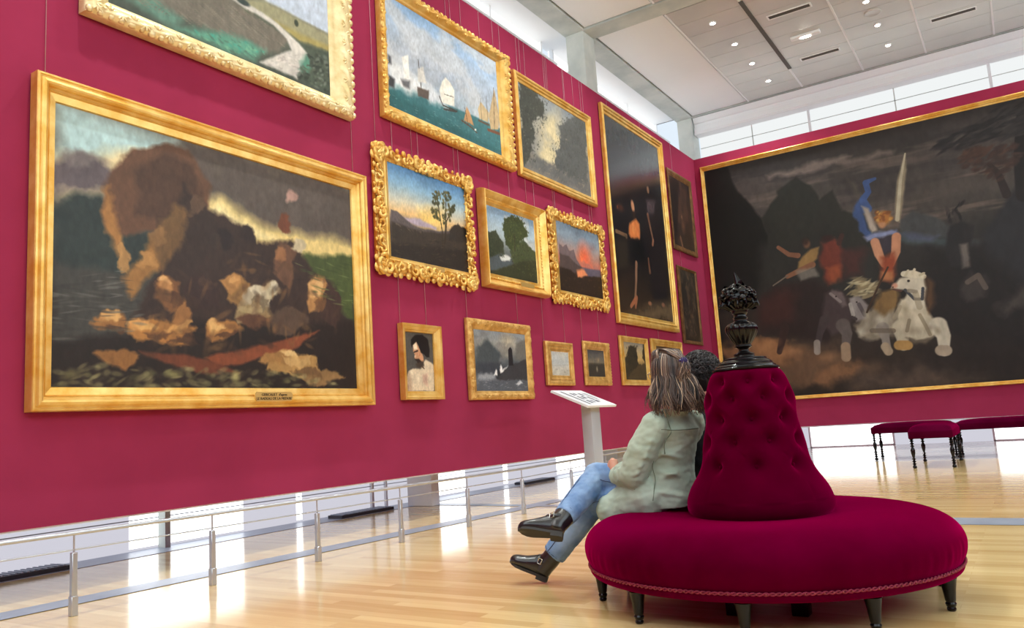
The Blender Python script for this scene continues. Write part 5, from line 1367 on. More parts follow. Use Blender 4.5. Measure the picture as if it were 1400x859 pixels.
    if wall == 'left':
        canvas(t, -(b0 - a0), -(b1 - a0), c0 - z0, c1 - z0, cy, key, gloss)
    else:
        canvas(t, b0 - a0, b1 - a0, c0 - z0, c1 - z0, cy, key, gloss)
    if plate:
        px, pz, pw, ph, lines = plate
        pm = MB()
        k = ph * .5
        out = [(px - pw / 2 + k * .5, pz - ph / 2), (px + pw / 2 - k * .5, pz - ph / 2), (px + pw / 2, pz - ph * .2), (px + pw / 2, pz + ph * .2), (px + pw / 2 - k * .5, pz + ph / 2), (px - pw / 2 + k * .5, pz + ph / 2), (px - pw / 2, pz + ph * .2), (px - pw / 2, pz - ph * .2)]
        pm.add([(x, d * .98, z) for x, z in out] + [(x, d * 1.06, z) for x, z in out], [tuple(range(8)), tuple(range(15, 7, -1))] + [(i, 8 + i, 8 + (i + 1) % 8, (i + 1) % 8) for i in range(8)])
        po = place(pm).build('name_plate', M['brass'], t)
        for i, (txt, sz, dz) in enumerate(lines):
            text_mesh('plate_lettering', txt, sz, M['ink'], po, (fx(px), yy * (d * 1.06 + .002), pz + dz), wall)
    for w, side in zip(wires, ('left', 'right') if len(wires) == 2 else ('left', 'middle', 'right') if len(wires) == 3 else ('single',)):
        wm = MB()
        y = a0 + W * w
        h0 = ZT - z1
        wm.tube([(0, 0, 0), (0, 0, h0 - .004)], 0.0032, 6)
        wm.ball((0, 0, .006), .006, 8, 6)
        wo = wm.build('hanging_wire', M['wire'], None, 180, (XW + .009, y, z1 + .002))
        tag(wo, side + ' hanging wire rising from ' + short, 'wire', 'picture hanging wires')
    return t


def text_mesh(name, txt, size, mat, parent, loc, wall):
    cu = bpy.data.curves.new(name, 'FONT')
    cu.body = txt
    cu.size = size
    cu.align_x = 'CENTER'
    cu.align_y = 'CENTER'
    cu.extrude = 0.0015
    tmp = bpy.data.objects.new('tmp', cu)
    COL.objects.link(tmp)
    dg = bpy.context.evaluated_depsgraph_get()
    me = bpy.data.meshes.new_from_object(tmp.evaluated_get(dg))
    bpy.data.objects.remove(tmp)
    me.materials.clear()
    me.materials.append(mat)
    me.name = name
    o = bpy.data.objects.new(name, me)
    COL.objects.link(o)
    o.parent = parent
    # text lies in its local xy plane; stand it up against the wall
    if wall == 'left':
        o.matrix_local = Matrix.Translation(loc) @ Matrix(((-1, 0, 0), (0, 0, 1), (0, 1, 0))).to_4x4()
    elif wall == 'right':
        o.matrix_local = Matrix.Translation(loc) @ Matrix(((1, 0, 0), (0, 0, -1), (0, 1, 0))).to_4x4()
    else:
        o.matrix_local = wall
    return o
# ---------------------------------------------------------------- hang the pictures
LF = 'gilt framed paintings on the left wall'
picture('A', (3.227, 6.265, 4.487, 6.837), (3.444, 5.932, 4.662, 6.662), .16, 'leaf', 'huge leaf-carved gilt frame at top left with a pale track winding through fields', LF, 'goldpale', wires=())
picture('B', (6.777, 9.643, 4.702, 6.486), (6.902, 9.32, 4.869, 6.301), .14, 'leaf', 'sea battle painting with white smoke and sailing ships in a carved gilt frame', LF, 'gold', wires=(.1, .62, .9), short='the sea battle painting')
picture('C', (9.798, 12.334, 4.70, 6.367), (9.932, 12.166, 4.854, 6.221), .09, 'plain', 'grey grove of trees around a cream sky, plain gilt frame right of the sea battle', LF, 'gold', wires=(.12, .45, .8), short='the grey grove painting')
picture('D', (2.875, 6.398, 1.312, 3.859), (3.031, 6.18, 1.492, 3.664), .14, 'bold', 'largest left-wall painting, brown storm scene in broad smooth gilt frame with name plate', LF, 'gold', wires=(.03, .97), short='the largest left-wall frame',
        plate=(2.13, .095, .44, .085, (('GERICAULT  d\'apres', .034, .016), ('LE RADEAU DE LA MEDUSE', .034, -.020))))
picture('E', (6.571, 8.496, 2.80, 4.327), (6.843, 8.362, 3.024, 4.162), .08, 'scroll', 'sunset landscape with tall slim trees in an openwork scroll frame', LF, 'gold', wires=(.06, .4, .85), short='the slim-trees sunset frame',
        plate=(1.02, .17, .4, .06,()))
picture('F', (8.673, 10.344, 2.876, 4.245), (8.773, 10.079, 3.075, 4.036), .16, 'deep', 'river under a great green tree in a deep beaded gilt frame between two scroll frames', LF, 'gold', wires=(.2, .8), short='the deep river frame',
        plate=(.95, .1, .36, .06,()))
picture('G', (10.543, 12.481, 2.847, 4.363), (10.83, 12.33, 3.062, 4.201), .07, 'scroll', 'fiery red sunset over a dark coast in an openwork scroll frame', LF, 'gold', wires=(.15, .5, .85), short='the fiery sunset frame')
picture('H', (12.811, 15.723, 2.684, 6.808), (12.928, 15.512, 2.888, 6.627), .10, 'plain', 'tall dark painting of two standing figures, glossy with painted glare at the top, plain gilt frame', LF, 'gold', wires=(), gloss=True)
picture('I', (15.98, 17.449, 4.525, 6.337), (16.083, 17.302, 4.639, 6.198), .05, 'thin', 'small dark brown framed picture high beside the corner, upper of two', LF, 'bronze', wires=())
picture('J', (16.033, 17.215, 2.487, 4.173), (16.193, 17.10, 2.561, 4.111), .05, 'thin', 'narrow dark brown framed picture beside the corner, lower of two', LF, 'bronze', wires=(.3,), short='the lower dark corner frame')
picture('K', (6.92, 7.641, 1.365, 2.249), (6.992, 7.514, 1.464, 2.153), .10, 'box', 'portrait of a bare-shouldered dark-bearded man in a plain wide gilt frame', LF, 'gold', wires=(.08, .75), short='the bearded man portrait')
picture('L', (8.23, 9.768, 1.352, 2.415), (8.378, 9.641, 1.469, 2.275), .10, 'leaf', 'grey storm with a watch tower on a rock, leafy gilt frame beside the bearded man', LF, 'golddark', wires=(.05, .85), short='the watch tower storm frame')
picture('M', (10.197, 11.042, 1.555, 2.22), (10.379, 10.917, 1.708, 2.072), .07, 'plain', 'tiny pale grey snow scene in a broad gilt frame above the reading stand', LF, 'golddark', wires=(.05, .82), short='the tiny pale snow scene')
picture('N', (11.431, 12.388, 1.564, 2.289), (11.57, 12.17, 1.708, 2.149), .07, 'leaf', 'tiny brown moonlit water in a worn carved frame, right of the pale snow scene', LF, 'golddark', wires=(.05, .7), short='the tiny moonlit scene')
picture('O', (12.828, 14.074, 1.574, 2.461), (13.008, 13.927, 1.676, 2.356), .06, 'plain', 'small ochre evening landscape in a gilt frame just left of the woman\'s head', LF, 'gold', wires=(.3,), short='the small ochre landscape')
picture('P', (14.238, 15.856, 1.606, 2.489), (14.494, 15.788, 1.726, 2.351), .06, 'plain', 'small gilt framed picture half hidden behind the woman\'s hair', LF, 'gold', wires=(.3,), short='the half-hidden gilt frame')
picture('Q', (-5.854, 1.9, 1.157, 6.762), (-5.768, 1.78, 1.237, 6.65), .08, 'plain', 'enormous dark painting of riders on white horses filling the right wall', None, 'gold', 'right', wires=())
# ---------------------------------------------------------------- low barrier in front of the left wall
posts = [(-5.26, 1.78), (-5.174, 2.801), (-5.101, 3.763), (-5.049, 4.732), (-5.008, 5.72), (-4.984, 6.74), (-4.96, 7.761), (-5.06, 9.1), (-5.2, 10.4), (-5.3, 11.7)]
bar = thing('barrier', 'low brushed metal barrier with thin posts along the left wall', 'barrier', (-5.05, 4.7, 0))
ox, oy = -5.05, 4.7
for x, y in posts:
    x, y = x - ox, y - oy
    p = MB()
    p.bevbox(x - .017, x + .017, y - .017, y + .017, .115, .385, .003, 1)
    p.bevbox(x - .021, x + .021, y - .021, y + .021, 0, .12, .003, 1)
    po = p.build('post', M['alu'], bar, 40)
    MB().tube([(x, y, .38), (x, y, .495)], .006, 8).build('rod', M['alu'], po, 60)
pts = [(-5.32, 0.6)] + posts + [(-5.36, 12.6)]
r = MB()
r.tube([(x - ox, y - oy, .503) for x, y in pts], .0135, 10)
r.build('top_rail', M['alu'], bar, 60)
r = MB()
r.tube([(x - ox, y - oy, .402) for x, y in pts], .005, 6)
r.build('cable', M['alu'], bar, 60)

# ---------------------------------------------------------------- reading stand
st = thing('reading_stand', 'pale grey reading stand with a sloping caption board in front of the left wall', 'stand', (-4.8, 9.05, 0))
MB().bevbox(-.02, .12, 0, .25, 0, 1.2, .006).build('pillar', simple('pale_grey_metal', lin(186, 190, 198), .45, metal=.2), st, 40)
x0, z0, x1, z1 = -.26, .0, .27, -.235
bd = MB()
n = Vector((.235, 0, .53)).normalized()
A = Vector((-.25, 0, 1.405))
B = Vector((.26, 0, 1.18))
cs = []
for P in (A, B):
    for y in (-.33, .47):
        cs.append(P + Vector((0, y, 0)))
lo = [c - n * .028 for c in cs]
bd.add(cs + lo, [(0, 2, 3, 1), (4, 5, 7, 6), (0, 1, 5, 4), (1, 3, 7, 5), (3, 2, 6, 7), (2, 0, 4, 6)])
bo = bd.build('caption_board', simple('white_board', lin(226, 228, 232), .5), st)
ink = simple('printed_ink', lin(52, 56, 74), .6)
d = (B - A).normalized()


def bar_on(u0, u1, v0, v1):
    q = [A + d * (u * .55) + Vector((0, -.33 + v * .8, 0)) + n * .002 for u, v in ((u0, v0), (u1, v0), (u1, v1), (u0, v1))]
    MB().add(q, [(0, 1, 2, 3)]).build('caption_mark', ink, bo)


# plan of the hang: a dark rule, then small dark picture outlines with caption bars
bar_on(.10, .93, .16, .215)
for (u, v, w, h) in ((.2, .34, .16, .06), (.2, .45, .12, .05), (.22, .6, .16, .07), (.42, .33, .2, .06), (.42, .46, .14, .08), (.46, .62, .2, .06), (.68, .32, .18, .07), (.68, .46, .14, .05), (.68, .6, .12, .1), (.2, .78, .5, .02), (.2, .84, .4, .02)):
    bar_on(u, u + w, v, v + h)

# ---------------------------------------------------------------- benches by the right wall
velvet = lambda name, c1, c2, sh: mottled(name, c1, c2, 2.2, .78, 0.05, 160, sheen=sh, sheenr=.4, sheent=lin(225, 10, 110), spec=0.0)
M['velvet'] = velvet('crimson_velvet', lin(70, 0, 24), lin(84, 0, 34), .55)
M['velvet_dim'] = velvet('plum_velvet', lin(64, 2, 28), lin(78, 6, 38), .3)
M['ebony'] = mottled('black_turned_wood', lin(12, 10, 12), lin(19, 17, 18), 8, .2, spec=.28)


def bobbin_leg(h, r):
    pr = [(r * .5, 0), (r * .9, .02 * h), (r * .95, .06 * h), (r * .5, .1 * h)]
    z = .1
    for k in range(3):
        pr += [(r * .45, (z + .015) * h), (r, (z + .045) * h), (r * .45, (z + .075) * h)]
        z += .08
    pr += [(r * .5, .36 * h), (r * .95, .5 * h), (r * 1.05, .6 * h), (r * .55, .68 * h)]
    z = .69
    for k in range(3):
        pr += [(r * .45, (z + .015) * h), (r, (z + .045) * h), (r * .45, (z + .075) * h)]
        z += .085
    pr += [(r * .9, .96 * h), (r * .9, h)]
    return pr


def bench(x0, x1, y0, y1, zs, zt, label, legs):
    t = thing('upholstered_bench', label, 'bench', ((x0 + x1) / 2, (y0 + y1) / 2, 0), 'velvet benches by the right wall')
    w, l = (x1 - x0) / 2, (y1 - y0) / 2
    b = bmesh.new()
    bmesh.ops.create_grid(b, x_segments=24, y_segments=24, size=1)
    top = MB()
    nx = ny = 24
    vs, fs = [], []
    for j in range(ny + 1):
        for i in range(nx + 1):
            u, v = -1 + 2 * i / nx, -1 + 2 * j / ny
            k = (1 - abs(u) ** 5) * (1 - abs(v) ** 7)
            vs.append((u * w, v * l, zs + .1 + (zt - zs - .1) * max(0, k) ** .45))
    b.free()
    for j in range(ny):
        for i in range(nx):
            a = j * (nx + 1) + i
            fs.append((a, a + 1, a + nx + 2, a + nx + 1))
    top.add(vs, fs)
    top.bevbox(-w, w, -l, l, zs, zs + .11, .012)
    top.build('seat', M['velvet_dim'], t, 50)
    for sx, sy in legs:
        MB().lathe(bobbin_leg(zs + .01, .031), 14, (sx * (w - .035), sy * (l - .04))).build('leg', M['ebony'], t, 50)


L4 = ((-1, -1), (1, -1), (-1, 1), (1, 1))
bench(-1.57, -.99, 13.02, 14.46, .425, .625, 'plum velvet bench with bobbin legs, end on to us, in front of the others', L4)
bench(-2.38, -1.14, 15.0, 15.75, .45, .62, 'plum velvet bench along the right wall, behind and left of the end-on bench', L4)
bench(-1.12, 1.1, 15.0, 15.75, .45, .62, 'plum velvet bench along the right wall running out at the right edge of the photo', L4)

# ---------------------------------------------------------------- round buttoned settee
SX, SY = -1.332, 4.518
so = thing('round_settee', 'round crimson velvet settee with a buttoned centre cone and black carved finial', 'sofa', (SX, SY, 0))
prof = [(.3, .16), (.9, .158), (.945, .155), (.962, .168), (.966, .195), (.958, .203), (.962, .212), (.975, .235), (.985, .275), (.985, .315), (.972, .35), (.945, .385), (.90, .415), (.84, .437), (.76, .450), (.66, .453), (.56, .449), (.48, .442), (.40, .436), (.30, .434)]


def smooth_prof(p, n=3):
    for _ in range(n):
        q = [p[0]]
        for a, b in zip(p, p[1:]):
            q += [(a[0] * .75 + b[0] * .25, a[1] * .75 + b[1] * .25), (a[0] * .25 + b[0] * .75, a[1] * .25 + b[1] * .75)]
        q.append(p[-1])
        p = q
    return p


def seat_r(r, z, a, j):
    # gathers radiating just above the braid
    if .205 < z < .34 and r > .9:
        f = math.sin((z - .205) / .135 * PI)
        return r + .0022 * f * (math.sin(a * 97) * .6 + math.sin(a * 61 + 1.3) * .6)
    return r


MB().lathe(smooth_prof(prof, 2), 360, rfun=seat_r).build('seat', M['velvet'], so, 180)
M['braid'] = mottled('crimson_braid', lin(112, 4, 40), lin(140, 24, 60), 60, .7)
br = MB()
for ph in (0, PI):
    pts = []
    n = 720
    for k in range(n + 1):
        a = 2 * PI * k / n
        pts.append(((.966 + .003 * math.cos(a * 110 + ph)) * math.cos(a), (.966 + .003 * math.cos(a * 110 + ph)) * math.sin(a), .2 + .0055 * math.sin(a * 110 + ph)))
    br.tube(pts, .0042, 5, cap=False)
bo = br.build('braid', M['braid'], so, 180)
nl = MB()
for k in range(150):
    a = 2 * PI * k / 150
    nl.ball((.971 * math.cos(a), .971 * math.sin(a), .2), .0042, 6, 4)
tag(nl.build('nail_heads', simple('brass_nail', lin(150, 70, 70), .4, metal=.5), bo, 180), kind='stuff')

cone = [(.36, .43), (.382, .45), (.39, .478), (.388, .51), (.372, .56), (.35, .605), (.328, .645), (.304, .70), (.284, .765), (.270, .83), (.262, .89), (.255, .95), (.251, 1.0), (.246, 1.06), (.239, 1.11), (.228, 1.155), (.212, 1.19), (.19, 1.216), (.165, 1.226)]
cp = smooth_prof(cone, 2)
CZ_ = np.array([p[1] for p in cp])
CR_ = np.array([p[0] for p in cp])
cone_r = lambda z: float(np.interp(z, CZ_, CR_))
FR = math.atan2(-SY, -SX)          # direction of the visitor's side
tufts = []
for row, (z, off) in enumerate(((1.155, 0), (1.065, .5), (.95, 0), (.83, .5), (.70, 0))):
    for k in range(8):
        tufts.append((FR + (k + off) * PI / 4 + (-.03 if row % 2 else .02), z))


def cone_mesh():
    mb = MB()
    n, zs = 288, []
    z = .43
    while z < 1.2265:
        zs.append(z)
        z += .0065
    zs.append(1.2265)
    vs, fs = [], []
    rows = [1.155, 1.065, .95, .83, .70]
    segs = []
    for i, (a, z) in enumerate(tufts):
        r0 = i // 8
        if r0 < 4:
            for d_ in (-.5, .5):
                segs.append((a, z, a + d_ * PI / 4 + 0, rows[r0 + 1]))
        else:
            segs.append((a, z, a, .45))
    for z in zs:
        R = cone_r(z)
        for k in range(n):
            a = 2 * PI * k / n
            dep = 0
            for (ta, tz) in tufts:
                da = (a - ta + PI) % (2 * PI) - PI
                x, y = da * R, z - tz
                q = x * x + y * y
                if q < .03:
                    dep = max(dep, .036 * math.exp(-q / .0012) + .016 * math.exp(-q / .006))
            cr = 0
            for (a0, z0, a1, z1) in segs:
                if not (z1 - .02 < z < z0 + .02):
                    continue
                t = min(1, max(0, (z0 - z) / (z0 - z1)))
                am = a0 + (a1 - a0) * t
                da = (a - am + PI) % (2 * PI) - PI
                x = da * R
                if abs(x) < .06:
                    fade = 1 if z1 > .5 else max(0, 1 - t * 1.15)
                    cr = max(cr, fade * .0105 * math.exp(-abs(x) / .017))
            puff = 0
            rr = R - max(dep, cr) + .006
            if z < .52:
                rr += .0035 * math.sin(a * 8 + 1) * (z - .43) / .09
            vs.append((rr * math.cos(a), rr * math.sin(a), z))
    m = len(zs)
    for j in range(m - 1):
        for k in range(n):
            fs.append((j * n + k, j * n + (k + 1) % n, (j + 1) * n + (k + 1) % n, (j + 1) * n + k))
    fs.append(tuple((m - 1) * n + k for k in range(n)))
    return mb.add(vs, fs)


bk = cone_mesh().build('backrest', M['velvet'], so, 180)
for a, z in tufts:
    R = cone_r(z) - .041
    rot = Matrix.Rotation(a, 3, 'Z')
    MB().ball((R * math.cos(a), R * math.sin(a), z), (.006, .011, .011), 10, 6, rot).build('button', M['velvet'], bk, 180)
# turned wooden cap
cap = [(.05, 1.222), (.176, 1.222), (.184, 1.226), (.185, 1.234), (.178, 1.239), (.170, 1.241), (.168, 1.247), (.155, 1.256), (.151, 1.258), (.150, 1.265), (.138, 1.275), (.128, 1.281), (.122, 1.283), (.121, 1.29), (.116, 1.294), (.09, 1.297), (.06, 1.30), (.056, 1.308), (.058, 1.316), (.05, 1.322), (.036, 1.326), (.03, 1.335)]
ca = MB().lathe(cap, 64).build('wooden_cap', M['ebony'], so, 35)
urn = [(.03, 1.333), (.027, 1.342), (.034, 1.35), (.048, 1.356), (.05, 1.362), (.044, 1.367), (.048, 1.375), (.06, 1.392), (.075, 1.415), (.087, 1.438), (.092, 1.456), (.090, 1.472), (.080, 1.486), (.062, 1.496), (.046, 1.500), (.038, 1.505), (.036, 1.512), (.040, 1.52), (.044, 1.524), (.036, 1.53), (.034, 1.54)]


def gad(r, z, a, j):
    if 1.37 < z < 1.498:
        f = math.sin((z - 1.37) / .128 * PI) ** .5
        return r * (1 - .09 * f * (1 - abs(math.sin(a * 6.5))) ** 1.5)
    return r


ur = MB().lathe(smooth_prof(urn, 1), 156, rfun=gad).build('finial_urn', M['ebony'], so, 50)
rg = random.Random(5)
bq = MB()
bq.lathe([(.02, 1.535), (.036, 1.54), (.046, 1.556), (.044, 1.566), (.05, 1.575), (.075, 1.60), (.07, 1.66), (.05, 1.70), (.02, 1.72)], 24)
for k in range(120):                      # carved leaves, petals and fruit
    th = rg.uniform(0, 2 * PI)
    ph = math.asin(rg.uniform(-.55, 1))
    rr = .083 + rg.uniform(-.012, .012)
    c = Vector((math.cos(th) * math.cos(ph) * rr * 1.06, math.sin(th) * math.cos(ph) * rr * 1.06, 1.635 + math.sin(ph) * rr * .95))
    if k % 5 == 0:
        bq.ball(c, rg.uniform(.009, .014), 9, 6)
    else:
        out = Vector((math.cos(th) * math.cos(ph), math.sin(th) * math.cos(ph), math.sin(ph) + rg.uniform(-.3, .3))).normalized()
        q = out.to_track_quat('Z', 'Y').to_matrix() @ Matrix.Rotation(rg.uniform(0, 6), 3, 'Z') @ Matrix.Rotation(rg.uniform(-.7, .7), 3, 'X')
        L = rg.uniform(.018, .03)
        vs, fs = [], []
        for i in range(6):                # curled pointed leaf with a raised rib
            u = i / 5
            w = L * .62 * math.sin(PI * min(1, u * .9 + .1)) * (1.1 - u * .5)
            for s in (-1, 0, 1):
                vs.append(c + q @ Vector((s * w, (u - .4) * L * 1.9, .012 * math.sin(u * 3) - .35 * abs(s) * w)))
        for i in range(5):
            for s in (0, 1):
                a = i * 3 + s
                fs.append((a, a + 1, a + 4, a + 3))
        bq.add(vs, fs)
        bq.add([v - out * .003 for v in vs], [tuple(reversed(f)) for f in fs])
for k in range(14):                       # drooping rim leaves
    a = 2 * PI * k / 14
    pts = [(math.cos(a) * r, math.sin(a) * r, z) for r, z in ((.05, 1.575), (.085, 1.6), (.104, 1.605), (.112, 1.59))]
    bq.tube(pts, [.01, .016, .013, .005], 6, flat=.5)
bq.tube([(0, .0, 1.70), (.004, .006, 1.735), (-.004, .01, 1.765), (-.01, .006, 1.795)], [.02, .02, .014, .002], 8, flat=.5)
bq.tube([(.01, .0, 1.70), (.02, .0, 1.73), (.03, -.004, 1.745)], [.016, .014, .003], 8, flat=.5)
bq.build('carved_bouquet', M['ebony'], ur, 50)
leg = [(.016, 0), (.02, .004), (.021, .012), (.018, .018), (.022, .024), (.025, .034), (.021, .042), (.024, .05), (.03, .1), (.037, .14), (.040, .152), (.034, .158), (.041, .164), (.041, .172)]
for k in range(10):
    a = math.radians(207 + 36 * k)
    MB().lathe(leg, 20, (.905 * math.cos(a), .905 * math.sin(a))).build('leg', M['ebony'], so, 40)
for k in range(4):
    a = math.radians(267 + [0, 36, 180, 216][k])
    MB().bevbox(.5 * math.cos(a) - .04, .5 * math.cos(a) + .04, .5 * math.sin(a) - .04, .5 * math.sin(a) + .04, 0, .17, .006).build('inner_leg', M['ebony'], so, 40)
# joints of the two visitors (metres)
J = {
    'l_knee': Vector((-2.3642, 4.4947, 0.4811)),
    'r_knee': Vector((-2.3105, 4.4888, 0.6507)),
    'r_ankle': Vector((-2.3775, 4.1282, 0.4735)),
    'l_ankle': Vector((-2.6302, 4.4262, 0.1615)),
    'l_heel': Vector((-2.7059, 4.4507, 0.0000)),
    'l_toe': Vector((-2.9540, 4.3697, 0.1238)),
    'elbow': Vector((-2.0056, 4.3561, 0.6733)),
    'wrist': Vector((-2.1693, 4.4576, 0.6594)),
    'palm': Vector((-2.2246, 4.4985, 0.7059)),
    'tip': Vector((-2.2763, 4.5111, 0.6481)),
    'knuck': Vector((-2.2464, 4.5214, 0.7002)),
    'head': Vector((-1.7889, 4.4971, 1.2326)),
    'clip': Vector((-1.6869, 4.3597, 1.2974)),
    'flap': Vector((-2.2192, 4.4225, 0.4633)),
    'hem': Vector((-1.8933, 4.4647, 0.4502)),
    'head_b': Vector((-1.7717, 4.9963, 1.2490)),
    'r_toe': Vector((-2.5685, 3.9762, 0.3674)),
    'r_heel': Vector((-2.3491, 4.0740, 0.3325)),
    'right': Vector((0.8366, 0.5440, -0.0645)),
    'upv': Vector((0.1293, -0.0818, 0.9882)),
    'fwd': Vector((-0.5323, 0.8351, 0.1388)),
}
# ---------------------------------------------------------------- people
def blob(name, mb, voxel, mat, parent=None, smooth=4, fac=.5, fn=None):
    """fuses overlapping closed shapes into one continuous surface"""
    me = bpy.data.meshes.new('tmp')
    me.from_pydata([tuple(v) for v in mb.v], [], mb.f)
    o = bpy.data.objects.new('tmp', me)
    COL.objects.link(o)
    r = o.modifiers.new('r', 'REMESH')
    r.mode = 'VOXEL'
    r.voxel_size = voxel
    if smooth:
        s = o.modifiers.new('s', 'SMOOTH')
        s.iterations = smooth
        s.factor = fac
    dg = bpy.context.evaluated_depsgraph_get()
    m2 = bpy.data.meshes.new_from_object(o.evaluated_get(dg))
    bpy.data.objects.remove(o)
    bpy.data.meshes.remove(me)
    m2.name = name
    m2.materials.clear()
    m2.materials.append(mat)
    if fn:
        n = len(m2.vertices)
        co = np.empty(n * 3, np.float32)
        no = np.empty(n * 3, np.float32)
        m2.vertices.foreach_get('co', co)
        m2.vertices.foreach_get('normal', no)
        co = fn(co.reshape(-1, 3), no.reshape(-1, 3))
        m2.vertices.foreach_set('co', co.astype(np.float32).ravel())
        m2.update()
    m2.polygons.foreach_set('use_smooth', [True] * len(m2.polygons))
    q = bpy.data.objects.new(name, m2)
    COL.objects.link(q)
    q.parent = parent
    return q


def limb(mb, pts, rad, n=16, ends=(1, 1)):
    pts = [Vector(p) for p in pts]
    q, r = [pts[0]], [rad[0]]
    for i in range(len(pts) - 1):
        for k in (1, 2, 3, 4):
            t = k / 4
            q.append(pts[i].lerp(pts[i + 1], t))
            r.append(rad[i] + (rad[i + 1] - rad[i]) * t)
    mb.tube(q, r, n)
    for i, (p, rr) in enumerate(zip(pts, rad)):
        if (i == 0 and not ends[0]) or (i == len(pts) - 1 and not ends[1]):
            continue
        mb.ball(p, rr, 14, 10)
    return mb


def loft(mb, rings, n=28):
    """rings: (centre, axis_a, half_a, axis_b, half_b)"""
    vs, fs = [], []
    for c, a, ha, b, hb in rings:
        for k in range(n):
            t = 2 * PI * k / n
            vs.append(Vector(c) + Vector(a) * (ha * math.cos(t)) + Vector(b) * (hb * math.sin(t)))
    for j in range(len(rings) - 1):
        for k in range(n):
            fs.append((j * n + k, j * n + (k + 1) % n, (j + 1) * n + (k + 1) % n, (j + 1) * n + k))
    fs.append(tuple(range(n - 1, -1, -1)))
    fs.append(tuple((len(rings) - 1) * n + k for k in range(n)))
    return mb.add(vs, fs)


def wrinkle(folds, amp=.0035, freq=22, seed=0):
    """cloth folds: soft random ripples plus ridges along given segments (a, b, width, height)"""
    from mathutils import noise

    def fn(co, no):
        out = co.copy()
        for i in range(len(co)):
            p = co[i]
            q = Vector((p[0] * freq + seed, p[1] * freq, p[2] * freq * 1.6))
            h = noise.noise(q) * amp + noise.noise(q * 2.3) * amp * .5
            for (a, b, w, hh) in folds:
                ab = b - a
                t = max(0, min(1, (Vector(p) - a).dot(ab) / ab.length_squared))
                d = (Vector(p) - a - ab * t).length
                if d < 3 * w:
                    h += hh * math.exp(-(d / w) ** 2) * math.sin(PI * min(1, .15 + t * .8))
            out[i] = p + no[i] * h
        return out
    return fn


def lines_on(o, name, polylines, r, mat, parent, lift=.0015, step=.006):
    """thin seams laid on the surface of o; each polyline is given near the surface"""
    me = o.data
    bv = BVHTree.FromPolygons([v.co.copy() for v in me.vertices], [tuple(p.vertices) for p in me.polygons])
    mb = MB()
    for pl in polylines:
        pts = []
        for a, b in zip(pl, pl[1:]):
            n = max(2, int((b - a).length / step))
            for k in range(n):
                q = a.lerp(b, k / n)
                hit = bv.find_nearest(q)
                if hit[0] is not None:
                    pts.append(hit[0] + hit[1] * lift)
        sm = pts
        for _ in range(40):
            sm = [sm[0]] + [(sm[i - 1] + sm[i] * 2 + sm[i + 1]) / 4 for i in range(1, len(sm) - 1)] + [sm[-1]]
        if len(sm) > 2:
            mb.tube(sm, r, 5)
    return mb.build(name, mat, parent, 180)


M['skin'] = simple('skin', lin(222, 164, 140), .5, sss=.15, ssss=.01, sssr=(1, .4, .25))
M['skin'].node_tree.nodes['Principled BSDF']
M['jacket'] = mottled('mint_cotton', lin(164, 182, 164), lin(182, 200, 184), 7, .85, .12, 220, sheen=.1)
M['denim'] = mottled('blue_denim', lin(92, 128, 178), lin(148, 178, 214), 6, .85, .2, 300)
M['seam'] = simple('navy_stitching', lin(44, 58, 92), .8)
M['jseam'] = simple('jacket_seam', lin(122, 136, 118), .85)
M['boot'] = mottled('black_leather', lin(18, 18, 22), lin(30, 30, 36), 10, .3, .06, 60, coat=.3, coatr=.2)
M['sole'] = simple('dark_rubber', lin(50, 48, 46), .75)
M['steel'] = simple('polished_steel', lin(220, 220, 214), .22, metal=.9)
M['darkcloth'] = mottled('dark_jersey', lin(30, 30, 36), lin(40, 40, 48), 9, .9)


def hair_material(name, stops):
    m, nt, b = nmat(name)
    at = nt.nodes.new('ShaderNodeAttribute')
    at.attribute_name = 'tone'
    cr = nt.nodes.new('ShaderNodeValToRGB')
    e = cr.color_ramp.elements
    e[0].position, e[0].color = stops[0]
    e[1].position, e[1].color = stops[-1]
    for p, c in stops[1:-1]:
        x = e.new(p)
        x.color = c
    nt.links.new(at.outputs['Fac'], cr.inputs[0])
    nt.links.new(cr.outputs[0], b.inputs['Base Color'])
    setp(b, rough=.38, spec=.5)
    return m


def face_parts(mb, c, f, l, s=1.0):
    """skull, jaw, nose, lips, brow and ears as shapes to fuse into the body"""
    u = Vector((0, 0, 1))
    R = Matrix((f, l, u)).transposed()
    B = lambda x, y, z, r: mb.ball(c + (f * x + l * y + u * z) * s, [q * s for q in r], 14, 10, R)
    B(-.012, 0, .03, (.098, .076, .092))
    B(.03, 0, -.035, (.062, .058, .078))
    B(.062, 0, -.088, (.026, .03, .022))
    B(.045, .03, -.06, (.035, .03, .05))
    B(.045, -.03, -.06, (.035, .03, .05))
    B(.084, 0, .03, (.014, .05, .012))
    mb.tube([c + (f * .09 + u * .022) * s, c + (f * .104 - u * .005) * s, c + (f * .114 - u * .028) * s], [.007 * s, .010 * s, .014 * s], 10)
    B(.106, .012, -.03, (.010, .008, .008))
    B(.106, -.012, -.03, (.010, .008, .008))
    B(.094, 0, -.056, (.010, .022, .006))
    B(.092, 0, -.067, (.010, .018, .007))
    for q in (1, -1):
        B(-.008, q * .076, -.008, (.022, .009, .032))
        B(.088, q * .032, .004, (.010, .015, .010))


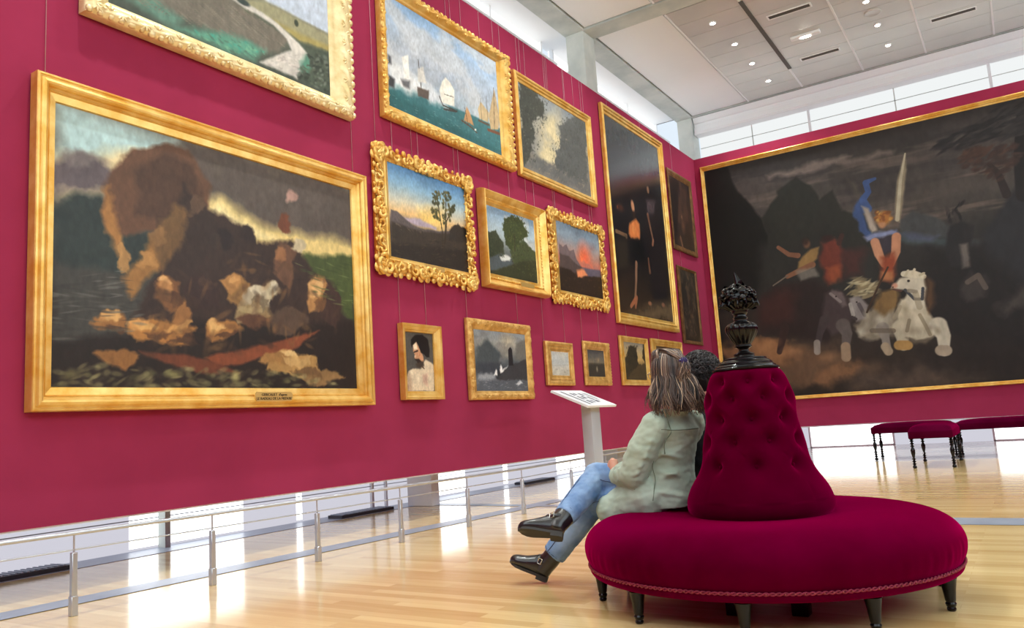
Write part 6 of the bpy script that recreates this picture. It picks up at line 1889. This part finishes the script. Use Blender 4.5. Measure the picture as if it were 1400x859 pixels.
def hand(mb, wrist, palm_c, fdir, back, side, curl=.5, s=1.0):
    """palm with five separate bent fingers; fdir along the fingers, back = back of the hand, side towards the thumb"""
    f, b, t = fdir.normalized(), back.normalized(), side.normalized()
    mb.tube([wrist, palm_c - f * .035 * s], [.027 * s, .03 * s], 12)
    R = Matrix((f, t, b)).transposed()
    mb.ball(palm_c, (.052 * s, .042 * s, .017 * s), 14, 10, R)
    for i, (off, L) in enumerate(((.03, .072), (.010, .080), (-.010, .075), (-.029, .060))):
        p = palm_c + f * .036 * s + t * off * s
        pts, ang = [p], 0
        for k, seg in enumerate((.45, .32, .23)):
            ang += curl * (.5 if k == 0 else .8)
            p = p + (f * math.cos(ang) - b * math.sin(ang)) * L * seg * s + t * off * .12 * s
            pts.append(p)
        mb.tube(pts, [.0095 * s, .0088 * s, .0082 * s, .0066 * s], 10)
        for q, r in zip(pts, (.0095, .0092, .0086, .0068)):
            mb.ball(q, r * s, 10, 7)
    p = palm_c - f * .02 * s + t * .034 * s
    pts = [p, p + (t * .7 + f * .55 - b * .2) * .034 * s, p + (t * .75 + f * 1.25 - b * .5) * .034 * s, p + (t * .5 + f * 1.9 - b * .8) * .034 * s]
    mb.tube(pts, [.013 * s, .0115 * s, .0098 * s, .0075 * s], 10)
    mb.ball(pts[-1], .0076 * s, 10, 7)
    mb.ball(pts[0], .014 * s, 10, 7)


def boot(parent, heel, d, u, shaft_dir, label=None):
    d = d.normalized()
    u = (u - d * u.dot(d)).normalized()
    s = u.cross(d).normalized()
    P = lambda x, y, z: heel + d * x + s * y + u * z
    R = Matrix((d, s, u)).transposed()
    mb = MB()
    # upper: lofted sections from heel to toe
    rings = []
    for x, w, h in ((.004, .034, .07), (.02, .043, .10), (.05, .047, .125), (.09, .049, .118), (.13, .05, .096), (.17, .052, .076), (.205, .051, .064), (.235, .045, .057), (.257, .034, .047), (.27, .016, .03)):
        rings.append((P(x, 0, .028 + h / 2), s, w, u, h / 2 + .006))
    loft(mb, rings, 20)
    an = P(.046, 0, .085)
    sd = shaft_dir.normalized()
    mb.tube([P(.05, 0, .05), an, an + sd * .06, an + sd * .14], [.052, .057, .061, .061], 18)
    mb.ball(an, .046, 14, 10)
    up = blob('boot', mb, .0045, M['boot'], parent, 5)
    so = MB()
    out = [(0.0, .0), (.006, .024), (.03, .033), (.08, .033), (.13, .04), (.18, .047), (.215, .044), (.245, .033), (.264, .014), (.27, 0)]
    out = out + [(x, -y) for x, y in reversed(out[1:-1])]
    n = len(out)
    zt = lambda x: .03
    zb = lambda x: .018 if x > .085 else .018
    so.add([P(x, y, .034 + .01 * max(0, (x - .2) / .07) ** 2) for x, y in out] + [P(x, y, .018 + .012 * max(0, (x - .2) / .07) ** 2) for x, y in out],
           [tuple(range(n)), tuple(range(2 * n - 1, n - 1, -1))] + [(i, n + i, n + (i + 1) % n, (i + 1) % n) for i in range(n)])
    hl = [(0, 0), (.006, .026), (.03, .034), (.075, .032), (.075, -.032), (.03, -.034), (.006, -.026)]
    n = len(hl)
    so.add([P(x, y, .019) for x, y in hl] + [P(x, y, 0) for x, y in hl], [tuple(range(n)), tuple(range(2 * n - 1, n - 1, -1))] + [(i, n + i, n + (i + 1) % n, (i + 1) % n) for i in range(n)])
    so.build('sole', M['sole'], up, 30)
    la = MB()
    for k in range(5):
        x = .172 - k * .02
        z = .074 + k * .0150 + .004
        la.tube([P(x, .03, z - .006), P(x - .006, .0, z + .016), P(x - .004, -.03, z - .006)], .0028, 6)
    for q in (.6, -.5, .9, -.9):
        la.tube([P(.092, 0, .13), P(.105, .02 * q, .142), P(.112, .045 * q, .118)], .0026, 6)
    la.build('lace', M['boot'], up, 180)
    bk = MB()
    for q in (1, -1):
        a, b_ = [], []
        for k in range(9):
            t = -1.3 + 2.2 * k / 8
            b_.append(P(.052 + .05 * math.sin(t) * 1.0, q * .058 * math.cos(t), .118 - .012 * t))
        bk.tube(b_, .011, 6, flat=.35)
    bk.build('ankle_strap', M['boot'], up, 60)
    bu = MB()
    for q in (1, -1):
        c = P(.078, q * .054, .118)
        e1 = (d * .7 - s * q * .55 + u * -.1).normalized()
        e2 = u
        h1, h2 = .016, .0165
        cs = [c + e1 * h1 + e2 * h2, c - e1 * h1 + e2 * h2, c - e1 * h1 - e2 * h2, c + e1 * h1 - e2 * h2]
        bu.tube(cs + [cs[0], cs[1]], .0032, 6)
    tag(bu.build('buckle', M['steel'], up, 60), 'silver buckle')
    return up


def strands(name, paths, mat, parent, n=4):
    """paths: list of (points, radius, tone)"""
    mb = MB()
    tones = []
    for pts, r, t in paths:
        k0 = len(mb.v)
        m = len(pts)
        rad = [r * (1 - .75 * (i / (m - 1)) ** 2.5) for i in range(m)]
        mb.tube(pts, rad, n)
        for i in range(len(mb.v) - k0):
            tones.append(min(1, max(0, t + .22 * (i / (m * n)) ** 2)))
    o = mb.build(name, mat, parent, 180)
    at = o.data.attributes.new('tone', 'FLOAT', 'POINT')
    at.data.foreach_set('value', tones)
    return o


def V(*a):
    return Vector(a)


def ankle_of(heel, d, u):
    d = d.normalized()
    u = (u - d * u.dot(d)).normalized()
    return heel + d * .046 + u * .085


# ---- the woman ----------------------------------------------------------------------------
wf = V(-.94, .34, 0).normalized()
wl = V(-.34, -.94, 0).normalized()
up = V(0, 0, 1)
hf = V(-.906, .423, -.02).normalized()
hl = V(-.423, -.906, 0).normalized()
pel = V(-1.885, 4.57, .57)
LH, RH = pel + wl * .095 + V(-.02, 0, -.01), pel - wl * .095 + V(0, 0, -.01)
waist = V(-1.872, 4.575, .70)
chest = V(-1.835, 4.56, .85)
shc = V(-1.80, 4.53, .955)
neck = V(-1.79, 4.515, 1.03)
head = J['head']
LS, RS = shc + wl * .165 + V(0, 0, -.012), shc - wl * .165 + V(0, 0, -.012)
RE = V(-1.93, 4.80, .70)
RW = V(-2.15, 4.62, .70)
LE, LW = J['elbow'], J['wrist']
ld = J['l_toe'] - J['l_heel'] - V(0, 0, .012)
rd = (J['r_toe'] - J['r_heel']).normalized()
ru = J['upv'] * .72 + J['fwd'] * .72 + J['right'] * .18
J['l_ankle'] = ankle_of(J['l_heel'] + V(0, 0, .004), ld, up)
J['r_ankle'] = ankle_of(J['r_heel'], rd, ru)

body = MB()
face_parts(body, head, hf, hl, 1.06)
limb(body, [neck - V(0, 0, .05), neck, head + V(0, 0, -.04) - hf * .02], [.062, .056, .055])
for c, a, b in ((pel, .155, .105), (waist - wf * .01, .13, .085), (chest - wf * .02, .13, .08), (shc - V(0, 0, .03) - wf * .01, .14, .07)):
    body.ball(c, (b, a, .13), 16, 12, Matrix((wf, wl, up)).transposed())
limb(body, [LS, LE, LW], [.05, .042, .03])
limb(body, [RS, RE, RW], [.05, .042, .03])
pd = (J['tip'] - J['palm']).normalized()
bk_ = (up * .75 - wl * -.2 + V(-.3, -.5, 0) * .4)
bk_ = (bk_ - pd * bk_.dot(pd)).normalized()
hand(body, LW, J['palm'] + up * .012, pd, bk_, pd.cross(bk_), .75, 1.05)
pd2 = V(-.75, -.6, -.15).normalized()
bk2 = (up - pd2 * up.dot(pd2)).normalized()
hand(body, RW, RW + pd2 * .075, pd2, bk2, -pd2.cross(bk2), .4, 1.0)
limb(body, [LH, J['l_knee'], J['l_ankle']], [.08, .056, .036])
limb(body, [RH, J['r_knee'], J['r_ankle']], [.08, .056, .036])
woman = blob('person', body, .006, M['skin'], None, 3)
tag(woman, 'person in mint jacket, jeans and black boots, legs crossed, seen from behind on the settee', 'person')

jn = MB()
jn.ball(pel + V(0, 0, -.01), (.12, .165, .115), 18, 12, Matrix((wf, wl, up)).transposed())
limb(jn, [LH, J['l_knee'], J['l_ankle'] + (J['l_knee'] - J['l_ankle']) * .21], [.10, .086, .078], ends=(1, 0))
limb(jn, [RH, J['r_knee'], J['r_ankle'] + (J['r_knee'] - J['r_ankle']) * .17], [.105, .09, .068], ends=(1, 0))
fo = []
for A, B, R in ((LH, J['l_knee'], .09), (RH, J['r_knee'], .09)):
    d = (B - A).normalized()
    for t, h in ((.70, .006), (.82, .009), (.92, .007)):
        c = A.lerp(B, t)
        fo.append((c + up * R + wl * .06, c + wl * R - up * .03, .012, h))
for A, B in ((J['l_knee'], J['l_ankle']), (J['r_knee'], J['r_ankle'])):
    for t in (.12, .25, .82):
        c = A.lerp(B, t)
        fo.append((c + wl * .07 + wf * .05, c + wl * .07 - wf * .07 - up * .03, .010, .006))
jeans = blob('jeans', jn, .007, M['denim'], woman, 3, fn=wrinkle(fo, .004, 16, 3))
sm = []
for A, B, C in ((LH, J['l_knee'], J['l_ankle']), (RH, J['r_knee'], J['r_ankle'])):
    sm.append([A.lerp(B, .55) + wl * .12, A.lerp(B, .8) + wl * .12, B + wl * .12, B.lerp(C, .3) + wl * .1, B.lerp(C, .92) + wl * .1])
for A, B, r in ((J['l_knee'], J['l_ankle'], .08), (J['r_knee'], J['r_ankle'], .066)):
    d = (B - A).normalized()
    e1 = d.orthogonal().normalized()
    e2 = d.cross(e1)
    c = A.lerp(B, .765)
    sm.append([c + (e1 * math.cos(q * PI / 8) + e2 * math.sin(q * PI / 8)) * r * 1.3 for q in range(17)])
lines_on(jeans, 'stitching', sm, .0022, M['seam'], jeans)

jk = MB()
loft(jk, [(pel + V(.0, 0, -.105), wl, .185, wf, .16), (pel + V(.0, 0, -.06), wl, .195, wf, .165), (pel + V(0, 0, .05), wl, .185, wf, .15), (waist, wl, .172, wf, .138),
          (chest, wl, .178, wf, .135), (shc + V(0, 0, -.045), wl, .185, wf, .118), (shc + V(0, 0, .01), wl, .165, wf, .092), (shc + V(0, 0, .05), wl, .10, wf, .075), (neck + V(0, 0, .0), wl, .066, wf, .066)], 36)
limb(jk, [LS + wl * -.01, LS.lerp(LE, .5) + wl * .012, LE, LE.lerp(LW, .55), LE.lerp(LW, .97)], [.086, .088, .086, .074, .056], ends=(1, 0))
limb(jk, [RS, RE, RW], [.084, .08, .058], ends=(1, 0))
limb(jk, [pel + wl * .12 + V(-.05, 0, -.035), J['flap'] + V(.08, .03, .01), J['flap'] + V(.02, .01, -.005)], [.14, .118, .10])
limb(jk, [pel - wl * .08 + V(-.05, 0, -.0), J['flap'] + V(.14, .17, .09)], [.14, .105])
# collar
for k in range(18):
    a = 2 * PI * k / 18
    a2 = 2 * PI * (k + 1) / 18
    q = lambda t, r, z: neck + (wl * math.cos(t) * r + wf * math.sin(t) * r) + V(0, 0, z)
    jk.tube([q(a, .072, -.01), q(a2, .072, -.01)], .022, 8)
ff = []
mid = lambda a, b, t: a.lerp(b, t)
for t, h in ((.28, .010), (.45, .012), (.62, .010), (.8, .012), (.95, .014)):
    c = mid(LS, LE, t)
    ff.append((c - wf * .09 + wl * .05, c + wf * .08 + wl * .06 - up * .05, .012, h))
for t, h in ((.25, .010), (.5, .010), (.75, .009)):
    c = mid(LE, LW, t)
    ff.append((c + wl * .08 + up * .05, c + wl * .05 - up * .07, .010, h))
back = -wf
for z, h, sl in ((.90, .008, -.06), (.82, .012, -.09), (.76, .010, .05), (.69, .013, -.06), (.63, .012, .06), (.57, .010, -.05)):
    c = V(-1.86, 4.56, z)
    ff.append((c + wl * .19 + back * .04, c + back * .15 + wl * .02 + up * sl, .016, h))
for q in (.02, .08, .14):
    ff.append((pel + wl * .19 + wf * q + up * .03, J['flap'] + wl * .1 + V(.18 - q, 0, -.02), .012, .008))
jacket = blob('jacket', jk, .0075, M['jacket'], woman, 3, fn=wrinkle([(a, b, w, h * 1.6) for a, b, w, h in ff], .0065, 13, 9))
yoke = [[LS + back * .06 + wl * .02 + V(0, 0, -.02), chest + wl * .10 + back * .2 + V(0, 0, .065), chest + back * .2 + V(0, 0, .07), chest - wl * .12 + back * .2 + V(0, 0, .065)],
        [LS + up * .11 - wl * .055 + wf * .03, LS + up * .06 - wl * .045 + back * .09, LS - up * .02 - wl * .035 + back * .12, LS - up * .10 - wl * .02 + back * .11, LS - up * .15 + wl * .0 + back * .07],
        [waist + wl * .2 + back * .10 + up * .03, pel + wl * .24 + back * .10 - up * .06],
        [waist + wl * .22 + wf * .03 - up * .02, pel + wl * .25 + wf * .03 + up * .02],
        [shc + V(0, 0, .07) + wl * .075, LS + up * .1 - wl * .0]]
lines_on(jacket, 'seam', yoke, .003, M['jseam'], jacket, .0006)
# hem stitched band and snap buttons on the front edge
sn = MB()
for t in (.12, .34, .56):
    c = shc.lerp(pel, t) + wf * .15 + wl * .10
    sn.ball(c + wl * .0, .009, 10, 6)
sn.build('snap_button', M['steel'], jacket, 180)

boot(woman, J['l_heel'] + V(0, 0, .004), ld, up, J['l_knee'] - J['l_ankle'])
boot(woman, J['r_heel'], rd, ru, J['r_knee'] - J['r_ankle'])

# glasses: frame round the left lens, bridge and temple arm
gl = MB()
G = lambda x, y, z: head + hf * x + hl * y + up * z
for q in (1, -1):
    gl.tube([G(.112, q * (.034 + .026 * math.cos(t * PI / 8)), .012 + .022 * math.sin(t * PI / 8)) for t in range(17)], .0022, 6)
    gl.tube([G(.112, q * .06, .018), G(.10, q * .082, .02), G(.0, q * .088, .012), G(-.02, q * .086, -.006)], .0024, 6)
gl.tube([G(.114, .009, .016), G(.117, 0, .02), G(.114, -.009, .016)], .002, 6)
gl.build('glasses', M['steel'], woman, 180)
ey = MB()
for q in (1, -1):
    ey.ball(G(.091, q * .034, .008), .0115, 12, 8)
ey.build('eye', simple('eye_white', lin(225, 222, 215), .2), woman, 180)

M['hair'] = hair_material('brown_hair', [(0, lin(34, 27, 26)), (.4, lin(74, 60, 54)), (.75, lin(122, 98, 84)), (1, lin(196, 168, 140))])
rg = random.Random(3)
hr = []
hb = -hf
E_ = lambda az, el, k: head + V(0, 0, .028) + (hf * math.cos(az) + hl * math.sin(az)) * math.cos(el) * .112 * k * (1.12 if math.cos(az) < 0 else .98) + up * math.sin(el) * .122 * k
clip = head + hb * .128 + hl * .01 + up * .075
under = MB()
under.ball(head + hb * .02 + up * .04, (.112, .098, .108), 18, 12, Matrix((hf, hl, up)).transposed())
under.ball(head + hb * .065 - up * .06, (.075, .105, .115), 18, 12, Matrix((hf, hl, up)).transposed())
under.ball(head + hb * .075 - up * .145 - hl * .02, (.055, .125, .075), 18, 12, Matrix((hf, hl, up)).transposed())
for k in range(620):
    az = rg.uniform(.42 * PI, 1.62 * PI)           # from the left temple round the back
    lock = math.sin(az * 9) * .5 + math.sin(az * 23 + 1) * .3
    k0 = 1.0 + rg.uniform(-.03, .06)
    pts = []
    for el in (1.25, .85, .45, .1, -.2):
        pts.append(E_(az + lock * .03, el, k0))
    base = pts[-1]
    out = (hf * math.cos(az) + hl * math.sin(az))
    L = rg.uniform(.17, .25) * (1.0 if math.cos(az) < 0.2 else .95)
    flare = rg.uniform(.03, .11)
    ph = rg.uniform(-.6, .6) + lock * 3
    for j in range(1, 9):
        t = j / 8
        w = .010 * math.sin(t * 7 + ph) * (.4 + t)
        pts.append(base - up * (L * t) + out * (flare * t * (1 - .3 * t)) + V(-.386, .923, 0).cross(up) * (w + .006) + hb * .012 * t)
    tone = .30 + .30 * lock + rg.uniform(-.22, .30)
    if rg.random() < .12:
        tone = .95
    hr.append((pts, rg.uniform(.0024, .0044), tone))
for k in range(260):                               # hair swept back into the clip
    az = rg.uniform(-.62 * PI, .62 * PI)
    st = head + V(0, 0, .03) + (hf * math.cos(az) * .098 + hl * math.sin(az) * .098) + up * rg.uniform(.02, .055)
    topp = head + up * (.150 + rg.uniform(-.006, .012)) + hl * math.sin(az) * .06 + hb * .0
    m2_ = st.lerp(topp, .55) + (hf * math.cos(az) + hl * math.sin(az)) * .025 + up * .018
    m3_ = topp.lerp(clip, .5) + (topp.lerp(clip, .5) - head).normalized() * .022 + hl * math.sin(az) * .02
    c2 = clip + V(rg.uniform(-.012, .012), rg.uniform(-.012, .012), rg.uniform(-.012, .012))
    pts = [st, m2_, topp, m3_, c2, c2 + hb * .02 - up * .04 + hl * rg.uniform(-.03, .03), c2 + hb * .012 - up * .10 + hl * rg.uniform(-.05, .05), c2 + hb * .01 - up * rg.uniform(.15, .2) + hl * rg.uniform(-.07, .07)]
    q = []
    for i in range(len(pts) - 1):                  # Catmull-Rom through the guide points
        p0, p1, p2, p3 = pts[max(0, i - 1)], pts[i], pts[i + 1], pts[min(len(pts) - 1, i + 2)]
        for t in (0, .34, .67):
            q.append(.5 * ((2 * p1) + (p2 - p0) * t + (2 * p0 - 5 * p1 + 4 * p2 - p3) * t * t + (3 * p1 - p0 - 3 * p2 + p3) * t ** 3))
    q.append(pts[-1])
    tone = .40 + .25 * math.sin(az * 11) + rg.uniform(-.2, .35)
    hr.append((q, rg.uniform(.0022, .004), tone))
hair = strands('hair', hr, M['hair'], woman)
ub = blob('hair_underlayer', under, .008, M['hair'], hair, 6)
hc = MB()
hc.ball(clip + hb * .012, (.012, .03, .012), 12, 8, Matrix((hf, hl, up)).transposed())
for q in (-1, 0, 1):
    hc.tube([clip + hb * .02 + hl * q * .014 + up * .016, clip + hb * .03 + hl * q * .016, clip + hb * .018 + hl * q * .018 - up * .022], .0045, 7)
tag(hc.build('hair_clip', simple('violet_clip', lin(60, 52, 110), .3), woman, 60), 'small violet hair clip')

# ---- the companion, almost hidden behind her and the settee's cone --------------------------
mf = V(-.60, .80, 0).normalized()
ml = V(-.80, -.60, 0).normalized()
mh = J['head_b']
mp = V(SX, SY, 0) + V(-.36, .46, .57)
b2 = MB()
msh = mh + V(0, 0, -.27) + mf * -.01
face_parts(b2, mh - up * .01, mf, ml, 1.05)
limb(b2, [msh, mh - mf * .02 - up * .05], [.062, .058])
for c, a, b in ((mp, .17, .12), (mp.lerp(msh, .4), .16, .11), (mp.lerp(msh, .75), .18, .115), (msh - up * .02, .16, .08)):
    b2.ball(c, (b, a, .14), 16, 12, Matrix((mf, ml, up)).transposed())
kn = [mp + mf * .46 + ml * .09 - up * .02, mp + mf * .46 - ml * .09 - up * .02]
an = [k + mf * .04 - up * .45 for k in kn]
an = [V(a.x, a.y, .09) for a in an]
for q in (0, 1):
    w = (1, -1)[q]
    limb(b2, [mp + ml * .09 * w, kn[q], an[q]], [.085, .058, .043])
    S = msh + ml * .19 * w - up * .03
    El = S - up * .27 + mf * .06 - ml * .02 * w
    Wr = El + mf * .24 - up * .02 - ml * .06 * w
    limb(b2, [S, El, Wr], [.052, .043, .03])
    pdm = (mf - up * .3 - ml * w * .1).normalized()
    bkm = (up - pdm * up.dot(pdm)).normalized()
    hand(b2, Wr, Wr + pdm * .075, pdm, bkm, pdm.cross(bkm) * -w, .35, 1.05)
man = blob('person', b2, .0065, M['skin'], None, 3)
tag(man, 'person with short dark hair, head just showing between the long hair and velvet cone', 'person')
cl = MB()
loft(cl, [(mp - up * .10, ml, .19, mf, .14), (mp + up * .05, ml, .19, mf, .14), (mp.lerp(msh, .5), ml, .19, mf, .14), (mp.lerp(msh, .8), ml, .21, mf, .14), (msh, ml, .175, mf, .105), (msh + up * .05, ml, .10, mf, .09), (msh + up * .085, ml, .074, mf, .074)], 30)
for w in (1, -1):
    S = msh + ml * .18 * w - up * .035
    El = S - up * .27 + mf * .06 - ml * .02 * w
    Wr = El + mf * .22 - up * .02 - ml * .055 * w
    limb(cl, [S, El, Wr], [.078, .066, .048], ends=(1, 0))
blob('sweater', cl, .009, M['darkcloth'], man, 4, fn=wrinkle([], .005, 14, 2))
tr = MB()
tr.ball(mp - up * .01, (.13, .175, .115), 16, 12, Matrix((mf, ml, up)).transposed())
for q in (0, 1):
    limb(tr, [mp + ml * .09 * (1, -1)[q], kn[q], an[q] + up * .05], [.10, .075, .06], ends=(1, 0))
blob('trousers', tr, .009, M['seam'], man, 4, fn=wrinkle([], .004, 14, 4))
for q in (0, 1):
    boot(man, V(an[q].x, an[q].y, .003) - mf * .05, mf, up, kn[q] - an[q])
M['hair2'] = hair_material('black_hair', [(0, lin(18, 16, 18)), (.6, lin(38, 34, 36)), (1, lin(84, 80, 80))])
h2 = []
u2 = MB()
u2.ball(mh - mf * .035 + up * .048, (.100, .092, .094), 16, 12, Matrix((mf, ml, up)).transposed())
u2.ball(mh - mf * .06 - up * .04, (.055, .085, .08), 16, 12, Matrix((mf, ml, up)).transposed())
for k in range(900):
    az = rg.uniform(-PI, PI)
    el = math.asin(rg.uniform(-.45, 1))
    if math.cos(az) > .25 and el < .55:
        continue
    o = (mf * math.cos(az) * math.cos(el) + ml * math.sin(az) * math.cos(el) + up * math.sin(el))
    p = mh - mf * .015 + up * .03 + Vector((o.x * .112, o.y * .112, o.z * .112))
    t1 = o.orthogonal().normalized()
    t1 = Matrix.Rotation(rg.uniform(0, 6.28), 3, o) @ t1
    t2 = o.cross(t1)
    c = rg.uniform(.009, .018)
    pts = [p + o * (.002 + .0035 * j) + t1 * c * math.cos(j * .75) + t2 * c * math.sin(j * .75) - up * .0012 * j for j in range(8)]
    h2.append((pts, rg.uniform(.0026, .0042), rg.uniform(0, 1) ** 1.6))
hh = strands('hair', h2, M['hair2'], man)
blob('hair_underlayer', u2, .008, M['hair2'], hh, 5)
CAM_M = Matrix((
    (0.836589, 0.129335, 0.532344, 0.000),
    (0.544022, -0.081761, -0.835078, 0.000),
    (-0.064480, 0.988225, -0.138761, 1.000),
    (0, 0, 0, 1)))
SPOT_E, EXPO = 285, -0.03

# ---------------------------------------------------------------- light and camera
def spot(x, y, e, blend=.8, size=110, r=.12):
    l = bpy.data.lights.new('downlight_beam', 'SPOT')
    l.energy = e
    l.spot_size = math.radians(size)
    l.spot_blend = blend
    l.shadow_soft_size = r
    l.color = (.95, 1.0, .97)
    o = bpy.data.objects.new('downlight_beam', l)
    COL.objects.link(o)
    o.location = (x, y, ZC - .02)


for x in (-4.3, -1.65, 1.0, 3.65, 6.3):
    for y in (-3.2, -.8, 3.1, 5.5, 9.2, 11.6, 15.06, 17.48):
        spot(x, y, SPOT_E * (1.9 if x < -4 else .5) * (.6 if y < 3 and x > -4 else 1))
w = bpy.data.worlds.new('sky')
SC.world = w
w.use_nodes = True
w.node_tree.nodes['Background'].inputs[0].default_value = (.8, .9, 1, 1)
w.node_tree.nodes['Background'].inputs[1].default_value = 1.0

cam = bpy.data.cameras.new('camera')
co = bpy.data.objects.new('camera', cam)
COL.objects.link(co)
cam.sensor_width = 36
cam.lens = 1085 / 1400 * 36
cam.clip_end = 100
co.matrix_world = CAM_M
SC.camera = co
SC.view_settings.view_transform = 'Standard'
SC.view_settings.look = 'None'
SC.view_settings.gamma = 1
SC.view_settings.use_curve_mapping = False
SC.view_settings.exposure = EXPO
SC.cycles.use_denoising = True
SC.cycles.max_bounces = 8
SC.cycles.diffuse_bounces = 4
SC.cycles.glossy_bounces = 4
